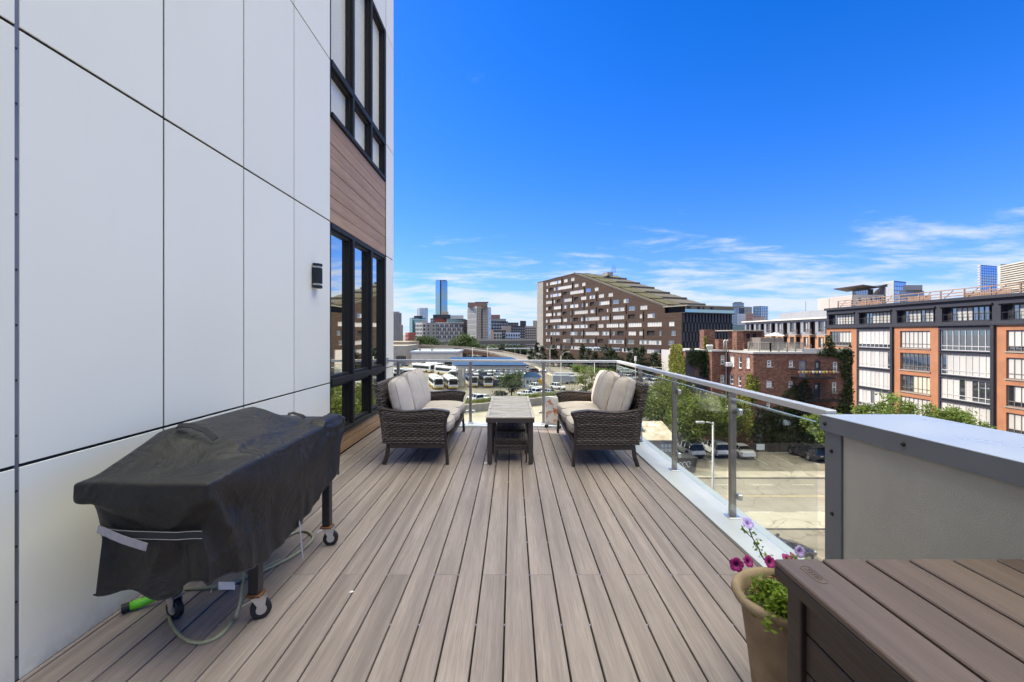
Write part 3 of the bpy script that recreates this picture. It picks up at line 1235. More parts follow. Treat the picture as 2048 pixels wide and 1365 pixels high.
ASPH = paving('worn_asphalt', (.235, .208, .168))
LOT = paving('parking_lot_asphalt', (.205, .175, .135))
LANE = paving('concrete_lane', (.345, .305, .235), .3, .2)
WALK = paving('concrete_pavement', (.33, .29, .225), .3, .2)
CONC = mat('raw_concrete', (.30, .275, .235), .9, spec=.2, var=.14, vscale=.8, coords='World', grime=.4)
YARD = paving('bus_yard_paving', (.19, .165, .13), .4)
WHITEP = road_paint('white_road_paint', (.52, .49, .43), (.25, .22, .18))
YELP = road_paint('yellow_road_paint', (.42, .33, .16), (.25, .22, .17))
EARTH = mat('city_ground', (.15, .14, .125), .95, var=.25, vscale=.05, coords='World')
LAWN = mat('grass_verge', (.055, .075, .022), .95, var=.35, vscale=1.2, coords='World')


def sheet(name, pts, m, z, label=None):
    mb = MB()
    mb.face([(x, y, z) for x, y in pts])
    o = mb.build(name, m)
    return tag(o, label, kind='structure')


def rect(x0, x1, y0, y1):
    return [(x0, y0), (x1, y0), (x1, y1), (x0, y1)]


sheet('ground', rect(-5000, 5000, -300, 7500), EARTH, GZ)
sheet('yard_paving', [(-90, 88), (-9, 88), (14, 98), (22, 120), (28, 160), (14, 235), (-90, 235)], YARD, GZ + .004)
sheet('near_pavement', rect(-80, 60, 9, 34.5), LOT, GZ + .004)
sheet('street', rect(-80, 110, 34.5, 46.3), ASPH, GZ + .004)
sheet('concrete_lane', rect(-80, 110, 34.51, 37.55), LANE, GZ + .008)
sheet('parking_lot', rect(12.5, 58, 46.45, 66), LOT, GZ + .006)
sheet('side_street', [(-60, 58), (-30, 60), (12.4, 72), (12.4, 97), (-9, 85), (-60, 70)], WALK, GZ + .008)
sheet('side_street_lane', [(-60, 50), (12.4, 50), (12.4, 84), (-9, 78), (-60, 66)], LANE, GZ + .012)
sheet('avenue', [(58, 46.3), (64, 46.3), (64, 20), (58, 20)], ASPH, GZ + .006)
sheet('far_street', [(16.5, 236), (8, 236), (13.5, 165), (26, 100), (36, 66.2), (52, 66.2), (43, 104), (30.7, 168)], ASPH, GZ + .010)
mb = MB()
mb.box(12.5, 58, 46.3, 46.5, GZ + .006, GZ + .14, .01)
mb.box(12.5, 58, 46.5, 48.4, GZ + .007, GZ + .13)
o = mb.build('pavement', WALK)
tag(o, kind='structure')
mb = MB()
mb.box(-80, 58, 34.2, 34.45, GZ + .005, GZ + .13, .01)
tag(mb.build('kerb', WALK), kind='structure')
mb = MB()
for y in (37.6, 44.4):
    for k in range(-8, 16):
        mb.face([(k * 3.9, y - .07, GZ + .013), (k * 3.9 + 2.1, y - .07, GZ + .013), (k * 3.9 + 2.1, y + .07, GZ + .013), (k * 3.9, y + .07, GZ + .013)])
for k in range(9):                                     # bay lines of the lot
    x = 20.0 + k * 2.9
    mb.face([(x, 51.3, GZ + .010), (x + .1, 51.3, GZ + .010), (x + .1, 56, GZ + .010), (x, 56, GZ + .010)])
tag(mb.build('road_marking', WHITEP), kind='structure')
mb = MB()
for y in (41.2, 41.45):
    mb.face([(-80, y - .06, GZ + .012), (58, y - .06, GZ + .012), (58, y + .06, GZ + .012), (-80, y + .06, GZ + .012)])
tag(mb.build('centre_line', YELP), kind='structure')
mb = MB()                                               # pale kerb of the far street
for a, b in (((8, 236), (13.5, 165)), ((13.5, 165), (26, 100)), ((16.5, 236), (30.7, 168)), ((30.7, 168), (43, 104)), ((43, 104), (52, 67))):
    mb.bar((*a, GZ + .08), (*b, GZ + .08), .9, .18)
tag(mb.build('kerb', mat('pale_kerb', (.42, .36, .27), .9)), kind='structure')

# ---------------------------------------------------------------- wall planes with openings


class Plane:
    """A vertical wall plane from p0 to p1 (ground points); its normal looks towards the terrace."""

    def __init__(self, p0, p1):
        self.p = p0
        self.L = math.dist(p0, p1)
        self.d = ((p1[0] - p0[0]) / self.L, (p1[1] - p0[1]) / self.L)
        n = (self.d[1], -self.d[0])
        m_ = ((p0[0] + p1[0]) / 2, (p0[1] + p1[1]) / 2)
        self.n = n if n[0] * -m_[0] + n[1] * -m_[1] > 0 else (-n[0], -n[1])

    def P(self, s, z, o=0.0):
        return (self.p[0] + self.d[0] * s + self.n[0] * o, self.p[1] + self.d[1] * s + self.n[1] * o, z)

    def px(self, px, py=HY):
        a = (px - CX) / F
        s = (a * self.p[1] - self.p[0]) / (self.d[0] - a * self.d[1])
        return s, EYE - (py - HY) / F * (self.p[1] + self.d[1] * s)

    def box(self, mb, s0, s1, z0, z1, o0, o1, b=0.0):
        c = self.P((s0 + s1) / 2, (z0 + z1) / 2, (o0 + o1) / 2)
        mb.obox(c, (*self.d, 0), (*self.n, 0), (0, 0, 1), abs(s1 - s0) / 2, abs(o1 - o0) / 2, abs(z1 - z0) / 2, b)


def wall(mb, pl, s0, s1, z0, z1, holes=(), depth=.25, cuts=()):
    """Front skin of a wall with real openings: holes (s0, s1, z0, z1), reveals depth deep; cuts clip the outline."""
    holes = [h for h in holes if h[1] > s0 and h[0] < s1]
    zs = sorted({z0, z1, *[min(max(z, z0), z1) for h in holes for z in h[2:]]})

    def emit(poly):
        for a, b, c in cuts:
            poly = clip(poly, a, b, c)
        if len(poly) > 2:
            mb.face([pl.P(s, z) for s, z in poly])
    for za, zb in zip(zs, zs[1:]):
        if zb - za < 1e-4:
            continue
        zm = (za + zb) / 2
        cov = sorted((max(h[0], s0), min(h[1], s1)) for h in holes if h[2] < zm < h[3])
        s = s0
        for a, b in cov:
            if a > s + 1e-4:
                emit([(s, za), (a, za), (a, zb), (s, zb)])
            s = max(s, b)
        if s < s1 - 1e-4:
            emit([(s, za), (s1, za), (s1, zb), (s, zb)])
    for a, b, c, d in holes:
        for q in (((a, c), (b, c)), ((b, c), (b, d)), ((b, d), (a, d)), ((a, d), (a, c))):
            mb.face([pl.P(*q[0]), pl.P(*q[1]), pl.P(*q[1], -depth), pl.P(*q[0], -depth)])


WINF_L = mat('pale_window_frame', (.50, .47, .44), .5)
WINF_W = mat('white_window_frame', (.72, .70, .67), .5)
WINF_D = mat('dark_window_frame', (.030, .030, .034), .45)
GLS = glass_mat('city_window_glass', body=(.03, .035, .04), tint=(.75, .85, .95), refl=.20, edge=.8, rough=.03)
GLSB = glass_mat('blue_tower_glass', body=(.03, .06, .11), tint=(.65, .80, 1.0), refl=.38, edge=.8, rough=.03)
GLST = glass_mat('teal_tower_glass', body=(.035, .09, .10), tint=(.65, .88, .92), refl=.34, edge=.8, rough=.03)
CURT = mat('white_curtain', (.48, .455, .405), .9, var=.08, vscale=.9, stretch=(1, 1, .08), rnd=.14, coords='World')
CURTB = mat('drawn_blind', (.58, .50, .36), .9, var=.1, vscale=.9, rnd=.1, coords='World')
VOID = mat('deep_recess', (.012, .010, .009), .9)


def window(parent, off, pl, s0, s1, z0, z1, back=-.18, fw=.07, cols=1, fm=WINF_L, curt=(), glass=GLS, transom=None, name='window', curtm=None, clear=False, split=False):
    """A framed window: frame, dark panes and, where curt lists a column, a pale curtain close behind the pane line."""
    m_ = MB()
    for a, b, c, d in ((s0, s1, z0, z0 + fw), (s0, s1, z1 - fw, z1), (s0, s0 + fw, z0 + fw, z1 - fw), (s1 - fw, s1, z0 + fw, z1 - fw)):
        pl.box(m_, a, b, c, d, back, back + .09)
    w = (s1 - s0) / cols
    for k in range(1, cols):
        pl.box(m_, s0 + k * w - fw * .4, s0 + k * w + fw * .4, z0 + fw, z1 - fw, back, back + .085)
    if transom is not None:
        pl.box(m_, s0 + fw, s1 - fw, z0 + transom - fw * .4, z0 + transom + fw * .4, back, back + .08)
    fr = m_.build(name, fm, parent, off=off)
    gp, cp = MB(), MB()
    for k in range(cols):
        tgt, o = (cp, .03) if k in curt else (gp, .02)
        za = z0 + fw * .5
        if k in curt and clear and transom is not None:
            za = z0 + transom
            pl.box(gp, s0 + k * w + fw * .2, s0 + (k + 1) * w - fw * .2, z0 + fw * .5, za - .01, back - .02, back + .02)
        if split:
            q = MB()
            pl.box(q, s0 + k * w + fw * .2, s0 + (k + 1) * w - fw * .2, za, z1 - fw * .5, back - .02, back + o)
            q.build('curtain' if tgt is cp else 'pane', (curtm or CURT) if tgt is cp else glass, fr, off=off)
            continue
        pl.box(tgt, s0 + k * w + fw * .2, s0 + (k + 1) * w - fw * .2, za, z1 - fw * .5, back - .02, back + o)
    small = 'stuff' if cols > 1 else None
    if gp.f: gp.build('pane', glass, fr, off=off, kind=small)
    if cp.f: cp.build('curtain', curtm or CURT, fr, off=off, kind=small)
    return fr


# ---------------------------------------------------------------- the big brown apartment building with the sloping roof
A_ = at(1085.6, HY, 222)
B_ = at(1364.6, HY, 143.6)
bp = Plane(A_[:2], B_[:2])
BZ = GZ
brown_o = (B_[0], B_[1], GZ)
brown = thing('sloped_apartment_building', 'large brown panelled apartment building with white windows and a planted roof sloping down', 'apartment building', brown_o)
Z6 = lambda x, y: (1060 + x / 4.876, 530 + y / 4.876)     # from the enlarged crop I measured on
BROWN, bt = new_mat('brown_metal_panels')
geo = bt.node('ShaderNodeNewGeometry').outputs['Position']
sx = bt.node('ShaderNodeSeparateXYZ', {0: geo})
al = bt.math('ADD', bt.math('MULTIPLY', sx.outputs[0], bp.d[0]), bt.math('MULTIPLY', sx.outputs[1], bp.d[1]))
uv = bt.node('ShaderNodeCombineXYZ', {0: al, 1: sx.outputs[2]}).outputs[0]
br = bt.node('ShaderNodeTexBrick', {'Vector': uv, 'Color1': (.056, .034, .022, 1), 'Color2': (.074, .045, .030, 1), 'Mortar': (.026, .016, .011, 1), 'Scale': 1.0,
                                    'Mortar Size': .035, 'Bias': 0.0, 'Brick Width': 3.2, 'Row Height': .5})
nz = bt.noise(bt.coords('World', (.05, .05, .4)), 1, 4)
bc = bt.mix(bt.rng(nz, .35, .7, 0, .45), br.outputs[0], (.078, .048, .033))
bt.out(bt.node('ShaderNodeBsdfPrincipled', {'Base Color': bc, 'Roughness': .8, 'Specular IOR Level': .2}).outputs[0])

rows = [
    [('w', 157, 174, 195), ('w', 192, 302, 178), ('s', 312, 130, 190), ('w', 328, 365, 150), ('w', 396, 433, 135)],
    [('w', 157, 174, 255), ('d', 188, 222, 247), ('w', 230, 248, 240), ('w', 260, 405, 220), ('s', 416, 175, 232), ('w', 430, 472, 195), ('w', 504, 540, 180)],
    [('w', 155, 173, 315), ('w', 195, 303, 300), ('s', 312, 258, 318), ('d', 325, 362, 281), ('w', 387, 522, 263), ('s', 528, 215, 280), ('g', 540, 592, 243), ('w', 627, 667, 228)],
    [('w', 153, 212, 372), ('s', 218, 330, 395), ('w', 228, 244, 365), ('d', 262, 298, 357), ('w', 322, 406, 347), ('s', 416, 305, 372), ('d', 430, 470, 331), ('w', 493, 548, 322), ('w', 577, 632, 310), ('s', 651, 265, 335), ('w', 667, 720, 296), ('w', 760, 808, 281)],
    [('w', 153, 172, 435), ('d', 182, 214, 430), ('w', 228, 300, 422), ('s', 308, 385, 450), ('w', 322, 360, 414), ('w', 388, 470, 404), ('w', 497, 518, 393), ('s', 527, 355, 425), ('w', 540, 563, 388), ('d', 586, 625, 378), ('m', 667, 773, 366), ('s', 788, 320, 395), ('g', 802, 866, 352), ('w', 907, 962, 340)],
    [('w', 152, 210, 493), ('s', 215, 450, 520), ('w', 225, 243, 488), ('w', 260, 298, 485), ('d', 318, 355, 477), ('w', 388, 402, 473), ('s', 410, 440, 502), ('w', 430, 563, 464), ('w', 585, 632, 453), ('s', 648, 415, 485), ('d', 666, 717, 443), ('w', 745, 762, 438), ('w', 800, 920, 428), ('s', 938, 380, 460), ('g', 957, 1023, 416), ('m', 1070, 1143, 405)],
    [('w', 152, 170, 554), ('w', 190, 302, 548), ('s', 308, 505, 572), ('w', 322, 360, 543), ('w', 388, 402, 540), ('d', 424, 468, 535), ('w', 494, 520, 532), ('s', 526, 497, 565), ('w', 537, 676, 525), ('w', 693, 768, 516), ('s', 784, 478, 550), ('w', 804, 918, 509), ('d', 956, 1022, 497), ('w', 1065, 1092, 494), ('s', 1108, 450, 535), ('w', 1140, 1217, 488)],
    [('w', 150, 168, 613), ('d', 180, 213, 611), ('w', 225, 243, 611), ('w', 260, 402, 608), ('s', 410, 570, 637), ('w', 427, 560, 602), ('d', 582, 630, 594), ('s', 645, 562, 630), ('w', 662, 716, 594), ('w', 742, 860, 590), ('w', 866, 918, 587), ('s', 937, 545, 625), ('w', 955, 1088, 583), ('w', 1140, 1284, 577), ('w', 1350, 1407, 570)],
    [('w', 150, 165, 672), ('m', 188, 295, 672), ('d', 318, 355, 671), ('m', 386, 462, 671), ('g', 492, 515, 670), ('s', 523, 637, 705), ('w', 536, 672, 669), ('m', 695, 770, 668), ('s', 783, 630, 705), ('g', 800, 828, 668), ('d', 853, 912, 666), ('w', 955, 1032, 667), ('w', 1060, 1097, 666), ('s', 1107, 622, 708), ('d', 1140, 1214, 664), ('g', 1255, 1280, 664), ('g', 1372, 1420, 664)],
    [('w', 155, 195, 736), ('s', 209, 707, 770), ('d', 255, 292, 737), ('m', 318, 396, 739), ('s', 408, 706, 773), ('m', 424, 550, 741), ('m', 573, 628, 743), ('s', 643, 708, 780), ('d', 660, 712, 744), ('m', 757, 915, 747), ('s', 933, 708, 790), ('g', 950, 1015, 750), ('m', 1062, 1280, 755), ('g', 1345, 1405, 760)],
    [('g', 150, 162, 796), ('m', 187, 290, 800), ('s', 303, 772, 830), ('g', 310, 350, 803), ('m', 384, 505, 808), ('s', 517, 778, 848), ('m', 530, 765, 818), ('s', 781, 788, 862), ('m', 795, 880, 828), ('m', 890, 1015, 832), ('g', 1055, 1095, 838), ('s', 1106, 800, 880), ('m', 1135, 1280, 845)],
]
holes, wins = [], []
rgb = random.Random(4)
for r in rows:
    zc = [bp.px(*Z6((w[1] + w[2]) / 2, w[3]))[1] for w in r if w[0] != 's']
    zc = sum(zc) / len(zc)
    for w in r:
        if w[0] == 's':
            s0 = bp.px(*Z6(w[1] - 5, 500))[0]
            s1 = bp.px(*Z6(w[1] + 5, 500))[0]
            za, zb = zc - 1.95, zc + 1.55
        else:
            s0, s1 = bp.px(*Z6(w[1], w[3]))[0], bp.px(*Z6(w[2], w[3]))[0]
            za, zb = zc - .78, zc + .78
        for h in holes:                                    # keep the slots clear of their neighbours
            if zb > h[2] - .05 and za < h[3] + .05:
                if w[0] != 's':
                    if s0 < h[1] + .12 < s1 and h[0] < s0: s0 = h[1] + .12
                else:
                    if h[0] < s0 < h[1] + .1: s0 = h[1] + .1
                    if zb > h[2] > za and h[0] < s1 and h[1] > s0: zb = h[2] - .02
        if s1 - s0 < .3 or zb - za < .4:
            continue
        holes.append((s0, s1, za, zb))
        wins.append((w[0], s0, s1, za, zb))
sP = lambda x, y: bp.px(*Z6(x, y))
s_l, z_l = sP(88, 172)
s_pk, z_pk = sP(440, 85)
s_a, z_a = sP(310, 106)
s_e, z_e = sP(1315, 405)
s_st, z_st = sP(1315, 472)
s_r = bp.L


def half(p, q, up=True):
    """clip coefficients keeping what lies below the line p-q (s to the right)."""
    (x0, y0), (x1, y1) = p, q
    nx, ny = -(y1 - y0), (x1 - x0)
    return (nx, ny, nx * x0 + ny * y0)


left_cut, top_cut, right_cut = half((s_l, z_l), (s_a, z_a)), half((s_a, z_a), (s_pk, z_pk)), half((s_pk, z_pk), (s_e, z_e))
sG = bp.px(1086, HY)[0]
mb = MB()
wall(mb, bp, sG, s_e, GZ, z_pk + .1, holes, .35, (left_cut, top_cut, right_cut))
wall(mb, bp, s_e, s_r, GZ, z_st, holes, .35)
mb.build('facade', BROWN, brown, off=brown_o)
D = 23.2
mb = MB()
mb.face([bp.P(s_r, GZ), bp.P(s_r, z_st), bp.P(s_r - 5, z_st), bp.P(s_r - 5, GZ)])
core = [(s_l - 1.6, GZ), (s_l - 1.6, z_l - .2), (s_a, z_a - .2), (s_pk, z_pk - .2), (s_e - .2, z_e - .3), (s_e - .2, z_st - .1), (s_r - .02, z_st - .1), (s_r - .02, GZ)]
mb = MB()
mb.prism([bp.P(s, z, -.36) for s, z in core], [bp.P(s, z, -D) for s, z in core])
mb.build('core_wall', VOID, brown, off=brown_o)
mb = MB()                                                # concrete edge strip at the far left
mb.prism([bp.P(s, z, .0) for s, z in ((s_l - 1.9, GZ), (sG - .02, GZ), (sG - .02, z_l + .35), (s_l - 1.9, z_l - .1))],
         [bp.P(s, z, -D) for s, z in ((s_l - 1.9, GZ), (sG - .02, GZ), (sG - .02, z_l + .35), (s_l - 1.9, z_l - .1))])
mb.build('concrete_end_wall', CONC, brown, off=brown_o)
for i, (k, s0, s1, za, zb) in enumerate(wins):
    if k in 'sd':
        if k == 'd':
            m_ = MB()
            bp.box(m_, s0 + .05, s1 - .05, za + .08, za + .14, -.08, -.04)
            for q in range(int((s1 - s0) / .35)):
                bp.box(m_, s0 + .1 + q * .35, s0 + .13 + q * .35, za, za + .08, -.08, -.05)
            m_.build('balcony_rail', WINF_D, brown, off=brown_o)
        continue
    cols = max(1, int(round((s1 - s0) / 1.25)))
    if k == 'w':
        cu = [c for c in range(cols) if rgb.random() < .9]
    elif k == 'g':
        cu = []
    else:
        cu = [c for c in range(cols) if rgb.random() < .48]
    window(brown, brown_o, bp, s0, s1, za, zb, back=-.22, fw=.09, cols=cols, fm=WINF_L, curt=cu)
mb = MB()                                                # pale ground floor panel under the right end
s0, z1 = sP(1284, 826)
s1, _ = sP(1440, 826)
bp.box(mb, s0, min(s1, s_r - .2), GZ, z1, .02, .10)
mb.build('pale_base_panel', mat('pale_base', (.55, .52, .46), .8), brown, off=brown_o)

# planted roof: slabs of different heights stepping back, with grass strips and vents
ROOF = mat('roof_membrane', (.078, .066, .050), .85, var=.2, vscale=.3, coords='World')
SEDUM = mat('roof_planting', (.085, .060, .022), .95, var=.4, vscale=.35, coords='World', col2=(.075, .072, .026), bump=.8, bscale=2.5, bdist=.2)
mb = MB()
bands = [(0, .012, .0), (.012, .30, .35), (.30, .62, .9), (.62, 1.0, 1.5)]
slope = lambda t: (s_pk + (s_e - s_pk) * t, z_pk + (z_e - z_pk) * t)
pr = [slope(0), slope(1)]
def roofslab(mb, t0, t1, d0, d1, h0, h1):
    (sa, za), (sb, zb) = slope(t0), slope(t1)
    mb.prism([bp.P(sa, za + h0, -d0), bp.P(sb, zb + h0, -d0), bp.P(sb, zb + h0, -d1), bp.P(sa, za + h0, -d1)],
             [bp.P(sa, za + h1, -d0), bp.P(sb, zb + h1, -d0), bp.P(sb, zb + h1, -d1), bp.P(sa, za + h1, -d1)])
roofslab(mb, -.02, 1.0, -.12, .55, -.25, .28)              # parapet edge
roofslab(mb, -.02, 1.0, .56, D, -.4, .0)
mb.build('roof', ROOF, brown, off=brown_o)
for k in range(6):
    m_ = MB()
    t0 = .03 + k * .162
    roofslab(m_, t0, t0 + .135, 2.5, 9.5, .005, .45)
    m_.build('roof_planting', SEDUM, brown, off=brown_o)
    m_ = MB()
    roofslab(m_, t0 - .02, t0 + .10, 10.5, D - .5, .005, .3)
    roofslab(m_, t0 + .085, t0 + .098, 10.3, D - .3, .31, .65)
    m_.build('roof_step', ROOF, brown, off=brown_o)
mb = MB()
for s, w, h, d in ((s_pk - 6, 5, 1.2, 6), (s_pk + 3.5, 3.5, 1.0, 12)):
    bp.box(mb, s, s + w, z_pk - 1, z_pk + h * .55, -d, -d - 3)
mb.build('roof_plant_room', CONC, brown, off=brown_o)
mb = MB()
for q in range(5):
    p = bp.P(s_pk + 9.5 + q * .7, z_pk - .5, -12)
    mb.tube([p, (p[0], p[1], z_pk + 1.6 + (q % 3) * .7)], .06, 5)
mb.build('roof_antenna', WINF_D, brown, off=brown_o)
mb = MB()                                                # left part of the top, from the left edge up to the peak
mb.prism([bp.P(s_l - 1.6, z_l - .1, .1), bp.P(s_pk, z_pk + .0, .1), bp.P(s_pk, z_pk, -D), bp.P(s_l - 1.6, z_l - .1, -D)],
         [bp.P(s_l - 1.6, z_l + .2, .1), bp.P(s_pk, z_pk + .3, .1), bp.P(s_pk, z_pk + .3, -D), bp.P(s_l - 1.6, z_l + .2, -D)])
mb.build('roof_edge', ROOF, brown, off=brown_o)
# penthouse terrace at the right end, and the dark ribbed end facade
ep = Plane(bp.P(s_r, 0)[:2], bp.P(s_r, 0, -D)[:2])
LIGHTW = mat('pale_panel', (.38, .35, .30), .7)
mb = MB()
ph = [(s_e + .2, -1.2), (s_r + .4, -1.2), (s_r + .4, -D), (s_e + .2, -D)]
mb.prism([bp.P(s, z_st - .05, o) for s, o in ph], [bp.P(s, z_e - .35, o) for s, o in ph])
mb.build('penthouse_wall', LIGHTW, brown, off=brown_o)
mb = MB()
mb.prism([bp.P(s, z_e - .34, o) for s, o in ((s_e - .5, .3), (s_r + 2.2, .3), (s_r + 2.2, -D - 3), (s_e - .5, -D - 3))],
         [bp.P(s, z_e - .02, o) for s, o in ((s_e - .5, .3), (s_r + 2.2, .3), (s_r + 2.2, -D - 3), (s_e - .5, -D - 3))])
mb.build('canopy_roof', CONC, brown, off=brown_o)
for a, b in ((1.5, 3.2), (6, 7.4), (8.6, 9.2), (12, 13.2)):
    m_ = MB()
    ep.box(m_, a, b, z_st, z_e - .4, .42, .5)
    m_.build('window', WINF_D, brown, off=brown_o)
m_ = MB()
bp.box(m_, s_e + .3, s_e + 7.5, z_st, z_e - .4, -1.19, -1.1)
m_.build('window', VOID, brown, off=brown_o)
m_ = MB()
ep.box(m_, .2, D - .2, z_st + .02, z_st + 1.0, .96, 1.0)
m_.build('glass_balustrade', GLST, brown, off=brown_o)
m_ = MB()
ep.box(m_, 0, D, z_st - .25, z_st + .02, -.2, 1.05)
m_.build('terrace_slab', WINF_D, brown, off=brown_o)
BLK = mat('charcoal_end_panels', (.030, .030, .036), .5, var=.2, vscale=.6, coords='World')
mb = MB()
ep.box(mb, 0, D, GZ, z_st - .26, -.3, -.05)
mb.build('end_facade', mat('black_end_wall', (.010, .010, .012), .6), brown, off=brown_o)
fh = (z_st - .3 - GZ) / 7
for f_ in range(7):
    n = 16
    for k in range(n):
        w = D / n
        s = k * w + (w * .5 if f_ % 2 else 0)
        m_ = MB()
        ep.box(m_, s + w * .12, min(s + w * .62, D), GZ + f_ * fh + .08, GZ + (f_ + 1) * fh - .04, -.049, .20)
        m_.build('charcoal_panel', BLK, brown, off=brown_o)

# ---------------------------------------------------------------- orange and black apartment row on the right
OX = 59.5
op = Plane((OX, 86.2), (OX, 36.0))                       # s runs towards the viewer
ORANGE = mat('orange_brick_wall', (.375, .165, .085), .85, spec=.2, var=.12, vscale=.7, coords='World', bump=.2, bscale=14, grime=.15)
CHAR = mat('charcoal_cladding', (.036, .037, .043), .7, spec=.25, var=.15, vscale=.8, coords='World')
CHARD = mat('charcoal_trim', (.024, .024, .028), .5, var=.15)
WINBR = mat('taupe_window_bar', (.15, .125, .11), .5)
oo = (OX, 62.0, GZ)
orange = thing('orange_apartment_building', 'orange brick and charcoal apartment row with tall curtained windows and a black top floor', 'apartment building', oo)
bays, y = [], 86.2
for k, w in enumerate((7.5, 7.7, 7.4, 7.6, 7.6, 7.6, 4.8)):
    bays.append((86.2 - y, 86.2 - y + w, 'o' if k % 2 == 0 else 'b'))
    y -= w
zt, ZB = 2.0, 2.62
flo = [(zt - 2.55 - 3.3 * k, zt - 3.3 * k) for k in range(5)]
oh, bh = [], []
for a, b, k in bays:
    for z0, z1 in flo:
        z0 = max(z0, GZ + .2)
        if k == 'o':
            oh.append((a + 1.15 if a else a + .9, b - 1.25, z0, z1))
        else:
            bh.append((a + .25, b - .55, z0 - .15, z1 + .15))
for a, b, k in bays:
    mb = MB()
    wall(mb, op, a, b, GZ, ZB, oh if k == 'o' else bh, .32)
    mb.build('orange_wall' if k == 'o' else 'charcoal_bay', ORANGE if k == 'o' else CHAR, orange, off=oo)
    if k == 'b':
        m_ = MB()
        op.box(m_, b - .42, b - .02, GZ, ZB - .02, .005, .30)
        m_.build('downpipe_pier', CHARD, orange, off=oo)
mb = MB()
mb.box(OX + .35, OX + 16, 36, 86.2, GZ, ZB)
mb.build('core_wall', VOID, orange, off=oo)
rg = random.Random(8)
spec = {(0, 0): 'h', (2, 1): 'n', (2, 2): 'hb', (3, 0): 'n', (3, 1): 'B', (3, 2): 'm'}
for hi_, hl in ((0, oh), (1, bh)):
    for a, b, z0, z1 in hl:
        bi = next(i for i, q in enumerate(bays) if q[0] - .01 <= a < q[1])
        fi = next(i for i, q in enumerate(flo) if abs(q[1] - z1) < .3)
        cols = 8 if hi_ else (7 if b - a > 4 else 5)
        kd = spec.get((bi, fi), 'c')
        cm = None
        if kd == 'n': cu = []
        elif kd == 'h': cu = list(range(cols // 2, cols))
        elif kd == 'hb': cu, cm = list(range(cols // 2, cols)), CURTB
        elif kd == 'm': cu = [0, 1, 2, 4]
        else: cu = [c for c in range(cols) if rg.random() < .95]
        if kd == 'B': cm = CURT
        m_ = MB()
        op.box(m_, a - .12, b + .12, z0 - .14, z0 - .002, .006, .12)
        m_.build('window_sill', CONC if not hi_ else CHARD, orange, off=oo)
        window(orange, oo, op, a, b, z0, z1, back=-.26, fw=.10, cols=cols, fm=WINBR if not hi_ else WINF_L, curt=cu, transom=.62, split=True, curtm=cm, clear=rg.random() < .45)
mb = MB()
op.box(mb, -.15, 50.2, ZB + .003, ZB + .32, -.4, .30, .02)
mb.build('ledge', CHARD, orange, off=oo)
tp0, tp1 = ZB + .33, 5.95
th = []
for a, b, k in bays:
    th.append((a + .55, b - .45, tp0 + .25, tp1 - .85))
mb = MB()
wall(mb, op, 0, 50.2, tp0, tp1, th, .6)
mb.build('top_storey_wall', CHAR, orange, off=oo)
mb = MB()
mb.box(OX + .62, OX + 14, 36, 86.1, tp0, tp1)
mb.build('top_storey_core', VOID, orange, off=oo)
for i, (a, b, z0, z1) in enumerate(th):
    cu = [c for c in range(7) if rg.random() < .75 and c > 0]
    window(orange, oo, op, a + .9, b - .7, z0, z1, back=-.55, fw=.12, cols=7, fm=WINF_D, curt=cu, split=True, curtm=mat('grey_curtain', (.42, .40, .34), .9, rnd=.2))
    m_ = MB()
    op.box(m_, a + .05, b - .05, z0 + .95, z0 + 1.0, -.1, -.05)
    op.box(m_, a + .05, b - .05, z0 + .1, z0 + .14, -.1, -.05)
    for q in range(int((b - a) / .7)):
        op.box(m_, a + .1 + q * .7, a + .13 + q * .7, z0 + .141, z0 + .949, -.09, -.06)
    m_.build('balcony_rail', CHARD, orange, off=oo)
    m_ = MB()
    op.box(m_, a - .30, b + .1, z1 + .12, z1 + .30, .005, .22)
    m_.build('window_head', CHARD, orange, off=oo)
mb = MB()
op.box(mb, -.2, 50.4, tp1 + .003, tp1 + .42, -14, .38, .02)
mb.build('cornice', CHARD, orange, off=oo)
ZR = tp1 + .43
deckw = mat('weathered_cedar', (.26, .15, .10), .85, var=.25, vscale=1.5, coords='World', col2=(.34, .22, .15))
pg = thing('rooftop_railing', 'weathered wooden railing and trellis along the roof of the orange building', 'railing', (OX + 2, 62, ZR))
po = (OX + 2, 62, ZR)
for k in range(15):
    y = 85.2 - k * 3.4
    m_ = MB()
    m_.box(OX + 1.4, OX + 1.55, y - .07, y + .07, ZR + .002, ZR + 1.3)
    m_.build('post', deckw, pg, off=po)
    if k < 14:
        for z in (.35, .75, 1.22):
            m_ = MB()
            m_.box(OX + 1.41, OX + 1.54, y - 3.33, y - .071, ZR + z, ZR + z + .12)
            m_.build('rail_board', deckw, pg, off=po)
        m_ = MB()
        m_.bar((OX + 1.62, y - .3, ZR + .1), (OX + 1.62, y - 1.7, ZR + 1.2), .05, .08)
        m_.build('brace', deckw, pg, off=po)
for k, (y, w, h) in enumerate(((80, 5, 1.0), (70, 4, .9), (60, 6, .8), (50, 5, 1.2))):
    m_ = MB()
    for q in range(int(w / .3)):
        m_.box(OX + 3, OX + 3.05, y - w / 2 + q * .3, y - w / 2 + q * .3 + .24, ZR + .002, ZR + h)
    m_.build('trellis', deckw, pg, kind='stuff', off=po)

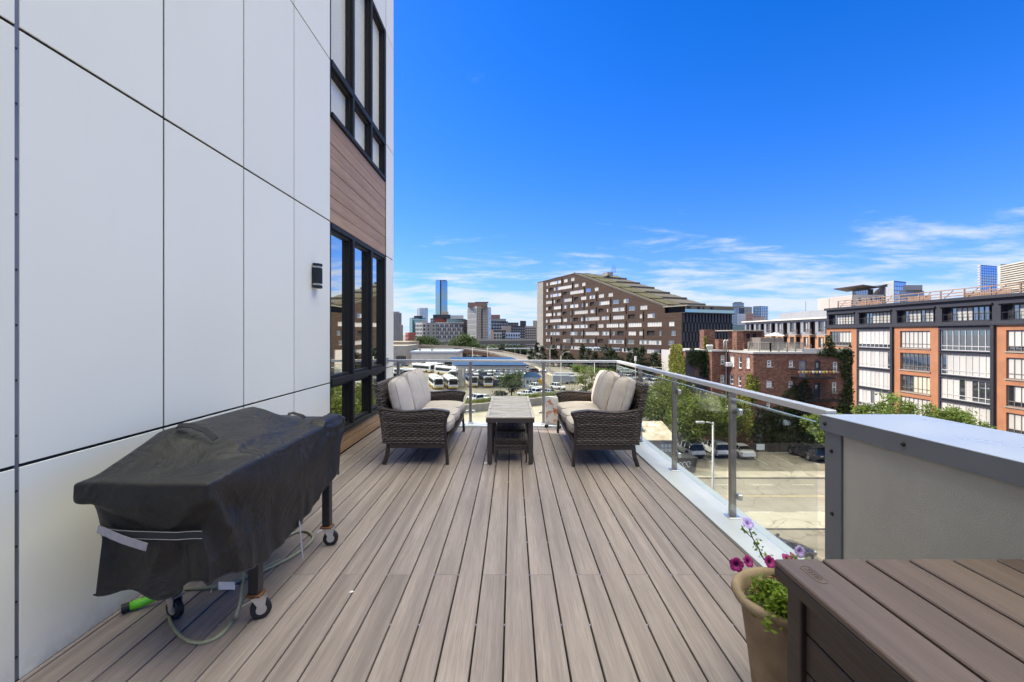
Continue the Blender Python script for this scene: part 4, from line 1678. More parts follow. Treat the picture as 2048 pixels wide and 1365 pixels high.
# ---------------------------------------------------------------- light grey and tan apartment row further along the same street
GX = 64.6
gp_ = Plane((GX, 126.5), (GX, 92.0))
TAN = mat('tan_brick_wall', (.40, .205, .105), .85, var=.12, vscale=.8, coords='World')
GREYC = mat('pale_grey_cladding', (.25, .255, .265), .85, spec=.2, var=.08, vscale=.5, coords='World')
go_ = (GX, 110, GZ)
grey = thing('grey_tan_apartment_building', 'pale grey over tan apartment building with recessed balconies beyond the brick building', 'apartment building', go_)
gz = [(1.9, 4.25), (-1.4, .95), (-4.7, -2.35)]
nb = 7
wb = gp_.L / nb
gh = []
for k in range(nb):
    for z0, z1 in gz:
        gh.append((k * wb + .8, k * wb + wb * .5, z0 + .1, z1 - .05, 'w'))
        gh.append((k * wb + wb * .6, k * wb + wb * .96, z0 - .35, z1, 'b'))
mb = MB()
wall(mb, gp_, 0, gp_.L, GZ, 1.25, [h[:4] for h in gh if h[3] < 1.4], .3)
mb.build('tan_wall', TAN, grey, off=go_)
mb = MB()
wall(mb, gp_, 0, gp_.L, 1.25, 4.75, [h[:4] for h in gh if h[3] > 1.4], .3)
mb.build('grey_wall', GREYC, grey, off=go_)
mb = MB()
mb.box(GX + .9, GX + 15, 92, 126.5, GZ, 4.7)
mb.build('core_wall', mat('balcony_shade', (.11, .06, .045), .9), grey, off=go_)
for a, b, z0, z1, k in gh:
    if k == 'w':
        window(grey, go_, gp_, a, b, z0, z1, back=-.25, fw=.1, cols=3, fm=WINBR, curt=[1] if rg.random() < .4 else [], transom=.7)
    else:
        m_ = MB()
        gp_.box(m_, a - .15, b + .15, z0 - .18, z0 - .002, -.85, .9)
        sl = m_.build('balcony_slab', CONC, grey, off=go_)
        m_ = MB()
        gp_.box(m_, a - .12, b + .12, z0 + .95, z0 + 1.02, .80, .86)
        for q in range(9):
            s = a - .1 + (b - a + .2) * q / 8
            gp_.box(m_, s - .02, s + .02, z0, z0 + .949, .81, .85)
        m_.build('balcony_rail', WINBR, sl, off=go_)
mb = MB()
gp_.box(mb, -.5, gp_.L + .3, 4.753, 5.05, -15, .7)
mb.build('cornice', mat('cream_cornice', (.62, .58, .50), .7), grey, off=go_)
mb = MB()
mb.box(GX + 4, GX + 14, 93, 117, 5.053, 6.9)
mb.build('roof_storey', GREYC, grey, off=go_)
m_ = MB()
for y in (100, 108):
    m_.tube([(GX + 5, y, 6.9), (GX + 5, y, 9.3)], .04, 5)
m_.build('roof_antenna', WINF_D, grey, off=go_)

# ---------------------------------------------------------------- old red brick building with ivy
BRICK, kt = new_mat('old_red_brick')
kg = kt.node('ShaderNodeNewGeometry').outputs['Position']
ks = kt.node('ShaderNodeSeparateXYZ', {0: kg})
ku = kt.node('ShaderNodeCombineXYZ', {0: kt.math('ADD', ks.outputs[0], ks.outputs[1]), 1: ks.outputs[2]}).outputs[0]
kb = kt.node('ShaderNodeTexBrick', {'Vector': ku, 'Color1': (.085, .030, .020, 1), 'Color2': (.245, .105, .066, 1), 'Mortar': (.17, .12, .09, 1), 'Scale': 1.0,
                                    'Mortar Size': .018, 'Bias': -.1, 'Brick Width': .42, 'Row Height': .14})
kn = kt.noise(kt.coords('World'), .5, 6, .65)
kn2 = kt.noise(kt.coords('World'), 5.0, 4, .6)
kc = kt.mix(kt.rng(kn, .4, .7, 0, .55), kb.outputs[0], (.105, .043, .031))
kc = kt.mix(kt.rng(kn2, .5, .75, 0, .5), kc, (.31, .16, .105))
kt.out(kt.node('ShaderNodeBsdfPrincipled', {'Base Color': kc, 'Roughness': .9, 'Specular IOR Level': .2,
                                            'Normal': kt.bump(kb.outputs['Fac'], -.5, .02)}).outputs[0])
ZT = -.95                                            # roof line
Q = [at(1705, HY, 57.0)[:2], at(1507, HY, 57.0)[:2]]
x1 = Q[1][0]
y2 = x1 * F / (1455 - CX)
x3 = at(1424, HY, y2)[0]
y4 = x3 * F / (1412 - CX)
x5 = at(1371, HY, y4)[0]
y6 = x5 * F / (1340 - CX)
bo = (x1, 57.0, GZ)
brickb = thing('brick_building', 'old red brick apartment building partly covered in ivy with white sash windows and rooftop deck', 'apartment building', bo)
PF = Plane(Q[1], Q[0])                               # shaded front, s to the right
PL = Plane((x1, y2), (x1, 57.0))                     # sunlit side
PB2 = Plane((x3, y2), (x1, y2))                      # shaded return
PC = Plane((x3, y4), (x3, y2))                       # narrow sunlit strip
PD = Plane((x5, y4), (x3, y4))                       # dark recessed wall
PE_ = Plane((x5, y6), (x5, y4))                      # ivy wall
Z1 = lambda x, y: (1320 + x / 4.55, 640 + y / 4.55)


def hole(pl, x0, x1_, y0, y1):
    s0, za = pl.px(*Z1(x0, y1))
    s1, zb = pl.px(*Z1(x1_, y0))
    return (min(s0, s1), max(s0, s1), min(za, zb), max(za, zb))


fronts = {
    'F': (PF, [(975, 1015, 368, 425), (1175, 1212, 372, 428), (1575, 1615, 382, 472), (970, 1018, 556, 612), (1172, 1210, 560, 612), (1567, 1607, 568, 660),
               (970, 1002, 755, 802), (1168, 1208, 758, 802), (1262, 1302, 785, 838), (895, 957, 955, 1050), (1062, 1145, 890, 955)],
          [(1266, 1332, 370, 520), (1408, 1462, 373, 520), (1263, 1315, 568, 718), (1400, 1455, 573, 718)]),
    'L': (PL, [(635, 674, 328, 422), (713, 742, 335, 440), (783, 815, 340, 442), (632, 667, 503, 582), (710, 737, 515, 602), (780, 806, 530, 610), (745, 772, 710, 800), (640, 668, 720, 800)], []),
    'B': (PB2, [(553, 588, 322, 402), (550, 585, 500, 570), (560, 612, 675, 748)], []),
    'C': (PC, [], []),
    'D': (PD, [], [(312, 362, 395, 520), (300, 350, 600, 720)]),
    'E': (PE_, [(110, 134, 368, 432), (172, 198, 376, 444), (108, 132, 520, 590)], []),
}
DOORM = mat('dark_door', (.035, .032, .045), .6)
DOORV = mat('mauve_door', (.20, .18, .23), .6)
SILL = mat('stone_sill', (.34, .28, .23), .8)
DARKW = mat('dark_recess_wall', (.055, .05, .06), .8, var=.2, vscale=.8, coords='World')  # recessed wall coloured darker than the brick
for key, (pl, ws, ds) in fronts.items():
    hw = [hole(pl, *w) for w in ws]
    hd = [hole(pl, *w) for w in ds]
    mb = MB()
    wall(mb, pl, 0, pl.L, GZ, ZT, hw + hd, .22)
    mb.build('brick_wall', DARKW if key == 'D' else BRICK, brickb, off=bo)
    for h in hw:
        window(brickb, bo, pl, *h, back=-.16, fw=.10, cols=1 if h[1] - h[0] < 1.6 else 2, fm=WINF_W, transom=(h[3] - h[2]) * .5, curt=[0] if rg.random() < .12 else [])
        m_ = MB()
        pl.box(m_, h[0] - .12, h[1] + .12, h[2] - .16, h[2] - .002, -.02, .10)
        if key in 'LC':                              # arched brick heads over the side windows
            n_ = 8
            c_, w_ = (h[0] + h[1]) / 2, (h[1] - h[0]) / 2 + .08
            pts = [(c_ + w_ * math.cos(math.pi * i / n_), h[3] + .02 + .34 * math.sin(math.pi * i / n_)) for i in range(n_ + 1)]
            m_.prism([pl.P(s, z, .005) for s, z in pts], [pl.P(s, z, .06) for s, z in pts])
        m_.build('window_surround', SILL if key not in 'LC' else mat('dark_brick_arch', (.12, .06, .045), .9), brickb, off=bo)
    for i, h in enumerate(hd):
        m_ = MB()
        pl.box(m_, h[0] + .02, h[1] - .02, h[2], h[3] - .02, -.20, -.12)
        d_ = m_.build('door', DOORV if i == 0 and key == 'F' else (mat('brown_door', (.13, .07, .05), .6) if key == 'D' else DOORM), brickb, off=bo)
        m_ = MB()
        pl.box(m_, h[0] + .25, h[1] - .25, h[2] + 1.1, h[3] - .3, -.119, -.11)
        m_.build('door_pane', GLS, d_, off=bo)
mb = MB()                                            # solid behind the skins
pts = [(x5 + .25, y6), (x5 + .25, y4 + .25), (x3 + .25, y4 + .25), (x3 + .25, y2 + .25), (x1 + .25, y2 + .25), (x1 + .25, 57.25), (Q[0][0], 57.25), (Q[0][0], y6)]
mb.prism([(x, y, GZ) for x, y in pts], [(x, y, ZT - .02) for x, y in pts])
mb.build('core_wall', VOID, brickb, off=bo)
mb = MB()
e = .12
pts = [(x5 - e, y6), (x5 - e, y4 - e), (x3 - e, y4 - e), (x3 - e, y2 - e), (x1 - e, y2 - e), (x1 - e, 57 - e), (Q[0][0] + e, 57 - e), (Q[0][0] + e, y6)]
mb.prism([(x, y, ZT + .003) for x, y in pts], [(x, y, ZT + .22) for x, y in pts])
mb.build('roof_coping', mat('grey_roof_coping', (.33, .31, .29), .8), brickb, off=bo)
mb = MB()
mb.box(Q[0][0] - .02, Q[0][0], 57.0, y6, GZ, ZT)
mb.build('brick_wall', BRICK, brickb, off=bo)
# rooftop: chimneys, low walls, penthouse with little arches
ZR2 = ZT + .223


def roofbox(name, px0, px1, py_top, Y, depth, m, zb=ZR2, py_bot=None):
    x0, x1_ = at(px0, HY, Y)[0], at(px1, HY, Y)[0]
    m_ = MB()
    m_.box(x0, x1_, Y, Y + depth, zb if py_bot is None else at(0, py_bot, Y)[2], at(0, py_top, Y)[2], .02)
    return m_.build(name, m, brickb, off=bo)


ch_ = roofbox('chimney', 1408, 1430, 660, 67.5, 1.6, BRICK)
roofbox('roof_wall', 1437, 1474, 679.5, 65.5, 1.2, BRICK)
roofbox('chimney', 1473.5, 1487, 663.5, 62.5, 1.3, BRICK)
roofbox('penthouse_wall', 1488, 1527, 663, 68.5, 5, BRICK)
roofbox('penthouse_roof', 1466, 1529, 660.5, 68.0, 6, CONC, py_bot=662.5)
for a in (1493, 1506):
    roofbox('window', a, a + 7, 668, 68.44, .05, VOID, py_bot=677)
roofbox('roof_shed', 1521, 1568, 676, 65, 3, mat('shed_cladding', (.16, .13, .11), .8, var=.2))
roofbox('grey_parapet', 1610, 1705, 698, 57.6, .6, mat('grey_parapet', (.36, .35, .35), .8))
vn = mat('galvanised_vent', (.5, .5, .48), .4, .6)
for px in (1448, 1453):
    X, Y = at(px, HY, 63.5)[0], 63.5
    m_ = MB()
    m_.tube([(X, Y, ZR2), (X, Y, ZR2 + 1.25), (X + .12, Y, ZR2 + 1.4), (X + .3, Y, ZR2 + 1.3)], .09, 8)
    m_.build('roof_vent', vn, brickb, smooth=True, off=bo)
for k in range(3):
    X, Y = at(1416 + k * 3.6, HY, 65)[0], 65.0
    m_ = MB()
    m_.lathe([(.0, .75), (.22, .7), (.26, .5), (.15, .3), (.15, 0)], 12, (X, Y, ZR2))
    m_.build('chimney_pot', vn, brickb, smooth=True, off=bo)
dk = thing('roof_deck', 'weathered wood deck railing on the roof of the brick building', 'deck', (36, 58, ZR2))
do_ = (36, 58, ZR2)
DKW = mat('grey_weathered_wood', (.27, .245, .20), .85, var=.25, vscale=2, coords='World')
fence_pts = [(at(1497, HY, 60.5)[0], 60.5), (at(1541, HY, 58.2)[0], 58.2), (at(1607, HY, 58.2)[0], 58.2)]
for (a, b) in zip(fence_pts, fence_pts[1:]):
    L = math.dist(a, b)
    n_ = max(2, int(L / .95))
    for k in range(n_ + 1):
        x, y = a[0] + (b[0] - a[0]) * k / n_, a[1] + (b[1] - a[1]) * k / n_
        m_ = MB()
        m_.box(x - .06, x + .06, y - .06, y + .06, ZR2 + .002, ZR2 + 1.15)
        m_.build('post', DKW, dk, off=do_)
        if k < n_:
            x2, y2_ = a[0] + (b[0] - a[0]) * (k + 1) / n_, a[1] + (b[1] - a[1]) * (k + 1) / n_
            m_ = MB()
            m_.bar((x, y - .02, ZR2 + 1.19), (x2, y2_ - .02, ZR2 + 1.19), .14, .06)
            m_.build('handrail', DKW, dk, off=do_)
            for q in range(1, 7):
                f_ = q / 7
                m_ = MB()
                X, Y = x + (x2 - x) * f_, y + (y2_ - y) * f_
                m_.box(X - .04, X + .04, Y - .015, Y + .015, ZR2 + .05, ZR2 + 1.12)
                m_.build('baluster', DKW, dk, off=do_)
um = thing('patio_umbrella', 'pale open umbrella standing on the roof deck of the brick building', 'umbrella', (at(1549, HY, 62)[0], 62, ZR2))
m_ = MB()
m_.lathe([(1.25, 2.0), (.7, 2.22), (0.02, 2.45)], 10, caps=(False, True))
m_.build('canopy', mat('umbrella_canvas', (.68, .66, .60), .8), um)
m_ = MB()
m_.tube([(0, 0, 0), (0, 0, 2.4)], .03, 6)
m_.build('pole', WINF_D, um)
# balconies with flower boxes on the shaded front
IRON = mat('black_iron', (.015, .015, .017), .5, .3)


def balcony(px0, px1, py_floor, label, boxes):
    s0, z = PF.px(*Z1(px0, py_floor))
    s1, _ = PF.px(*Z1(px1, py_floor))
    b_ = MB()
    PF.box(b_, s0, s1, z - .14, z, .01, 1.35)
    sl = b_.build('balcony_floor', IRON, brickb, off=bo)
    b_ = MB()
    for zz in (.05, 1.0):
        PF.box(b_, s0, s1, z + zz, z + zz + .05, 1.27, 1.32)
        PF.box(b_, s0, s0 + .05, z + zz, z + zz + .05, .02, 1.26)
        PF.box(b_, s1 - .05, s1, z + zz, z + zz + .05, .02, 1.26)
    n_ = int((s1 - s0) / .16)
    for q in range(n_ + 1):
        s = s0 + (s1 - s0 - .03) * q / n_
        PF.box(b_, s, s + .025, z + .101, z + .999, 1.28, 1.305)
    b_.build('balcony_rail', IRON, sl, off=bo)
    return s0, s1, z


s0, s1, z = balcony(1190, 1530, 522, '', True)
balcony(1258, 1560, 722, '', False)
balcony(1255, 1420, 846, '', False)
FLP = [mat('terracotta_pot', (.36, .16, .08), .8), mat('white_pot', (.6, .58, .54), .7), mat('yellow_pot', (.5, .38, .1), .7)]
fp = thing('balcony_planters', 'row of potted flowers along the upper balcony rail of the brick building', 'flower pots', PF.P(s0, z + .6, 1.4))
rp = random.Random(3)
for q in range(11):
    s = s0 + .15 + q * .42
    b_ = MB()
    c = PF.P(s, z + .62, 1.5)
    b_.lathe([(.10, 0), (.15, .26), (.0, .26)], 10, c)
    b_.build('pot', FLP[rp.randrange(3)], fp, off=PF.P(s0, z + .6, 1.4))
ac = thing('window_air_conditioner', 'pale boxy air conditioner hanging in an upper window of the sunlit brick wall', 'air conditioner', PL.P(*PL.px(*Z1(638, 405)), .3))
m_ = MB()
aco = PL.P(*PL.px(*Z1(638, 405)), .3)
sA, zA = PL.px(*Z1(638, 405))
PL.box(m_, sA - .38, sA + .38, zA - .28, zA + .28, -.15, .62, .03)
m_.build('case', WINF_W, ac, off=aco)
m_ = MB()
for k in range(5):
    PL.box(m_, sA - .30, sA + .30, zA - .2 + k * .09, zA - .16 + k * .09, .621, .635)
m_.build('grille', WINF_D, ac, off=aco, kind='stuff')
dp = MB()
sd_, _ = PB2.px(1456, 700)
dp.tube([PB2.P(PB2.L - .25, ZT - .1, .14), PB2.P(PB2.L - .25, GZ + .2, .14)], .07, 8)
dp.build('downpipe', vn, brickb, off=bo)

# low annex with a roof terrace in front of the shaded return
ax0, ax1, ay0 = x3 - 1.2, x1 - .02, 60.2
az = at(0, 822, ay0)[2]
m_ = MB()
m_.box(ax0, ax1, ay0, y2 - .02, GZ + .01, az)
m_.build('annex_wall', BRICK, brickb, off=bo)
m_ = MB()
m_.box(ax0 - .15, ax1 - .01, ay0 - .15, y2 - .03, az + .003, az + .22)
an = m_.build('annex_roof', LIGHTW, brickb, off=bo)
m_ = MB()
for k in range(14):
    x = ax0 + (ax1 - ax0 - .2) * k / 13
    m_.box(x, x + .04, ay0, ay0 + .04, az + .223, az + 1.2)
m_.box(ax0, ax1 - .1, ay0, ay0 + .05, az + 1.2, az + 1.26)
m_.build('terrace_rail', IRON, an, off=bo, kind='stuff')

# ---------------------------------------------------------------- leaves, trees and ivy


def leaf_mat(name, dark, light, trans=.25):
    m, t = new_mat(name)
    isl = t.node('ShaderNodeNewGeometry').outputs['Random Per Island']
    n = t.noise(t.coords('World'), .55, 3, .6)
    k = t.math('ADD', t.math('MULTIPLY', isl, .6), t.math('MULTIPLY', t.rng(n, .3, .7, 0, 1), .4))
    c = t.mix(k, dark, light)
    p = t.node('ShaderNodeBsdfPrincipled', {'Base Color': c, 'Roughness': .55, 'Specular IOR Level': .35}).outputs[0]
    tl = t.node('ShaderNodeBsdfTranslucent', {'Color': t.mix(.5, c, light)}).outputs[0]
    t.out(t.node('ShaderNodeMixShader', {0: trans, 1: p, 2: tl}).outputs[0])
    return m


LEAF = leaf_mat('street_tree_leaf', (.040, .070, .010), (.205, .250, .030), .32)
LEAFD = leaf_mat('dark_oak_leaf', (.012, .022, .010), (.050, .066, .026))
LEAFB = leaf_mat('bright_leaf', (.06, .10, .015), (.20, .26, .05), .35)
LEAFO = leaf_mat('deep_green_leaf', (.020, .042, .010), (.075, .110, .022))
LEAFC = leaf_mat('mixed_leaf', (.045, .070, .012), (.20, .215, .04), .3)
IVYL = leaf_mat('sunny_ivy_leaf', (.075, .100, .012), (.30, .29, .05), .3)  # sunlit and shaded copies of the ivy: light put into leaf colours
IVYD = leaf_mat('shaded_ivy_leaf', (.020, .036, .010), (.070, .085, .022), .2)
BARK = mat('tree_bark', (.085, .065, .05), .95, var=.3, vscale=9, bump=.6, bscale=30, bdist=.02)


def leaf_cards(rs, C, size, up=.35):
    """Leaf shaped quads of the given size centred on the points C, turned every way."""
    n = len(C)
    nrm = rs.normal(size=(n, 3))
    nrm[:, 2] = np.abs(nrm[:, 2]) * (1 + up) + .1
    nrm /= np.linalg.norm(nrm, axis=1)[:, None]
    t = np.cross(nrm, rs.normal(size=(n, 3)))
    t /= np.linalg.norm(t, axis=1)[:, None] + 1e-9
    b = np.cross(nrm, t)
    s = (size * rs.uniform(.6, 1.35, n))[:, None]
    return np.stack([C - t * s * .62, C - b * s * .33 - nrm * s * .05, C + t * s * .62, C + b * s * .33 - nrm * s * .05], 1)


def make_tree(name, label, loc, h, r, seed, leaf, n=4200, size=.2, trunk=.3, shape='round', group=None, lean=(0, 0), thick=.03, clumps=None, droop=0.0):
    rs = np.random.RandomState(seed)
    rg_ = random.Random(seed)
    t = thing(name, label, 'tree' if 'bush' not in name and 'shrub' not in name else 'bush', loc, 0, group)
    zc = h * (trunk + 1) / 2
    hz = h * (1 - trunk) / 2
    K = clumps or max(14, int(26 * r / 2))
    cents = []
    while len(cents) < K:
        p = rs.normal(size=3)
        p /= np.linalg.norm(p)
        p *= rs.uniform(.25, 1) ** .6
        if shape == 'cone':
            k = (1 - p[2]) / 2 * 1.25 + .12
            q = np.array([p[0] * r * min(k, 1.1), p[1] * r * min(k, 1.1), zc + p[2] * hz])
        else:
            w = 1.0 - .25 * max(0, p[2])
            q = np.array([p[0] * r * w, p[1] * r * w, zc + p[2] * hz])
        q[:2] += np.array(lean) * (q[2] / h)
        cents.append(q)
    cents = np.array(cents)
    m_ = MB()
    top = Vector((lean[0] * .8, lean[1] * .8, h * .86))
    tp_ = [Vector((0, 0, 0)), Vector((lean[0] * .2 + rg_.uniform(-.1, .1), lean[1] * .2, h * trunk * .8)), Vector((lean[0] * .5 + rg_.uniform(-.2, .2), lean[1] * .5 + rg_.uniform(-.2, .2), h * .6)), top]
    m_.tube(tp_, [h * thick, h * thick * .78, h * thick * .42, h * thick * .1], 8)
    for q in cents[::2]:
        z0 = min(max(q[2] - h * .22, h * trunk * .7), h * .7)
        k = z0 / h
        a = Vector((lean[0] * k * .9, lean[1] * k * .9, z0))
        b = Vector(q)
        md = (a + b) / 2 + Vector((0, 0, -.04 * h))
        m_.tube([a, md, b], [h * thick * .32, h * thick * .2, h * thick * .06], 5, False)
    m_.build('trunk', BARK, t, smooth=True)
    per = n // K
    pts = []
    for q in cents:
        cr = r * rs.uniform(.20, .38)
        d = rs.normal(size=(per, 3)) * cr * np.array([.62, .62, .42])
        if droop:
            d[:, 2] -= droop * np.abs(rs.normal(size=per))
        pts.append(q + d)
    V = leaf_cards(rs, np.concatenate(pts), size)
    quads_mesh('crown', V, leaf, t)
    return t


def ivy(name, label, patches, leaf, size, seed, off=.12):
    """Ivy clinging to wall planes: patches = [(plane, [(s, z, rs, rz, count), ...])]."""
    rs = np.random.RandomState(seed)
    out = []
    for pl, blobs in patches:
        for s, z, a, b, n in blobs:
            th = rs.uniform(0, 2 * np.pi, n)
            q = np.sqrt(rs.uniform(0, 1, n)) * (1 + .18 * np.sin(3 * th + s) + .12 * np.sin(7 * th))
            S, Z = s + a * q * np.cos(th), z + b * q * np.sin(th)
            ok = (S > -.1) & (S < pl.L + .1) & (Z > GZ)
            S, Z = S[ok], Z[ok]
            O = rs.uniform(.03, off * 2, len(S))
            C = np.stack([pl.p[0] + pl.d[0] * S + pl.n[0] * O, pl.p[1] + pl.d[1] * S + pl.n[1] * O, Z], 1)
            V = leaf_cards(rs, C, size, 0)
            out.append(V)
    o = quads_mesh(name, np.concatenate(out), leaf)
    return tag(o, label, 'ivy', kind='stuff')


S_ = lambda pl, px: pl.px(px)[0]
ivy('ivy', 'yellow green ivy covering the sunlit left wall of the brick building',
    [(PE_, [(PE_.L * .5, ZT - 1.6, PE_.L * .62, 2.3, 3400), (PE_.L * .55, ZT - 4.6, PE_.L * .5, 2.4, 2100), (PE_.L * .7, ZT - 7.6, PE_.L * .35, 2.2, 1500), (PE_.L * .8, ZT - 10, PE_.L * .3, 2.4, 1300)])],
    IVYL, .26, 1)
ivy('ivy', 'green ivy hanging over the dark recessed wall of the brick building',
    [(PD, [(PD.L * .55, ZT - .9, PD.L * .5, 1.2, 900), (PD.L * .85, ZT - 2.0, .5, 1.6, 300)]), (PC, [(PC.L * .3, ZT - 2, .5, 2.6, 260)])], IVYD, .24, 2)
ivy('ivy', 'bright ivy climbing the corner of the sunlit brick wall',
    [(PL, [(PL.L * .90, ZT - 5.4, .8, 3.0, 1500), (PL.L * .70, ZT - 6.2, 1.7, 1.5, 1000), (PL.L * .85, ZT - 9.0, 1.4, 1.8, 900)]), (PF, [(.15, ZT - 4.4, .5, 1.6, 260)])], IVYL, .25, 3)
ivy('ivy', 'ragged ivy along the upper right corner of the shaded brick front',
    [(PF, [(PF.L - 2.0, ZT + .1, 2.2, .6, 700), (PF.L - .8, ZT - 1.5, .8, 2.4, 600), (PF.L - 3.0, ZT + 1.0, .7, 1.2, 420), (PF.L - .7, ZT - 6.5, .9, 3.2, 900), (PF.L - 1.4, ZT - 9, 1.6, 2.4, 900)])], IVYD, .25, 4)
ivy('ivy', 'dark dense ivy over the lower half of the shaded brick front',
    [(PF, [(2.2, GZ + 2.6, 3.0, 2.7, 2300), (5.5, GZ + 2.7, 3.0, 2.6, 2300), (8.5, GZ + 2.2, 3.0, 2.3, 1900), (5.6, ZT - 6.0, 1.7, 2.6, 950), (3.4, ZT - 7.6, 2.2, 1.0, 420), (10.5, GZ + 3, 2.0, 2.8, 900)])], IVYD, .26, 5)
ivy('ivy', 'green ivy growing up the roof chimney of the brick building',
    [(Plane(at(1408, HY, 67.4)[:2], at(1412, HY, 67.4)[:2]), [(.05, ZR2 + .9, .35, 1.2, 260)])], IVYL, .22, 6)

# trees of the lot and along the streets
LOT_T = (
    ('leafy_tree', 'broad leafy tree standing behind the shed with the tan roof', (20.6, 62.5), 8.2, 3.6, LEAF, 31),
    ('leafy_tree', 'leaning leafy tree over the white car beside the dumpster', (21.3, 54.2), 7.4, 2.9, LEAF, 32),
    ('leafy_tree', 'leafy tree over the white cars at the foot of the ivy wall', (26.2, 56.6), 7.0, 2.5, LEAF, 33),
    ('leafy_tree', 'tall leafy tree between the far trees and the ivy covered wall', (24.0, 66.5), 9.4, 3.0, LEAFC, 34),
    ('leafy_tree', 'olive green tree right behind the corner of the near sofa railing', (17.0, 66.0), 7.6, 3.2, LEAFC, 35),
)
for k, (nm, lb, (x, y), h, r, lf, sd_) in enumerate(LOT_T):
    make_tree(nm, lb, (x, y, GZ), h, r, sd_, lf, n=6500, size=.27, trunk=.3, lean=(.6, 0) if k == 1 else (0, 0), thick=.026)
make_tree('feathery_tree', 'bright green feathery tree with drooping branches beside the grey metal cabinet', (34.3, 49.5, GZ), 6.7, 2.1, 41, LEAFB, n=5200, size=.24, trunk=.50, thick=.018, droop=.3, clumps=16)
for k, (px, Y, ztop, r, lb) in enumerate((
        (1728, 50.0, -5.9, 1.5, 'small bright tree between the brick building and the orange building'),
        (1785, 49.0, -5.0, 2.3, 'wide bright tree in front of the first charcoal bay of the orange building'),
        (1878, 48.0, -5.6, 1.9, 'bright tree in front of the orange bay with the blue curtains'),
        (1938, 47.0, -5.5, 2.0, 'bright tree in front of the second charcoal bay of the orange building'))):
    X = at(px, HY, Y)[0]
    make_tree('street_tree', lb, (X, Y, GZ), ztop - GZ, r, 51 + k, LEAFB, n=3000, size=.25, trunk=.38, thick=.02, group='trees along the orange building')
make_tree('street_tree', 'small tree in the bus yard in front of the blue canopy', (at(1023, HY, 103)[0], 103, GZ), 6.4, 2.9, 61, LEAFO, n=4200, size=.34, trunk=.28)
make_tree('round_bush', 'dark round bush beside the yard tree trunk', (at(1001, HY, 104)[0], 104, GZ), 2.0, 1.7, 62, LEAFD, n=900, size=.3, trunk=.05)
make_tree('street_tree', 'thin airy tree behind the far corner of the railing', (at(1172, HY, 106)[0], 106, GZ), 6.2, 2.3, 63, LEAFC, n=1900, size=.3, trunk=.2)
rt = random.Random(5)
dark = ((1078, .03, 6.5), (1094, .07, 9.0), (1109, .12, 7.5), (1124, .17, 9.4), (1151, .26, 7.0), (1166, .31, 5.8), (1184, .37, 9.6), (1199, .42, 7.6), (1217, .50, 6.6),
        (1229, .55, 10.2), (1246, .62, 8.8), (1262, .68, 6.8), (1277, .74, 7.8), (1297, .82, 8.4), (1314, .88, 9.2), (1330, .94, 8.0))
words = ('pale concrete edge', 'second window column', 'lamp with the bent arm', 'lamp post top', 'first wide window band', 'low gap in the trees', 'tallest middle windows', 'bright hedge start',
         'bright hedge middle', 'railing corner post', 'slot beside the middle', 'white antenna mast', 'glass edge of the railing', 'last slot of the facade', 'pale base panel', 'ivy covered brick wall')
for k, (px, f_, h) in enumerate(dark):
    h *= 1.25
    s = bp.px(px)[0]
    p = bp.P(s, GZ, 4.5 + (k % 3))
    make_tree('conifer_tree', f'dark evergreen before the sloped brown building, number {k} side'.replace(f', number {k} side', f', by the {words[k]}'), p, h, 2.1 + .12 * (k % 4), 70 + k, LEAFD, n=1500, size=.5, trunk=.1,
              shape='cone', group='dark trees along the foot of the brown building', thick=.02)
for k, (px, py, w, h, lf, lb) in enumerate(((850, 692, 9, 13.6, LEAFO, 'big round dark green tree left of the elevated railway'), (930, 692, 10, 14.2, LEAFO, 'biggest dark green tree below the beige tower'),
                                            (985, 694, 9, 6.5, LEAFO, 'low dark tree under the elevated railway, nearest the beige tower'), (1012, 695, 9, 6.5, LEAFD, 'low dark tree under the middle of the elevated railway'),
                                            (1032, 696, 7, 6.5, LEAFD, 'low dark tree beside the railway pier'), (790, 684, 9, 7, LEAFB, 'yellow green tree at the very left of the skyline'))):
    Y = 300.0
    p = at(px, HY, Y)
    make_tree('broad_tree', lb, (p[0], Y, GZ), h, w, 120 + k, lf, n=9000, size=.8, trunk=.05, thick=.03, clumps=60)
for k, (px, py) in enumerate(((1155, 738), (1178, 742), (1200, 745), (1222, 746))):
    p = on(px, py + 6)
    make_tree('round_bush', f'bright green hedge bush before the dark trees, {("leftmost", "second from left", "third from left", "rightmost")[k]} of four', p, 2.6, 3.0, 140 + k, LEAFB, n=1100, size=.5, trunk=.02, group='hedge bushes')
rs = np.random.RandomState(9)
C = np.concatenate([np.stack([rs.uniform(-9, 14, 5200), np.zeros(5200), GZ + 1.45 + np.abs(rs.normal(0, .22, 5200))], 1)])
C[:, 1] = 86.6 + (C[:, 0] + 8.6) * .6875 + rs.uniform(.3, 3.0, len(C))
tag(quads_mesh('ground_cover', leaf_cards(rs, C, .3), LEAFC), 'rough green weeds along the top of the concrete retaining wall', 'weeds', kind='stuff')

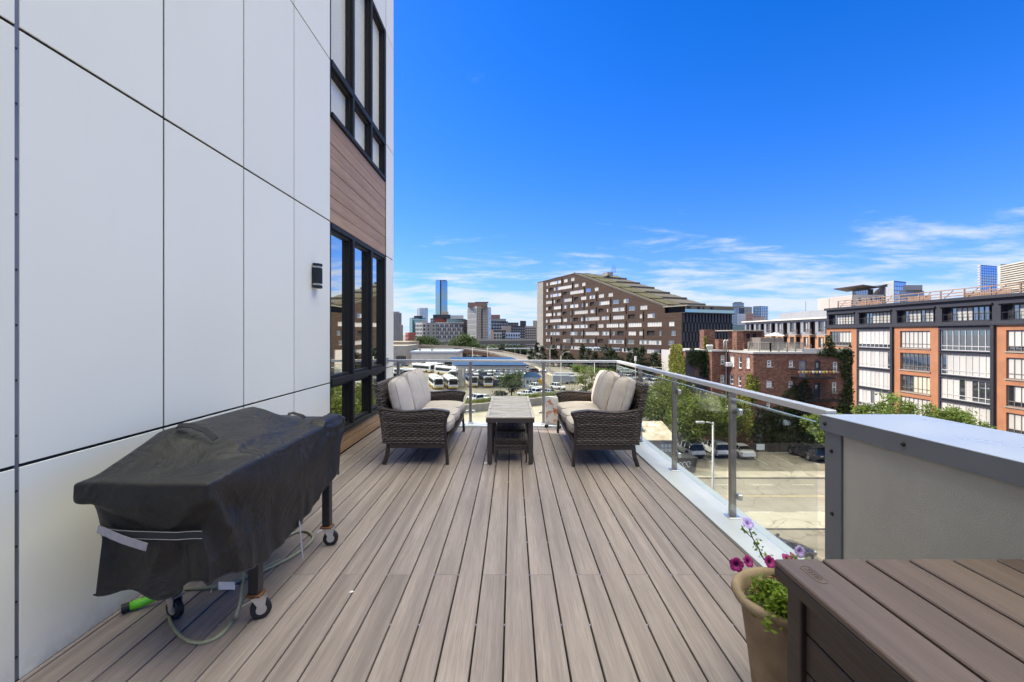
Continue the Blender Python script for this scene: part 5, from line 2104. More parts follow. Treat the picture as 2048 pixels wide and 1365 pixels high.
# ---------------------------------------------------------------- vehicles
CARW = mat('white_car_paint', (.58, .57, .54), .3, coat=.6, var=.02)
CARK = mat('black_car_paint', (.015, .015, .017), .28, coat=.7, var=.05)
CARG = mat('silver_car_paint', (.34, .35, .36), .32, .5, coat=.5, var=.03)
CARR = mat('maroon_car_paint', (.10, .035, .03), .35, coat=.5, var=.05)
CARB = mat('navy_car_paint', (.03, .045, .09), .35, coat=.5, var=.05)
CARGL = glass_mat('car_glass', body=(.012, .013, .014), tint=(.6, .63, .62), refl=.03, edge=.22)
TYRE = mat('car_tyre', (.014, .014, .014), .8)
RIM = mat('alloy_rim', (.42, .42, .43), .35, .8)
TAIL = mat('red_tail_lamp', (.42, .02, .015), .25)
HEADL = mat('clear_head_lamp', (.7, .7, .68), .2)
TRIM = mat('black_car_trim', (.02, .02, .02), .6)
PLATE = mat('number_plate', (.6, .6, .58), .5)


def car_shape(kind):
    """Stations along the car (front at +x): (x, sill z, belt z, half width low, half width belt), and the cabin."""
    if kind == 'suv':
        body = [(-2.36, .48, .86, .80, .78), (-2.30, .36, .98, .90, .88), (-1.9, .30, 1.04, .95, .93), (-.6, .28, 1.02, .97, .95), (.9, .28, 1.02, .97, .95), (1.25, .30, 1.00, .95, .91),
                (1.9, .32, .94, .94, .88), (2.25, .38, .84, .88, .80), (2.36, .46, .72, .80, .72)]
        cab = [(-2.24, 1.0, .86), (-2.02, 1.62, .70), (-1.7, 1.73, .70), (-.4, 1.76, .71), (.25, 1.68, .70), (1.12, 1.02, .86)]
        wb, wr = (-1.42, 1.46), .39
    else:
        body = [(-2.30, .46, .80, .76, .72), (-2.22, .34, .92, .86, .82), (-1.7, .26, .97, .90, .86), (-.4, .24, .92, .92, .89), (.8, .24, .92, .92, .89), (1.2, .26, .90, .90, .86),
                (1.8, .28, .82, .88, .82), (2.2, .34, .70, .82, .74), (2.32, .42, .60, .74, .66)]
        cab = [(-1.75, .95, .78), (-1.1, 1.36, .60), (-.3, 1.44, .61), (.25, 1.40, .60), (1.15, .92, .78)]
        wb, wr = (-1.36, 1.40), .33
    return body, cab, wb, wr


def loft_car(kind):
    body, cab, wb, wr = car_shape(kind)
    b = MB()
    P = []
    for x, z0, z1, w0, w1 in body:
        zm = z0 + (z1 - z0) * .55
        P.append([(x, -w0 * .9, z0), (x, -w0, z0 + .10), (x, -(w0 + .02), zm), (x, -w1, z1 - .06), (x, -w1 * .90, z1), (x, w1 * .90, z1), (x, w1, z1 - .06), (x, w0 + .02, zm), (x, w0, z0 + .10), (x, w0 * .9, z0), (x, -w0 * .9, z0)])
    b.grid(P)
    b.face(P[0][:-1][::-1])
    b.face(P[-1][:-1])
    rows_ = []
    for x, z, w in cab:
        rows_.append([(x, -w, z - .05), (x, -w * .93, z), (x, w * .93, z), (x, w, z - .05)])
    g_ = MB()
    top = cab[1:-1]
    # roof skin (paint) and glass all round below it
    b.grid([[(x, -w * .98, z - .03), (x, -w * .9, z + .01), (x, w * .9, z + .01), (x, w * .98, z - .03)] for x, z, w in top])
    belt = lambda x: np.interp(x, [q[0] for q in body], [q[2] for q in body]) - .02
    bw = lambda x: float(np.interp(x, [q[0] for q in body], [q[4] for q in body])) * .93
    for s in (-1, 1):
        n = 12
        xs = [cab[0][0] + (cab[-1][0] - cab[0][0]) * i / n for i in range(n + 1)]
        zt_ = lambda x: float(np.interp(x, [q[0] for q in cab], [q[1] for q in cab])) - .04
        wt_ = lambda x: float(np.interp(x, [q[0] for q in cab], [q[2] for q in cab]))
        g_.grid([[(x, s * bw(x), belt(x)) for x in xs], [(x, s * (wt_(x) + .0), max(zt_(x), belt(x))) for x in xs]])
        pil = MB() if False else b
        for xp in ((-1.75, -.62, .28) if kind == 'suv' else (-1.15, -.45, .35)):    # body-coloured pillars
            z_ = zt_(xp)
            pil.bar((xp, s * (bw(xp) + .012), belt(xp)), (xp + .03, s * (wt_(xp) + .012), z_), .03, .10, up=(1, 0, 0))
    (x0, z0, w0), (x1, z1, w1) = cab[0], cab[1]
    rear = [(x0, -w0 * .92, z0), (x0, w0 * .92, z0), (x1 - .01, w1 * .96, z1 - .03), (x1 - .01, -w1 * .96, z1 - .03)]
    g_.face(rear)
    (x0, z0, w0), (x1, z1, w1) = cab[-1], cab[-2]
    g_.face([(x0, -w0 * .94, z0), (x0, w0 * .94, z0), (x1 + .01, w1 * .97, z1 - .02), (x1 + .01, -w1 * .97, z1 - .02)][::-1])
    return b, g_, wb, wr, body


def make_car(kind, paint, label, loc, rz, group=None):
    t = thing('parked_car', label, 'car', loc, rz, group)
    b, g_, wb, wr, body = loft_car(kind)
    b.build('body', paint, t, smooth=40)
    g_.build('window_glass', CARGL, t)
    hw = body[3][3]
    for x in wb:
        for s in (-1, 1):
            m_ = MB()
            m_.tube([(x, s * (hw - .20), wr), (x, s * (hw - .17), wr), (x, s * (hw + .015), wr), (x, s * (hw + .03), wr)], [wr * .92, wr, wr, wr * .92], 18)
            w_ = m_.build('wheel', TYRE, t, smooth=40)
            m_ = MB()
            m_.cyl((x, s * (hw + .02), wr), (x, s * (hw + .04), wr), wr * .62, 14)
            m_.build('rim', RIM, w_)
            m_ = MB()
            m_.tube([(x + (wr + .07) * math.cos(a), s * (hw + .004), wr + (wr + .07) * math.sin(a)) for a in [math.pi * i / 10 for i in range(11)]], .05, 6)
            m_.build('wheel_arch', TRIM, t, smooth=True)
    xr, zb = body[0][0], body[1][2]
    for s in (-1, 1):
        m_ = MB()
        m_.box(xr + .03, xr + .16, s * .56, s * .885, zb - .24, zb - .06, .02)
        m_.build('tail_light', TAIL, t)
        m_ = MB()
        m_.box(-xr - .26, -xr - .10, s * .50, s * .80, .66 if kind == 'suv' else .56, .80 if kind == 'suv' else .68, .02)
        m_.build('headlight', HEADL, t)
        m_ = MB()
        m_.box(.86, 1.06, s * .93, s * 1.13, 1.04, 1.19, .04)
        m_.build('door_mirror', paint, t)
    m_ = MB()
    m_.box(xr - .03, xr + .12, -.80, .80, .36, .58, .04)
    m_.build('rear_bumper', TRIM if kind == 'suv' else paint, t)
    m_ = MB()
    m_.box(xr - .002, xr + .02, -.16, .16, .66, .78)
    m_.build('number_plate', PLATE, t)
    if kind == 'suv':
        for s in (-1, 1):
            m_ = MB()
            m_.tube([(-1.8, s * .60, 1.74), (-1.7, s * .60, 1.80), (.1, s * .60, 1.80), (.2, s * .60, 1.74)], .022, 6)
            m_.build('roof_rail', TRIM, t)
    return t


P90 = math.pi / 2
ZC = GZ + .012
suv = make_car('suv', CARW, 'white off-road car beside the leaning tree and the dumpster', (21.6, 55.7, ZC), P90 + .10)
copy_tree(suv, (24.9, 55.9, ZC), P90 + .04, 'white off-road car between the lamp post and the railing post')
make_car('sedan', CARW, 'low white saloon car parked at the end of the white cars', (27.6, 55.4, ZC), P90 + .02)
make_car('suv', CARK, 'black off-road car with red tail lamps parked in front of the ivy wall', (35.1, 54.3, ZC), P90 + .10)
make_car('sedan', CARG, 'silver car half hidden by the grey metal cabinet beside the black car', (38.0, 55.0, ZC), P90 + .04)
make_car('sedan', CARK, 'dark car at the kerb below the terrace, only its roof corner showing', (17.3, 29.6, GZ + .005), .25)


def simple_car(kind, paints):
    """Far cars are only a few pixels: one mesh with paint, glass, tyre."""
    b, g_, wb, wr, body = loft_car(kind)
    m_ = MB()
    m_.v, m_.f = list(b.v), list(b.f)
    m_.m = [0] * len(b.f)
    n = len(m_.v)
    m_.v += g_.v
    m_.f += [tuple(i + n for i in q) for q in g_.f]
    m_.m += [1] * len(g_.f)
    m_.cur = 2
    for x in wb:
        for s in (-1, 1):
            m_.cyl((x, s * .72, wr), (x, s * .98, wr), wr, 12)
    return m_


far_src = {}
PN = {'white': CARW, 'black': CARK, 'silver': CARG, 'maroon': CARR, 'navy': CARB}
ncar = 0


def far_car(kind, colour, x, y, rz, label, group=None):
    if (kind, colour) not in far_src:
        o = simple_car(kind, None).build('parked_car', [PN[colour], CARGL, TYRE], smooth=40)
        far_src[kind, colour] = o
    else:
        o = far_src[kind, colour].copy()
        COL.objects.link(o)
    o.location = (x, y, GZ + .006)
    o.rotation_euler = (0, 0, rz)
    return tag(o, label, 'car', group)


for px, py, kd, co, rz, lb in (
        (1074, 779, 'suv', 'white', -.9, 'white car beside the small blue roofed kiosk'),
        (1116, 779, 'suv', 'white', -.9, 'white car in front of the grey box trailer'),
        (1052, 793, 'sedan', 'white', 2.4, 'white car behind the weeds right of the yard tree'),
        (1064, 790, 'suv', 'white', 2.4, 'white car second from the yard tree, behind the weeds'),
        (1096, 790, 'sedan', 'silver', 2.4, 'silver car behind the weeds beside the railing post'),
        (950, 803, 'suv', 'white', 2.2, 'white car above the concrete wall beside the left railing post'),
        (968, 801, 'sedan', 'white', 2.2, 'white car above the concrete wall left of the tables'),
        (1070, 746, 'suv', 'maroon', .5, 'maroon van at the right end of the blue canopy'),
        (1054, 742, 'suv', 'white', .4, 'white van behind the right end of the blue canopy'),
        (792, 734, 'suv', 'silver', 0, 'silver van beside the low brown building at the left'),
        (808, 733, 'sedan', 'navy', 0, 'navy car in front of the left edge of the pale shed'),
        (903, 729, 'suv', 'white', 0, 'white van parked at the dark door of the shed')):
    p = on(px, py)
    far_car(kd, co, p[0], p[1], rz, lb)
rc = random.Random(12)
cols = ['white', 'silver', 'black', 'navy', 'white', 'silver', 'white', 'maroon']
rowname = ('frontmost row under', 'second row under', 'middle row under', 'fourth row behind', 'farthest row behind')
for r_, (py, pxa, pxb, n_) in enumerate(((757, 990, 1050, 5), (751, 945, 1052, 9), (745, 940, 1050, 10), (740, 935, 1045, 10), (736, 935, 1040, 9))):
    for k in range(n_):
        px = pxa + (pxb - pxa) * (k + .5) / n_ + rc.uniform(-1.5, 1.5)
        p = on(px, py)
        c = cols[rc.randrange(8)]
        far_car('suv' if rc.random() < .5 else 'sedan', c, p[0], p[1], -1.2 + rc.uniform(-.05, .05), f'{c} car parked in the {rowname[r_]} the blue canopy', 'cars crowded around the blue canopy')
for k in range(7):                                             # far lot beyond the railing, right
    p = on(1262 + k * 13, 760 + (k % 3) * 9)
    c = cols[(k * 3) % 8]
    far_car('suv', c, p[0], p[1], .5, f'{c} car in the small lot before the far street trees', 'cars in the small far lot')

# city buses
BUSW = mat('bus_white_paint', (.66, .65, .60), .4, var=.04)
BUSY = mat('bus_yellow_paint', (.55, .36, .06), .45, var=.08)
BUSR = mat('bus_roof_unit', (.55, .54, .52), .6)
BUSRED = mat('bus_red_band', (.55, .14, .08), .5)


def make_bus(label, loc, rz, band=BUSY, L=12.0):
    t = thing('city_bus', label, 'bus', loc, rz, 'buses parked in the yard')
    m_ = MB()
    m_.box(-L / 2, L / 2, -1.27, 1.27, .75, 3.05, .16)
    m_.build('body', BUSW, t)
    m_ = MB()
    m_.box(-L / 2 + .02, L / 2 - .02, -1.26, 1.26, .35, .745, .08)
    m_.build('lower_band', band, t)
    m_ = MB()
    m_.box(L / 2 - .05, L / 2 + .03, -1.12, 1.12, 1.30, 2.62, .04)
    m_.build('windscreen', CARGL, t)
    m_ = MB()
    m_.box(L / 2 - .02, L / 2 + .035, -.9, .9, 2.66, 2.92, .02)
    m_.build('destination_sign', TRIM, t)
    for s in (-1, 1):
        m_ = MB()
        m_.box(-L / 2 + .6, L / 2 - .9, s * 1.265, s * 1.285, 1.45, 2.45)
        m_.build('side_window_band', CARGL, t)
        m_ = MB()
        m_.bar((L / 2 + .05, s * 1.2, 2.4), (L / 2 + .35, s * 1.42, 2.2), .12, .3)
        m_.build('mirror', TRIM, t)
        for x in (-L / 2 + 3.0, L / 2 - 2.6):
            m_ = MB()
            m_.cyl((x, s * 1.0, .5), (x, s * 1.275, .5), .5, 16)
            m_.build('wheel', TYRE, t)
        m_ = MB()
        m_.box(L / 2 - .02, L / 2 + .02, s * .75, s * 1.1, .70, .90)
        m_.build('headlight', HEADL, t)
    for x0, x1_ in ((-L / 2 + 1, -L / 2 + 3.4), (.2, 2.2)):
        m_ = MB()
        m_.box(x0, x1_, -.8, .8, 3.051, 3.30, .06)
        m_.build('roof_unit', BUSR, t)
    m_ = MB()
    for k in range(6):
        m_.box(-L / 2 + 4 + k * .9, -L / 2 + 4.4 + k * .9, -.25, .25, 3.051, 3.10)
    m_.build('roof_hatch', BUSR, t, kind='stuff')
    return t


def bus_at(px, py, px2, py2, src=None, label=None):
    """Nose at photo point 1, tail towards photo point 2, both on the yard."""
    a, b = on(px, py), on(px2, py2)
    rz = math.atan2(a[1] - b[1], a[0] - b[0])
    c = (a[0] - 6 * math.cos(rz), a[1] - 6 * math.sin(rz), GZ + .006)
    return make_bus(label, c, rz) if src is None else copy_tree(src, c, rz, label)


b0 = bus_at(877.5, 780, 862, 767, None, 'white and yellow bus facing the terrace, left one of the two beside the sofa cushion')
bus_at(907, 780, 890, 767, b0, 'white and yellow bus facing the terrace, right one of the two beside the sofa cushion')
bus_at(947, 776, 934, 764, b0, 'white bus half hidden by the railing post under the canopy')
bus_at(977, 776, 962, 764, b0, 'white bus under the canopy left of the yard tree')
bus_at(866, 746, 822, 742, b0, 'white bus seen from the side with dark windows, at the left of the second row')
bus_at(880, 743, 850, 738, b0, 'white bus behind the second row of buses, its nose between two others')
bus_at(874, 748, 912, 752, b0, 'bus with yellow lower side seen from the side, second row')
bus_at(905, 762, 916, 752, b0, 'blue white bus seen from behind near the canopy columns')
br_ = on(826, 757)
bb = copy_tree(b0, (br_[0] - 4, br_[1] + 2, GZ + .006), .1, 'long white bus behind the sofa back at the left')
bb2 = copy_tree(b0, (br_[0] - 8, br_[1] - 9, GZ + .006), .1, 'white bus with red band nearest the sofa back at the left')
for bx in (bb, bb2):
    for c in bx.children:
        if c.name.startswith('lower_band'):
            c.data = c.data.copy()
            c.data.materials[0] = BUSRED

# ---------------------------------------------------------------- yard buildings
SHEDW = mat('cream_shed_cladding', (.50, .46, .38), .7, var=.06, vscale=.3, coords='World', grime=.2)
p0, p1 = at(823, HY, 203), at(914, HY, 203)
sh = thing('bus_garage', 'long low cream coloured garage with pale roof behind the parked buses', 'shed', (p0[0], 203, GZ))
so_ = (p0[0], 203, GZ)
sp_ = Plane(p0[:2], p1[:2])
zt_ = at(0, 706, 203)[2]
gh_ = [sp_.px(889, 730)[0], sp_.px(904, 730)[0]]
mb = MB()
wall(mb, sp_, 0, sp_.L, GZ, zt_, [(gh_[0], gh_[1], GZ + .01, GZ + 3.6)] + [(sp_.px(a)[0], sp_.px(a + 7)[0], GZ + 1.1, GZ + 2.2) for a in (831, 845, 858, 873)], .4)
mb.box(p0[0], p1[0], 203.45, 225, GZ, zt_)
mb.build('wall', SHEDW, sh, off=so_)
mb = MB()
mb.box(p0[0] - .5, p1[0] + .5, 202.6, 226, zt_ + .003, zt_ + .7)
mb.build('roof', mat('pale_blue_roof', (.42, .46, .50), .5, .2), sh, off=so_)
for a in (831, 845, 858, 873):
    m_ = MB()
    sp_.box(m_, sp_.px(a)[0], sp_.px(a + 7)[0], GZ + 1.1, GZ + 2.2, -.38, -.3)
    m_.build('window', GLS, sh, off=so_)
m_ = MB()
sp_.box(m_, gh_[0], gh_[1], GZ + .01, GZ + 3.6, -.39, -.3)
m_.build('garage_door', VOID, sh, off=so_)
for k, px in enumerate((840, 864)):
    m_ = MB()
    x = at(px, HY, 208)[0]
    m_.cyl((x, 208, zt_ + .7), (x, 208, zt_ + 2.0), .5, 10)
    m_.build('roof_vent', CONC, sh, off=so_)

lb_ = thing('low_warehouse', 'low brown warehouse with flat roofs at the far left beyond the garage', 'warehouse', (-60, 225, GZ))
for px0, px1, py, Y, d, m in ((760, 812, 692, 225, 30, CONC), (760, 816, 684, 250, 30, mat('tan_warehouse', (.30, .23, .16), .9, coords='World')), (816, 858, 699, 240, 20, mat('grey_warehouse', (.12, .12, .11), .9)),
                             (858, 905, 698, 245, 20, mat('grey_warehouse', (.12, .12, .11), .9))):
    a, b = at(px0, HY, Y), at(px1, HY, Y)
    m_ = MB()
    m_.box(a[0], b[0], Y, Y + d, GZ, at(0, py, Y)[2])
    m_.build('wall', m, lb_, off=(-60, 225, GZ))
m_ = MB()
for k in range(5):
    a = at(793 + k * 4, HY, 224.8)
    m_.box(a[0], a[0] + .6, 224.7, 224.9, GZ + 1, GZ + 4)
m_.build('window_strip', VOID, lb_, off=(-60, 225, GZ), kind='stuff')

BLUE = mat('blue_canopy_roof', (.012, .050, .125), .7, .0, .2, var=.1, vscale=.4, coords='World')
cz = at(0, 732, 126)[2]
ca = thing('fuel_canopy', 'long blue roofed canopy on pale columns over the bus yard', 'canopy', (at(1045, HY, 128)[0], 128, GZ))
cao = (at(1045, HY, 128)[0], 128, GZ)
x0, x1_ = at(908, HY, 126)[0], at(1058, HY, 126)[0]
mb = MB()
mb.prism([(x0, 125.5, cz), (x1_, 125.5, cz), (x1_ - 4, 150, cz), (x0 - 3, 150, cz)], [(x0, 125.5, cz + .25), (x1_, 125.5, cz + .25), (x1_ - 5, 140, cz + 1.7), (x0 - 3, 140, cz + 1.7)])
mb.build('roof', BLUE, ca, off=cao)
mb = MB()
mb.box(x0 + .6, x1_ - .8, 125.9, 148, cz - .9, cz - .003)
mb.build('fascia', SHEDW, ca, off=cao)
for px in (918, 923, 929, 1028, 1037, 1046):
    for yy in ((126.6,) if px > 930 else (127.5,)):
        m_ = MB()
        x = at(px, HY, yy)[0]
        m_.box(x - .28, x + .28, yy - .28, yy + .28, GZ + .005, cz - .902)
        m_.build('column', SHEDW, ca, off=cao)
kx = on(1065, 776)
ki = thing('yard_kiosk', 'small white kiosk with a sloping blue roof at the end of the canopy', 'kiosk', (kx[0], kx[1], GZ))
mb = MB()
mb.box(-2.0, 2.1, 0, 4, .006, 2.9)
mb.build('wall', mat('kiosk_wall', (.55, .58, .58), .6), ki)
mb = MB()
mb.prism([(-2.4, -.4, 2.903), (2.6, -.4, 2.903), (2.6, 4.4, 2.903), (-2.4, 4.4, 2.903)], [(-2.4, -.4, 3.0), (2.6, -.4, 3.0), (1.0, 2, 4.2), (-1.6, 2, 4.2)])
mb.build('roof', BLUE, ki)
mb = MB()
for k in range(4):
    mb.box(-1.7 + k * .95, -1.0 + k * .95, -.03, -.005, 1.0, 2.2)
mb.build('window', GLS, ki, kind='stuff')
tx = on(1108, 772)
tr_ = thing('box_trailer', 'grey box trailers standing beside the kiosk in the yard', 'trailer', (tx[0], tx[1] + 4, GZ))
for k, (x, y, w, d, h) in enumerate(((0, 0, 5, 2.5, 2.6), (5.2, 2, 4.5, 2.5, 2.2), (1, 5, 6, 2.5, 2.8))):
    m_ = MB()
    m_.box(x, x + w, y, y + d, .5, h, .03)
    m_.build('body', mat('trailer_grey', (.30, .31, .32), .6, var=.15), tr_)
    m_ = MB()
    for s in (.8, w - .8):
        m_.cyl((x + s, y, .4), (x + s, y + .3, .4), .4, 10)
    m_.build('wheel', TYRE, tr_, kind='stuff')
m_ = MB()
m_.box(-.9, .9, -.5, .5, .1, 2.4, .2)
m_.box(-.5, .5, -.6, -.5, .5, 1.8)
ex = on(1082, 776)
o = m_.build('yellow_machine', mat('machine_yellow', (.55, .28, .02), .5))
o.location = (ex[0], ex[1], GZ)
tag(o, 'yellow orange yard machine beside the second railing post', 'machine')

# concrete retaining wall with fence on top
rw = [(-46, 60), (-8.6, 85.2), (7.4, 96.2), (14.5, 104), (19, 118)]
w_ = thing('retaining_wall', 'long concrete retaining wall below the yard seen through the far railing', 'wall', (-8.6, 85.2, GZ))
for a, b in zip(rw, rw[1:]):
    n_ = max(1, int(math.dist(a, b) / 3.2))
    for k in range(n_):
        p = (a[0] + (b[0] - a[0]) * k / n_, a[1] + (b[1] - a[1]) * k / n_)
        q = (a[0] + (b[0] - a[0]) * (k + .992) / n_, a[1] + (b[1] - a[1]) * (k + .992) / n_)
        m_ = MB()
        m_.bar((*p, GZ + .73), (*q, GZ + .73), .35, 1.44, .02)
        m_.build('wall_segment', CONC, w_, off=(-8.6, 85.2, GZ))
fe = thing('chain_link_fence', 'thin grey wire fence posts along the yard above the retaining wall', 'fence', (-8.6, 90, GZ))
FEN = mat('galvanised_fence', (.32, .32, .30), .5, .5)
for a, b in zip(rw, rw[1:]):
    n_ = max(1, int(math.dist(a, b) / 3.0))
    for k in range(n_):
        p = (a[0] + (b[0] - a[0]) * k / n_ - 1.2, a[1] + (b[1] - a[1]) * k / n_ + 2.6)
        q = (a[0] + (b[0] - a[0]) * (k + 1) / n_ - 1.2, a[1] + (b[1] - a[1]) * (k + 1) / n_ + 2.6)
        m_ = MB()
        m_.tube([(*p, GZ + .01), (*p, GZ + 3.6)], .045, 6)
        m_.build('post', FEN, fe, off=(-8.6, 90, GZ))
        m_ = MB()
        m_.tube([(*p, GZ + 3.55), (*q, GZ + 3.55)], .025, 5)
        m_.build('top_wire', FEN, fe, off=(-8.6, 90, GZ))

# road ramp rising to the left, on a brown girder
RAMPD = mat('ramp_asphalt', (.15, .135, .115), .9, var=.12, vscale=.1, coords='World')
GIRD = mat('rusty_girder', (.16, .075, .045), .7, var=.2, vscale=.4, coords='World')
cl_ = [((14.5, 205), -13.1), ((7, 236), -11.6), ((-9, 252), -8.8), ((-30, 262), -6.6), ((-64, 276), -5.4), ((-130, 300), -5.0)]
rp_ = thing('road_ramp', 'concrete road ramp on a rusty brown girder rising left behind the garage', 'bridge', (0, 240, GZ))
ro_ = (0, 240, GZ)
md, gi, pa = MB(), MB(), []
L_, Rr = [], []
for i, ((x, y), z) in enumerate(cl_):
    a, b = cl_[max(i - 1, 0)][0], cl_[min(i + 1, len(cl_) - 1)][0]
    d = Vector((b[0] - a[0], b[1] - a[1], 0)).normalized()
    n = Vector((-d.y, d.x, 0))
    L_.append((Vector((x, y, z)) + n * 6.5))
    Rr.append((Vector((x, y, z)) - n * 6.5))
md.grid([[tuple(p) for p in L_], [tuple(p) for p in Rr]])
md.build('roadway', RAMPD, rp_, off=ro_)
for side in (L_, Rr):
    for p, q in zip(side, side[1:]):
        m_ = MB()
        m_.bar(p + Vector((0, 0, .45)), q + Vector((0, 0, .45)), .4, .9)
        m_.build('parapet', mat('ramp_parapet', (.29, .235, .18), .9), rp_, off=ro_)
        if p.z > -12.5:
            m_ = MB()
            m_.bar(p + Vector((0, 0, -.9)), q + Vector((0, 0, -.9)), .3, 1.7)
            m_.build('girder', GIRD, rp_, off=ro_)
for i in range(1, len(cl_) - 1):
    for p in (L_[i], Rr[i]):
        m_ = MB()
        m_.box(p.x - .6, p.x + .6, p.y - .6, p.y + .6, GZ, p.z - 1.8)
        m_.build('pier', CONC, rp_, off=ro_)
m_ = MB()
for k in range(46):
    f_ = k / 45
    a = Vector((8, 236, -11)) .lerp(Vector((15.5, 150, GZ)), f_)
    m_.tube([(a.x + .2, a.y, a.z), (a.x + .2, a.y, a.z + 1.5)], .10, 4)
o = m_.build('bollard_row', FEN)
tag(o, 'close row of thin fence posts along the near kerb of the far street', 'fence', kind='stuff')
m_ = MB()
for k in range(50):
    a = Vector((17.5, 236, GZ)).lerp(Vector((42.5, 108, GZ)), k / 49)
    m_.tube([(a.x + 1, a.y, a.z), (a.x + 1, a.y, a.z + 1.3)], .10, 4)
tag(m_.build('bollard_row', FEN), 'row of thin fence posts along the far kerb under the dark trees', 'fence', kind='stuff')

VIA = mat('viaduct_steel', (.10, .090, .080), .8, var=.15, vscale=.2, coords='World')
va = thing('elevated_railway', 'dark elevated railway viaduct on piers crossing behind the trees', 'viaduct', (-20, 330, GZ))
vo = (-20, 330, GZ)
a, b = at(840, 684, 345), at(1095, 681, 330)
m_ = MB()
m_.bar((a[0], a[1], a[2] - 1.2), (b[0], b[1], b[2] - 1.2), 9, 2.6)
m_.build('girder', VIA, va, off=vo)
m_ = MB()
m_.bar((a[0], a[1] - 4.3, a[2] + .7), (b[0], b[1] - 4.3, b[2] + .7), .3, 1.1)
m_.build('parapet', CONC, va, off=vo)
for px in (868, 910, 955, 1000, 1046, 1085):
    x = at(px, HY, 337)[0]
    m_ = MB()
    m_.box(x - 1.2, x + 1.2, 335, 339, GZ, -6.4)
    m_.build('pier', CONC, va, off=vo)
for k, px in enumerate((991, 1016, 1054)):
    x = at(px, HY, 270)[0]
    t = thing('station_shelter', f'grey platform shelter below the viaduct, {("left one", "middle one", "right one")[k]} of three', 'shelter', (x, 270, GZ), group='platform shelters')
    m_ = MB()
    m_.box(-5.5, 5.5, -1.5, 1.5, 6.0, 6.5)
    m_.build('roof', mat('shelter_roof', (.42, .43, .44), .6), t)
    for q in (-4, 4):
        m_ = MB()
        m_.box(q - .25, q + .25, -.25, .25, 0, 5.99)
        m_.build('leg', FEN, t)

# lamp posts, masts
LAMPM = mat('lamp_post_grey', (.50, .47, .42), .5, .3)


def lamp(px, Y, ztop, label, arm=1.0, double=False, th=.08, m=LAMPM, up=.0):
    x = at(px, HY, Y)[0]
    t = thing('street_lamp', label, 'street lamp', (x, Y, GZ))
    h = ztop - GZ
    m_ = MB()
    m_.tube([(0, 0, .004), (0, 0, .5), (0, 0, h)], [th * 1.7, th * 1.2, th * .7], 8)
    m_.build('pole', m, t, smooth=True)
    for s in ((-1, 1) if double else (-1 if arm < 0 else 1,)):
        L = abs(arm)
        m_ = MB()
        m_.tube([(0, 0, h - .1), (s * L * .6, 0, h - .02 + up), (s * L, 0, h + up)], th * .6, 6)
        m_.build('arm', m, t, smooth=True)
        m_ = MB()
        m_.box(s * L - .15, s * (L + .75), -.16, .16, h + up - .07, h + up + .07, .03)
        m_.build('lamp_head', m, t)
    return t


lamp(1426, 34.0, at(0, 845, 34)[2], 'pale slim street lamp on the near pavement between two railing posts', -.5, th=.10)
lamp(1122, 118, at(0, 712, 118)[2], 'tall lamp post with a long bent arm left of the railing corner', 1.6, up=1.0)
lamp(1100, 180, at(0, 698, 180)[2], 'double headed lamp post before the brown building', .8, True)
lamp(1189, 118, at(0, 722, 118)[2], 'plain tall lamp post behind the far railing, right of the thin tree', .2)
lamp(945, 160, at(0, 696, 160)[2], 'lamp post rising above the left end of the far railing', .3)
lamp(975, 165, at(0, 693, 165)[2], 'dark lamp post above the blue canopy', .3, m=FEN)
lamp(985, 140, at(0, 708, 140)[2], 'short dark post above the canopy roof', .2, m=TRIM)
lamp(1084, 165, at(0, 705, 165)[2], 'dark thin lamp post at the kerb of the far street', .2, m=TRIM)
lamp(1325, 92, at(0, 735, 92)[2], 'double armed parking lamp left of the ivy corner', 1.8, True)
ms = thing('antenna_mast', 'white mast with a thick cylindrical antenna on top among the dark trees', 'mast', (at(1271, HY, 120)[0], 120, GZ))
h = at(0, 713, 120)[2] - GZ
m_ = MB()
m_.tube([(0, 0, .01), (0, 0, h - 1.2)], .12, 8)
m_.build('pole', LAMPM, ms)
m_ = MB()
m_.cyl((0, 0, h - 1.19), (0, 0, h), .27, 12)
m_.build('antenna', WINF_W, ms)

# things in the lot beside the street: tan roofed shed, dumpster, low fence
sd = thing('tan_roof_shed', 'small grey block shed with a weathered tan sheet roof behind the sofa', 'shed', (15.3, 51.5, GZ))
mb = MB()
mb.box(-2.2, 3.0, 0, 6, .008, 2.7)
mb.build('wall', CONC, sd)
TANR = mat('weathered_tan_roof', (.50, .36, .20), .85, var=.25, vscale=1.1, col2=(.66, .56, .44), bump=.4, bscale=6, bdist=.03)
mb = MB()
mb.prism([(-2.5, -.3, 2.703), (3.3, -.3, 2.703), (3.3, 6.3, 2.703), (-2.5, 6.3, 2.703)], [(-2.5, -.3, 2.8), (3.3, -.3, 2.8), (2.6, 3, 4.3), (-1.8, 3, 4.3)])
mb.build('roof', TANR, sd)
for r_ in range(2):
    for c_ in range(3):
        m_ = MB()
        m_.box(1.5 + c_ * .42, 1.8 + c_ * .42, -.03, -.004, 1.4 + r_ * .5, 1.75 + r_ * .5)
        m_.build('glass_block', mat('glass_block', (.55, .58, .56), .3), sd)
du = thing('dumpster', 'dark graffiti marked dumpster beside the railing post', 'dumpster', (17.9, 48.6, GZ + .13))
mb = MB()
mb.prism([(-1.3, -.8, .1), (1.3, -.8, .1), (1.3, .8, .1), (-1.3, .8, .1)], [(-1.5, -.9, 1.5), (1.5, -.9, 1.5), (1.5, .9, 1.5), (-1.5, .9, 1.5)])
mb.build('bin', mat('dumpster_steel', (.05, .05, .05), .6, .2, var=.3), du)
mb = MB()
mb.box(-1.55, 1.55, -.95, .95, 1.503, 1.6, .03)
mb.build('lid', TRIM, du)
mb = MB()
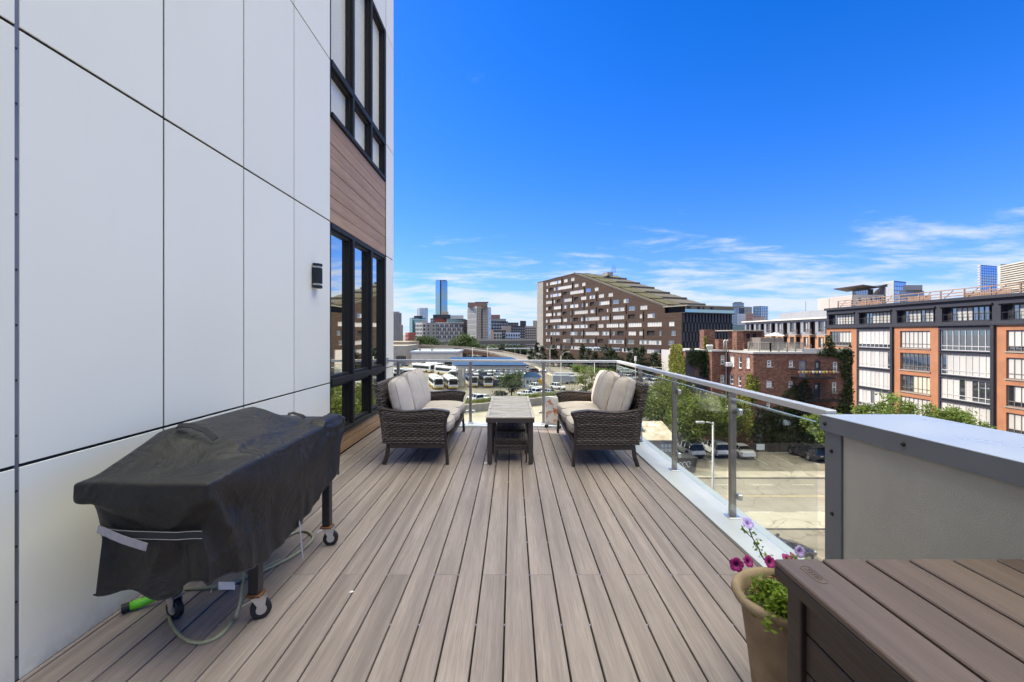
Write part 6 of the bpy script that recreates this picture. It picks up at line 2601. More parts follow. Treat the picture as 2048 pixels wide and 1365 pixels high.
for s in (-1, 1):
    mb.cyl((s * 1.0, -.6, .08), (s * 1.0, -.5, .08), .08, 8)
mb.build('wheel', TYRE, du, kind='stuff')
GRAF = mat('graffiti_paint', (.62, .62, .60), .6)
mb = MB()
rgf = random.Random(2)
for k in range(3):
    cx_ = -.3 + .42 * k
    mb.tube([(cx_ + .18 * math.cos(a) * (1 + .3 * math.sin(3 * a)), -.935 + .03 * 0, .85 + .30 * math.sin(a) + .05 * k) for a in [i * .7 for i in range(9)]], .035, 4)
mb.build('graffiti', GRAF, du, kind='stuff')
lf = thing('low_fence', 'low dark wooden fence with a white notice at the foot of the ivy wall', 'fence', (31, 56.2, GZ))
for k in range(8):
    m_ = MB()
    m_.box(-1.6 + k * 1.2, -.46 + k * 1.2, -.05, .05, .15, 1.25, .01)
    m_.build('board', mat('dark_fence_board', (.06, .045, .035), .8, var=.2), lf)
m_ = MB()
m_.box(-.9, .1, -.09, -.055, .45, 1.15)
m_.build('notice', PAPER, lf)
m_ = MB()
m_.box(28.5, 46, 55.9, 56.1, GZ + .007, GZ + .16)
tag(m_.build('kerb', WALK), kind='structure')
# parking barriers beyond the trees
for k in range(3):
    p = on(1303 + 12 * k, 775 + 8 * k)
    m_ = MB()
    m_.box(-2.5, 2.5, -.15, .15, 0, .6, .05)
    o = m_.build('concrete_barrier', LIGHTW)
    o.location = p
    o.rotation_euler = (0, 0, .5)
    tag(o, f'white concrete barrier in the far small lot, {("farthest", "middle", "nearest")[k]} of three', 'barrier', 'barriers in the far lot')

# ---------------------------------------------------------------- the skyline


def tower(name, label, faces, ztop_py, Y, base=GZ, roof=None, extra=(), group=None, deep=None):
    """faces: [(px_left, Y_left, px_right, Y_right, wall material, columns, floors, window fill, window material)], left to right; one thing."""
    p0 = at(faces[0][0], HY, faces[0][1])
    o = (p0[0], p0[1], base)
    t = thing(name, label, 'building', o, 0, group)
    zt = at(0, ztop_py, Y)[2]
    pts = [at(faces[0][0], HY, faces[0][1])[:2]] + [at(f[2], HY, f[3])[:2] for f in faces]
    d = deep or max(12, abs(pts[-1][0] - pts[0][0]))
    k = 1 + d / pts[0][1]
    k2 = 1 + (d + max(0, max(p[1] for p in pts) - pts[-1][1]) * .2) / pts[-1][1]
    back = [(pts[-1][0] * k2, pts[-1][1] * k2), (pts[0][0] * k, pts[0][1] * k)]
    loop = pts + back
    m_ = MB()
    m_.prism([(x, y, base) for x, y in loop], [(x, y, zt) for x, y in loop])
    m_.build('body', faces[0][4], t, off=o)
    for i, (pa, ya, pb, yb, wm, nx, nz, fill, gm) in enumerate(faces):
        pl = Plane(pts[i], pts[i + 1])
        m_ = MB()
        pl.box(m_, .02, pl.L - .02, base, zt - .05, .003, .12)
        f_ = m_.build('facade', wm, t, off=o)
        if nx == 0:
            continue
        m_ = MB()
        cw, fh_ = pl.L / nx, (zt - base - 1.0) / nz
        fx_, fz_ = fill
        for a in range(nx):
            for b in range(nz):
                if fx_ >= 1:
                    if a: continue
                    pl.box(m_, .3, pl.L - .3, base + (b + .5 - fz_ / 2) * fh_, base + (b + .5 + fz_ / 2) * fh_, .121, .22)
                else:
                    pl.box(m_, (a + .5 - fx_ / 2) * cw, (a + .5 + fx_ / 2) * cw, base + (b + .5 - fz_ / 2) * fh_, base + (b + .5 + fz_ / 2) * fh_, .121, .25)
        m_.build('window_rows', gm, f_, off=o, kind='stuff')
    for nm_, pa, pb, pyt, pyb, m in extra:
        a, b = at(pa, HY, Y + 2), at(pb, HY, Y + 2)
        m_ = MB()
        q = 1 + min(14, max(6, (b[0] - a[0]) * .6)) / Y
        za, zb = at(0, pyb, Y)[2], at(0, pyt, Y)[2]
        loop = [(a[0], Y + 2), (b[0], Y + 2), (b[0] * q, (Y + 2) * q), (a[0] * q, (Y + 2) * q)]
        m_.prism([(x, y, za) for x, y in loop], [(x, y, zb) for x, y in loop])
        m_.build(nm_, m, t, off=o)
    return t


def wm(name, c, **k):
    return mat(name, c, .85, spec=.2, var=.08, vscale=.06, coords='World', **k)


WG = wm('far_white_wall', (.40, .385, .36)); GG = wm('far_grey_wall', (.22, .215, .21)); DG = wm('far_dark_wall', (.045, .045, .05)); BG = wm('far_beige_wall', (.30, .255, .21))
RB = wm('far_red_brick', (.30, .085, .06)); BRN = wm('far_brown_wall', (.21, .13, .10)); TG = wm('far_teal_wall', (.13, .19, .21)); MG = wm('far_mid_grey', (.22, .225, .24)); CW = wm('far_cream_wall', (.46, .42, .33))
LB = wm('far_pale_blue', (.36, .42, .50)); PK = wm('far_pink_brick', (.32, .21, .17))

tower('far_tower', 'pale round topped tower at the left edge of the skyline', [(782, 900, 797, 890, GG, 5, 28, (.55, .5), DG), (797, 890, 803, 905, GG, 2, 28, (.5, .5), DG)], 626, 895, extra=[('roof_cap', 785, 799, 623.5, 626, GG)])
tower('far_tower', 'small stepped grey tower right beside the leftmost tower', [(799, 860, 806, 865, BG, 3, 16, (.5, .5), DG)], 650, 860)
tower('far_tower', 'slim pale blue and white tower left of the tall glass tower', [(834, 800, 840, 790, WG, 2, 26, (.5, .6), GLSB), (840, 790, 856, 800, LB, 5, 26, (.6, .7), GLSB)], 617, 795, extra=[('roof_cap', 836, 855, 616, 617.5, WG)])
tower('glass_office', 'teal glass office block with a dark roof box left of the white hotel', [(819, 560, 825, 545, TG, 3, 12, (.8, .7), GLST), (825, 545, 852, 560, TG, 9, 12, (.85, .7), GLST)], 636, 550, extra=[('roof_box', 828, 845, 632, 636, DG)])
tower('glass_tower', 'very tall teal mirror glass tower with a dark vertical notch, tallest in the skyline', [(871, 1510, 880, 1490, TG, 3, 60, (.94, .9), GLST), (880, 1490, 882.5, 1500, DG, 0, 1, (0, 0), DG), (882.5, 1500, 895, 1515, TG, 4, 60, (.94, .9), GLST)], 561, 1500,
      extra=[('roof_cap', 873, 893, 560, 561.2, MG)])
tower('red_brick_block', 'low red brick block between the left towers and the white hotel', [(811, 345, 817, 335, RB, 2, 5, (.7, .3), DG), (817, 335, 831, 345, RB, 5, 5, (.6, .3), BRN)], 665.5, 340)
tower('dark_brick_block', 'dark maroon block with a black roof storey behind the white hotel', [(861, 520, 868, 515, DG, 2, 9, (.5, .5), GLS), (868, 515, 900, 520, wm('far_maroon', (.16, .05, .045)), 9, 9, (.5, .5), RB)], 637, 515, extra=[('roof_storey', 866, 901, 629.5, 637, DG), ('stair_tower', 882, 897, 623.5, 629.5, BG)])
tower('teal_block', 'long teal block with a pale roof box right of the maroon block', [(893, 500, 932, 505, TG, 12, 8, (.7, .6), GLST)], 638, 500, extra=[('roof_box', 901, 927, 631, 638, WG)])
tower('white_hotel', 'white and grey hotel with a chequered window facade in the middle distance', [(831, 425, 845, 415, WG, 5, 7, (.5, .55), DG), (845, 415, 852, 418, WG, 1, 7, (.6, .6), DG), (852, 418, 872, 420, GG, 2, 7, (.3, .4), DG), (872, 420, 926, 425, MG, 16, 7, (.62, .62), DG)], 646, 420,
      extra=[('roof_edge', 871, 927, 645, 646.3, WG), ('roof_wing', 841, 853, 640.5, 646, GG)])
hp = Plane(at(872, HY, 420)[:2], at(926, HY, 425)[:2])
m_ = MB()
hz_ = at(0, 646, 420)[2]
for b in range(7):
    for a in range(5):
        s = hp.L * ((a + .6 + .5 * (b % 2)) / 5.6)
        z = GZ + (hz_ - GZ) * (b + .5) / 7.2
        hp.box(m_, s, s + 1.1, z - 1.0, z + 1.1, .26, .34)
hot = [o for o in bpy.data.objects if o.name.startswith('white_hotel')][0]
m_.build('white_shutters', WG, hot, off=tuple(hot.location), kind='stuff')
tower('dark_slab', 'dark slab with a white sail shaped panel left of the beige tower', [(925, 470, 936, 468, DG, 2, 12, (.4, .4), BRN)], 640, 468)
tower('apartment_tower', 'beige apartment tower with a white window grid and brown penthouse', [(935, 392, 953.5, 378, WG, 6, 8, (.84, .84), mat('tower_window_beige', (.24, .235, .20), .4)), (953.5, 378, 975.5, 388, BG, 7, 17, (.25, .35), DG), (975.5, 388, 982, 392, LB, 1, 8, (.6, .7), GLSB)], 613.5, 380,
      extra=[('penthouse', 935.5, 975, 605, 613.4, BRN), ('penthouse_roof', 950, 977, 603.8, 605.2, DG)], deep=18)
tp = Plane(at(953.5, HY, 378)[:2], at(975.5, HY, 388)[:2])
tw = [o for o in bpy.data.objects if o.name.startswith('apartment_tower')][0]
m_ = MB()
tp.box(m_, tp.L * .40, tp.L * .50, -2, at(0, 618, 380)[2], .26, .4)
m_.build('dark_stair_strip', DG, tw, off=tuple(tw.location))
tower('brown_office', 'brown office block behind the beige tower at its right', [(982, 620, 1000, 620, BRN, 6, 12, (.9, .25), PK)], 630, 620)
tower('dark_office', 'charcoal office block with pale tall windows right of the beige tower', [(982, 520, 1016, 525, DG, 11, 8, (.4, .55), LB)], 643, 520, extra=[('roof_storey', 983, 1012, 638, 643, MG)])
tower('dark_office', 'long low charcoal roofed block behind the white framed flats', [(1010, 560, 1037, 565, DG, 9, 8, (.4, .5), MG)], 645.5, 560)
tower('white_framed_flats', 'white framed low flats with square dark openings beside the beige tower', [(987, 400, 1004, 402, WG, 3, 6, (.62, .62), DG)], 665, 400)
tower('dark_flats', 'dark narrow flats between the two white framed blocks', [(983, 415, 987, 412, BRN, 0, 1, (0, 0), DG), (1003, 405, 1012, 408, DG, 3, 7, (.5, .5), MG)], 661, 405)
tower('arched_block', 'grey block with a rounded pale roof among the flats', [(1003, 440, 1022, 445, wm('far_rose_grey', (.36, .30, .28)), 0, 1, (0, 0), DG)], 652, 440)
tower('white_framed_flats', 'pale blue white flats with large dark windows under the railway skyline', [(1011, 400, 1040, 405, LB, 6, 5, (.62, .65), DG)], 665.5, 400)
tower('charcoal_flats', 'charcoal stepped flats right of the rounded roof', [(1025, 430, 1050, 435, DG, 7, 9, (.5, .5), MG)], 652, 430)
tower('concrete_flats', 'concrete flats with deep balcony rows left of the brown building', [(1050, 440, 1072, 445, BG, 5, 9, (.7, .45), DG)], 652.5, 440)
tower('pale_block', 'pale plain block just left of the big brown building', [(1066, 560, 1078, 565, BG, 0, 1, (0, 0), DG)], 641.5, 560)
tower('pale_block', 'small dark rooftop block behind the concrete flats', [(1040, 640, 1052, 645, DG, 0, 1, (0, 0), DG)], 642, 640)
# right-hand groups
tower('dark_glass_tower', 'dark glass tower with a domed cap between the brown building and the grey flats', [(1465, 900, 1478, 890, DG, 5, 24, (.7, .7), GLSB), (1478, 890, 1488, 900, DG, 4, 24, (.7, .7), GLSB)], 606, 895, extra=[('roof_cap', 1468, 1484, 604.3, 606, GG)])
tower('dark_glass_tower', 'lower dark tower with cream windows right of the domed tower', [(1486, 960, 1504, 965, MG, 6, 22, (.5, .5), CW)], 614, 960)
tower('blue_glass_tower', 'dark blue glass tower with a slanting top', [(1506, 900, 1521, 890, DG, 5, 22, (.7, .7), GLSB), (1521, 890, 1536, 900, wm('far_navy', (.04, .06, .11)), 4, 22, (.8, .8), GLSB)], 613, 895)
tower('pale_blue_block', 'pale blue panelled block in front of the dark glass towers', [(1475, 620, 1491, 622, LB, 5, 10, (.5, .4), WG)], 628, 620)
tower('teal_low_block', 'low turquoise glass block behind the brick rooftop', [(1466, 500, 1491, 502, TG, 8, 6, (.85, .8), GLST)], 650, 500)
tower('pink_brick_block', 'pinkish brown brick block beside the pale blue block', [(1491, 640, 1506, 642, PK, 6, 10, (.5, .3), BRN)], 627, 640)
tower('pink_brick_block', 'rose and white striped block under the blue glass tower', [(1505, 600, 1530, 602, PK, 7, 7, (.4, .6), WG)], 634, 600)
tower('dark_frame_block', 'dark steel framed building works behind the brick roof penthouse', [(1494, 420, 1530, 425, DG, 6, 6, (.7, .2), MG)], 649, 420)
tower('pale_office', 'pale office box behind the dark end of the brown building', [(1434, 520, 1463, 525, WG, 0, 1, (0, 0), DG)], 630, 520)
tower('blue_glass_tower', 'tall royal blue glass tower at the right edge of the skyline', [(1955, 700, 1961, 690, WG, 2, 30, (.5, .5), GLSB), (1961, 690, 1994, 705, wm('far_royal', (.06, .12, .28)), 9, 30, (.75, .8), GLSB)], 531, 695)
tower('striped_tower', 'cream and dark striped concrete tower at the right edge', [(1996, 640, 2001, 635, WG, 0, 1, (0, 0), DG), (2001, 635, 2090, 560, CW, 1, 36, (1, .42), DG)], 532, 635, extra=[('roof_edge', 2001, 2060, 528, 533, GG)])
tower('glass_office', 'curved pale glass office top behind the concrete house', [(1767, 420, 1788, 410, LB, 6, 16, (.8, .8), WG), (1788, 410, 1812, 420, wm('far_royal', (.06, .12, .28)), 7, 16, (.8, .85), GLSB)], 563, 415)
tower('stepped_office', 'stepped grey office with white roof pylons behind the orange roof', [(1798, 360, 1848, 370, MG, 22, 12, (.4, .6), GLS)], 580, 360, extra=[('roof_storey', 1806, 1845, 570, 580, MG)])
# concrete house with winged roof
hY = 104.0
hp0, hp1, hp2 = at(1706, HY, hY), at(1771, HY, hY), at(1800, HY, hY + 14)
ho = (hp0[0], hY, 4.0)
ch2 = thing('winged_roof_house', 'concrete rooftop house with a dark swooping roof terrace above the orange building', 'house', (hp0[0], hY, GZ))
ho = (hp0[0], hY, GZ)
zt_, zs_ = at(0, 590, hY)[2], at(0, 569, hY)[2]
p1_ = Plane(hp0[:2], hp1[:2])
zz = lambda py: at(0, py, hY)[2]
hs = [(p1_.px(1716)[0], p1_.px(1722)[0], zz(604), zz(596)), (p1_.px(1739)[0], p1_.px(1745)[0], zz(603), zz(595)), (p1_.px(1749)[0], p1_.px(1763.5)[0], zz(602), zz(594))]
m_ = MB()
wall(m_, p1_, 0, p1_.L, GZ, zt_, hs, .3)
m_.box(hp0[0], hp1[0], hY + .31, hY + 12, GZ, zt_)
m_.build('wall', wm('house_concrete', (.44, .38, .33)), ch2, off=ho)
for h_ in hs:
    window(ch2, ho, p1_, *h_, back=-.25, fw=.12, cols=1 if h_[1] - h_[0] < 1 else 3, fm=WINF_D)
m_ = MB()
x1_, x2_ = hp1[0] + .05, hp2[0]
prof_ = [(0, zz(569)), (2, zz(573)), (5, zz(579)), (9, zz(584)), (13, zz(588)), (13, GZ), (0, GZ)]
m_.prism([(x1_ - .3 + u * .35, hY + u, z) for u, z in prof_], [(x1_ + u * .35, hY + u, z) for u, z in prof_])
m_.build('side_wall', wm('house_grey', (.27, .25, .25)), ch2, off=ho)
m_ = MB()
a, b, c = at(1722, HY, hY), at(1752, HY, hY), at(1775, HY, hY)
m_.prism([(a[0], hY - .5, zz(571.5)), (b[0], hY - .5, zz(577)), (c[0] - .4, hY - .5, zz(574.5)), (c[0] - .4, hY + 9, zz(574.5)), (b[0], hY + 9, zz(577)), (a[0], hY + 9, zz(571.5))],
         [(a[0], hY - .5, zz(570)), (b[0], hY - .5, zz(574)), (c[0] - .4, hY - .5, zz(569)), (c[0] - .4, hY + 9, zz(569)), (b[0], hY + 9, zz(574)), (a[0], hY + 9, zz(570))])
m_.build('roof', mat('dark_bronze_roof', (.05, .04, .035), .6), ch2, off=ho)
m_ = MB()
m_.box(a[0] + 4, hp1[0] - .4, hY + 3, hY + 8, zt_ + .003, zz(576))
m_.build('terrace_glass', GLS, ch2, off=ho)
m_ = MB()
for k in range(14):
    x = hp0[0] + .1 + k * (hp1[0] - hp0[0] - .2) / 13
    m_.box(x - .03, x + .03, hY + .02, hY + .08, zt_ + .003, zt_ + 1.1)
m_.box(hp0[0], hp1[0], hY + .02, hY + .08, zt_ + 1.1, zt_ + 1.16)
m_.build('terrace_rail', WINF_D, ch2, off=ho, kind='stuff')

# ---------------------------------------------------------------- covered grill by the wall
GXC, GYC = -1.575, 2.715
nx, ny, rows_n = 24, 64, 21


def drape_cover():
    """Let a sewn fabric cover fall over the grill's body and shelves and settle; returns its points and faces."""
    tmp = bpy.data.scenes.new('drape')
    made = []

    def solid(pts, faces):
        me = bpy.data.meshes.new('collider')
        me.from_pydata(pts, [], faces)
        import bmesh
        bm = bmesh.new()
        bm.from_mesh(me)
        bmesh.ops.recalc_face_normals(bm, faces=bm.faces)
        bmesh.ops.triangulate(bm, faces=bm.faces)
        bm.to_mesh(me)
        bm.free()
        o = bpy.data.objects.new('collider', me)
        tmp.collection.objects.link(o)
        o.modifiers.new('hit', 'COLLISION')
        o.collision.thickness_outer = .006
        o.collision.cloth_friction = 25
        o.collision.damping = .4
        made.append(o)

    def prof(pts, y0, y1):
        n = len(pts)
        solid([(x, y0, z) for x, z in pts] + [(x, y1, z) for x, z in pts],
              [tuple(range(n)), tuple(range(n, 2 * n))] + [(i, (i + 1) % n, n + (i + 1) % n, n + i) for i in range(n)])
    prof([(-.278, .79), (-.278, .86), (.278, .86), (.278, .79)], -.782, .782)                                   # shelves
    lidp = [(-.275, .80), (-.275, .95), (-.24, .99), (-.17, 1.005), (-.09, .985), (.01, .945), (.10, .89), (.13, .80)]
    secs = [(-.72, .33), (-.36, 1.0), (.34, 1.0), (.62, .36)]                                                   # lid with sloping ends
    n_ = len(lidp)
    solid([(x, y, .80 + (z - .80) * k) for y, k in secs for x, z in lidp],
          [tuple(range(n_)), tuple(range(3 * n_, 4 * n_))] + [(s * n_ + i, s * n_ + (i + 1) % n_, (s + 1) * n_ + (i + 1) % n_, (s + 1) * n_ + i) for s in range(3) for i in range(n_)])
    prof([(.06, .90), (.13, .885), (.15, .92), (.07, .935)], -.34, -.04)                                        # lid handle
    prof([(.20, .80), (.20, .895), (.262, .895), (.262, .80)], .42, .70)                                        # side burner knobs
    prof([(-.25, .45), (-.25, .80), (.25, .80), (.25, .45)], -.44, .44)
    rg_ = random.Random(17)
    hx, hy = .288, .792
    V, F_, pin = [], [], []
    ix = lambda i, j: j * (nx + 1) + i
    for j in range(ny + 1):
        for i in range(nx + 1):
            x, y = -hx + 2 * hx * i / nx, -hy + 2 * hy * j / ny
            lid = float(np.interp(x, [-.30, -.27, -.24, -.17, -.09, .01, .10, .145], [.0, .955, .995, 1.01, .99, .95, .895, .0]))
            lid = max(.868, .80 + (lid - .80) * float(np.interp(y, [-.74, -.36, .34, .64], [.33, 1, 1, .36])) + .006)
            if .40 < y < .72 and x > .18: lid = max(lid, .902)
            inner = min(1, min(i, nx - i) / 3, min(j, ny - j) / 3)
            V.append((x + inner * rg_.uniform(-.004, .004), y + inner * rg_.uniform(-.004, .004), lid + inner * (.022 + rg_.uniform(-.006, .006))))
            if i == 0 or j == 0 or j == ny: pin.append(len(V) - 1)
            if i == nx and j < 3: pin.append(len(V) - 1)
    F_ += [(ix(i, j), ix(i + 1, j), ix(i + 1, j + 1), ix(i, j + 1)) for i in range(nx) for j in range(ny)]
    ring = [(i, 0) for i in range(nx)] + [(nx, j) for j in range(ny)] + [(i, ny) for i in range(nx, 0, -1)] + [(0, j) for j in range(ny, 0, -1)]
    prev = [ix(*r) for r in ring]
    for k in range(1, rows_n + 1):
        t = k / rows_n
        cur = []
        for r in ring:
            x, y, _ = V[ix(*r)]
            near = max(0, (-y - .45) / .35)                                    # 1 at the near end
            cinch = math.exp(-((t - .42) / .16) ** 2)
            into = min(1, max(0, (t - .08) / .36))
            sx = 1 + .03 * t - near * (.34 * min(1, t / .5) if x < 0 else .16 * cinch)
            yy = y * (1 - (.06 * t if y < 0 else .15 * t)) + .015 * near * cinch
            drop = (.515 - .04 * near) * t
            if y > .35: drop *= 1 - .24 * (y - .35) / .45
            drop += .03 * t * math.sin(9 * x + 5 * y)
            wave = .016 * t * math.sin(15 * y + 2.0) * (x > .2) + .006 * t * math.sin(31 * y) * (x > .2)
            cur.append(len(V))
            V.append((x * sx + wave, yy - .014 * near * t * math.sin(19 * x + .6), V[ix(*r)][2] - drop))
        m = len(ring)
        F_ += [(prev[a], cur[a], cur[(a + 1) % m], prev[(a + 1) % m]) for a in range(m)]
        prev = cur
    me = bpy.data.meshes.new('drape')
    me.from_pydata(V, [], F_)
    me.update()
    o = bpy.data.objects.new('drape', me)
    tmp.collection.objects.link(o)
    made.append(o)
    vg = o.vertex_groups.new(name='pinned')
    vg.add(pin, 1.0, 'REPLACE')
    md = o.modifiers.new('cloth', 'CLOTH')
    md.settings.vertex_group_mass = 'pinned'
    vt = o.vertex_groups.new(name='tight')
    vt.add(list(range((nx + 1) * (ny + 1))), 1.0, 'REPLACE')
    md.settings.vertex_group_shrink = 'tight'
    md.settings.shrink_min, md.settings.shrink_max = 0.0, .03
    s = md.settings
    s.quality = 9
    s.mass = .45
    s.tension_stiffness = s.compression_stiffness = 22
    s.shear_stiffness = 8
    s.bending_stiffness = .32
    s.air_damping = 1.4
    s.tension_damping = s.compression_damping = s.shear_damping = 8
    s.bending_damping = .5
    c = md.collision_settings
    c.use_collision = True
    c.collision_quality = 3
    c.distance_min = .005
    c.use_self_collision = False
    END = 64
    tmp.frame_start, tmp.frame_end = 1, END
    md.point_cache.frame_start, md.point_cache.frame_end = 1, END
    vl = tmp.view_layers[0]
    for f in range(1, END + 1):
        tmp.frame_set(f)
    ev = o.evaluated_get(vl.depsgraph).data
    P = np.array([tuple(v.co) for v in ev.vertices])
    base = (nx + 1) * (ny + 1)
    for i in range(base, len(P)):                                              # set folds: rays from the shelf corners, a wavy hem
        x, y, z = P[i]
        t = ((i - base) // len(ring) + 1) / rows_n
        if x > .14 and y > -.78:
            r, a = math.hypot(y + .79, z - .86), math.atan2(.86 - z, y + .79)
            P[i, 0] += .040 * math.sin(7.0 * a + .4) * min(1, r / .22) * math.exp(-r / .75) * min(1, t * 3)
            r2, a2 = math.hypot(y - .79, z - .86), math.atan2(.86 - z, .79 - y)
            P[i, 0] += .022 * math.sin(8 * a2) * min(1, r2 / .2) * math.exp(-r2 / .5) * min(1, t * 3)
        if y < -.55 and -.25 < x < .29:
            P[i, 2] += .030 * t ** 3 * math.cos(21.3 * (x + .06)) - .008 * t ** 3
            P[i, 1] -= .02 * t ** 2 * math.cos(21 * (x - .02)) * (t > .3)
    for q in made:
        me_ = q.data
        bpy.data.objects.remove(q)
        bpy.data.meshes.remove(me_)
    bpy.data.scenes.remove(tmp)
    return P, F_, prev


CP, CF, prev = drape_cover()
print('cover extent', CP.min(0), CP.max(0))
m_ = MB()
m_.v = [tuple(p) for p in CP]
m_.f = CF
m_.m = [0] * len(m_.f)
cov = thing('grill_cover', 'black wrinkled fabric cover draped over the wheeled grill beside the white wall', 'grill cover', (GXC, GYC, 0))
cb = m_.build('cover_cloth', COVER, cov, smooth=True)
sb = cb.modifiers.new('smooth', 'SUBSURF')
sb.levels = sb.render_levels = 2
hem = [Vector(CP[i]) for i in prev]
m_ = MB()
m_.tube([p + Vector((0, 0, .001)) for p in hem] + [hem[0]], .0035, 5, False)
m_.build('hem_seam', STRAPBLACK, cb, smooth=True)


def cover_end(x, z):
    """y of the near end face at (x, z)."""
    s = CP[(np.abs(CP[:, 0] - x) < .045) & (np.abs(CP[:, 2] - z) < .05) & (CP[:, 1] < -.4)]
    return float(s[:, 1].min()) if len(s) else -.8


def cover_top(x, y):
    s = CP[(np.abs(CP[:, 0] - x) < .04) & (np.abs(CP[:, 1] - y) < .04)]
    return float(s[:, 2].max())


def band(mb, pts, w, th, out=(0, -1, 0)):
    """A flat strap of width w along pts."""
    o = Vector(out)
    P = []
    for i, p in enumerate(pts):
        p = Vector(p)
        d = (Vector(pts[min(i + 1, len(pts) - 1)]) - Vector(pts[max(i - 1, 0)])).normalized()
        s = d.cross(o).normalized()
        P.append([tuple(p - s * w / 2), tuple(p - s * w / 2 + o * th), tuple(p + s * w / 2 + o * th), tuple(p + s * w / 2), tuple(p - s * w / 2)])
    mb.grid(P)
    for r in (P[0], P[-1]):
        mb.face(r[:4])


at_strap = CP[(np.abs(CP[:, 2] - .66) < .03) & (CP[:, 1] < -.60)]
xl, xr_ = float(at_strap[:, 0].min()), float(at_strap[:, 0].max())
xs = [xl + .095 + (xr_ - xl - .15) * k / 14 for k in range(15)]
m_ = MB()
band(m_, [(x, min(cover_end(x, .63), cover_end(x + .03, .62)) - .008, .655 - .012 * k / 14) for k, x in enumerate(xs)], .036, .003)
m_.build('black_strap', STRAPBLACK, cov)
m_ = MB()
for s in (-1, 1):
    band(m_, [(x, min(cover_end(x, .63), cover_end(x + .03, .62)) - .0115, .655 + s * .0155 - .012 * k / 14) for k, x in enumerate(xs)], .0025, .001)
m_.build('strap_stitching', STITCH, cov, kind='stuff')
xs = [xl + .088 + .235 * k / 10 for k in range(11)]
m_ = MB()
band(m_, [(x, min(cover_end(x, .63), cover_end(x + .03, .61)) - .014 - .0012 * k, .668 - .0062 * k) for k, x in enumerate(xs)], .034, .003)
m_.build('grey_strap', STRAP, cov)
zt0 = max(cover_top(-.10, -.36), cover_top(.03, -.36))
m_ = MB()
band(m_, [(-.15 + .20 * k / 10, -.375, cover_top(-.15 + .20 * k / 10, -.37) + .006 + .022 * math.sin(math.pi * k / 10)) for k in range(11)], .03, .005, out=(0, -.5, .86))
m_.build('cover_handle', STRAPBLACK, cov)
m_ = MB()
band(m_, [(-.02 + .12 * k / 8, .52, cover_top(-.02 + .12 * k / 8, .52) + .004 + .018 * math.sin(math.pi * k / 8)) for k in range(9)], .022, .004, out=(0, -.5, .86))
m_.build('cover_handle', STRAPBLACK, cov)
side = [p for p in hem if p.x > .15 and -.15 < p.y < .2]
sp0 = min(side, key=lambda p: abs(p.y - .04))
m_ = MB()
band(m_, [(sp0.x + .006, sp0.y, sp0.z + .03), (sp0.x + .014, sp0.y, sp0.z - .06), (sp0.x + .022, sp0.y + .012, sp0.z - .20)], .016, .002, out=(1, 0, 0))
m_.build('hanging_tie', STRAP, cov)

grill = thing('wheeled_grill', 'grill on four black legs with casters, hidden under the black cover', 'grill', (GXC, GYC, 0))
LEGS = [(-1.352, 2.395), (-1.808, 2.415), (-1.318, 3.235), (-1.79, 3.25)]
for k, (x, y) in enumerate(LEGS):
    x, y = x - GXC, y - GYC
    m_ = MB()
    m_.box(x - .027, x + .027, y - .027, y + .027, .142, .50, .004)
    lg = m_.build('leg', GRILLSTEEL, grill)
    m_ = MB()
    m_.box(x - .04, x + .04, y - .035, y + .035, .128, .141, .003)
    m_.build('rusty_plate', RUST, lg)
    a = R((35, -20, 15, 50)[k])
    ca_, sa_ = math.cos(a), math.sin(a)
    T = lambda u, v, z: (x + .012 * ca_ + u * ca_ - v * sa_, y + .012 * sa_ + u * sa_ + v * ca_, z)
    m_ = MB()
    m_.prism([T(*q, .112) for q in ((-.035, -.03), (.035, -.03), (.035, .03), (-.035, .03))], [T(*q, .127) for q in ((-.04, -.034), (.04, -.034), (.04, .034), (-.04, .034))])
    for s in (-1, 1):
        m_.prism([T(*q) for q in ((-.03, s * .021, .112), (.035, s * .021, .112), (.025, s * .021, .045), (.008, s * .021, .040))],
                 [T(*q) for q in ((-.03, s * .025, .112), (.035, s * .025, .112), (.025, s * .025, .045), (.008, s * .025, .040))])
    m_.prism([T(*q) for q in ((-.075, -.022, .098), (-.03, -.024, .112), (-.03, .024, .112), (-.075, .022, .098))], [T(*q) for q in ((-.075, -.022, .102), (-.03, -.024, .117), (-.03, .024, .117), (-.075, .022, .102))])
    cs = m_.build('caster_fork', ZINC, grill)
    m_ = MB()
    m_.tube([T(.012, -.017, .051), T(.012, -.014, .051), T(.012, .014, .051), T(.012, .017, .051)], [.044, .051, .051, .044], 22)
    m_.build('wheel', RUBBER, cs, smooth=40)
    m_ = MB()
    m_.tube([T(.012, -.0195, .051), T(.012, .0195, .051)], .026, 14)
    m_.build('hub', ZINC, cs, smooth=40)
m_ = MB()
m_.box(-.20, .20, -.30, .50, .44, .46)
m_.build('lower_shelf', GRILLSTEEL, grill)
m_ = MB()
m_.tube([(.14, -.335, .185), (.02, -.36, .185), (.015, -.362, .165)], .003, 6)
hk = m_.build('wire_hook', ZINC, grill)
m_ = MB()
m_.box(.06, .145, -.372, -.369, .185, .225)
m_.build('paper_tag', PAPER, grill)

# garden hose and its spray nozzle


def smooth_path(pts, n=8):
    out = []
    P = [pts[0]] + pts + [pts[-1]]
    for i in range(1, len(P) - 2):
        for k in range(n):
            t = k / n
            out.append(tuple(.5 * ((2 * P[i][a]) + (-P[i - 1][a] + P[i + 1][a]) * t + (2 * P[i - 1][a] - 5 * P[i][a] + 4 * P[i + 1][a] - P[i + 2][a]) * t * t
                                   + (-P[i - 1][a] + 3 * P[i][a] - 3 * P[i + 1][a] + P[i + 2][a]) * t ** 3) for a in range(3)))
    return out + [pts[-1]]


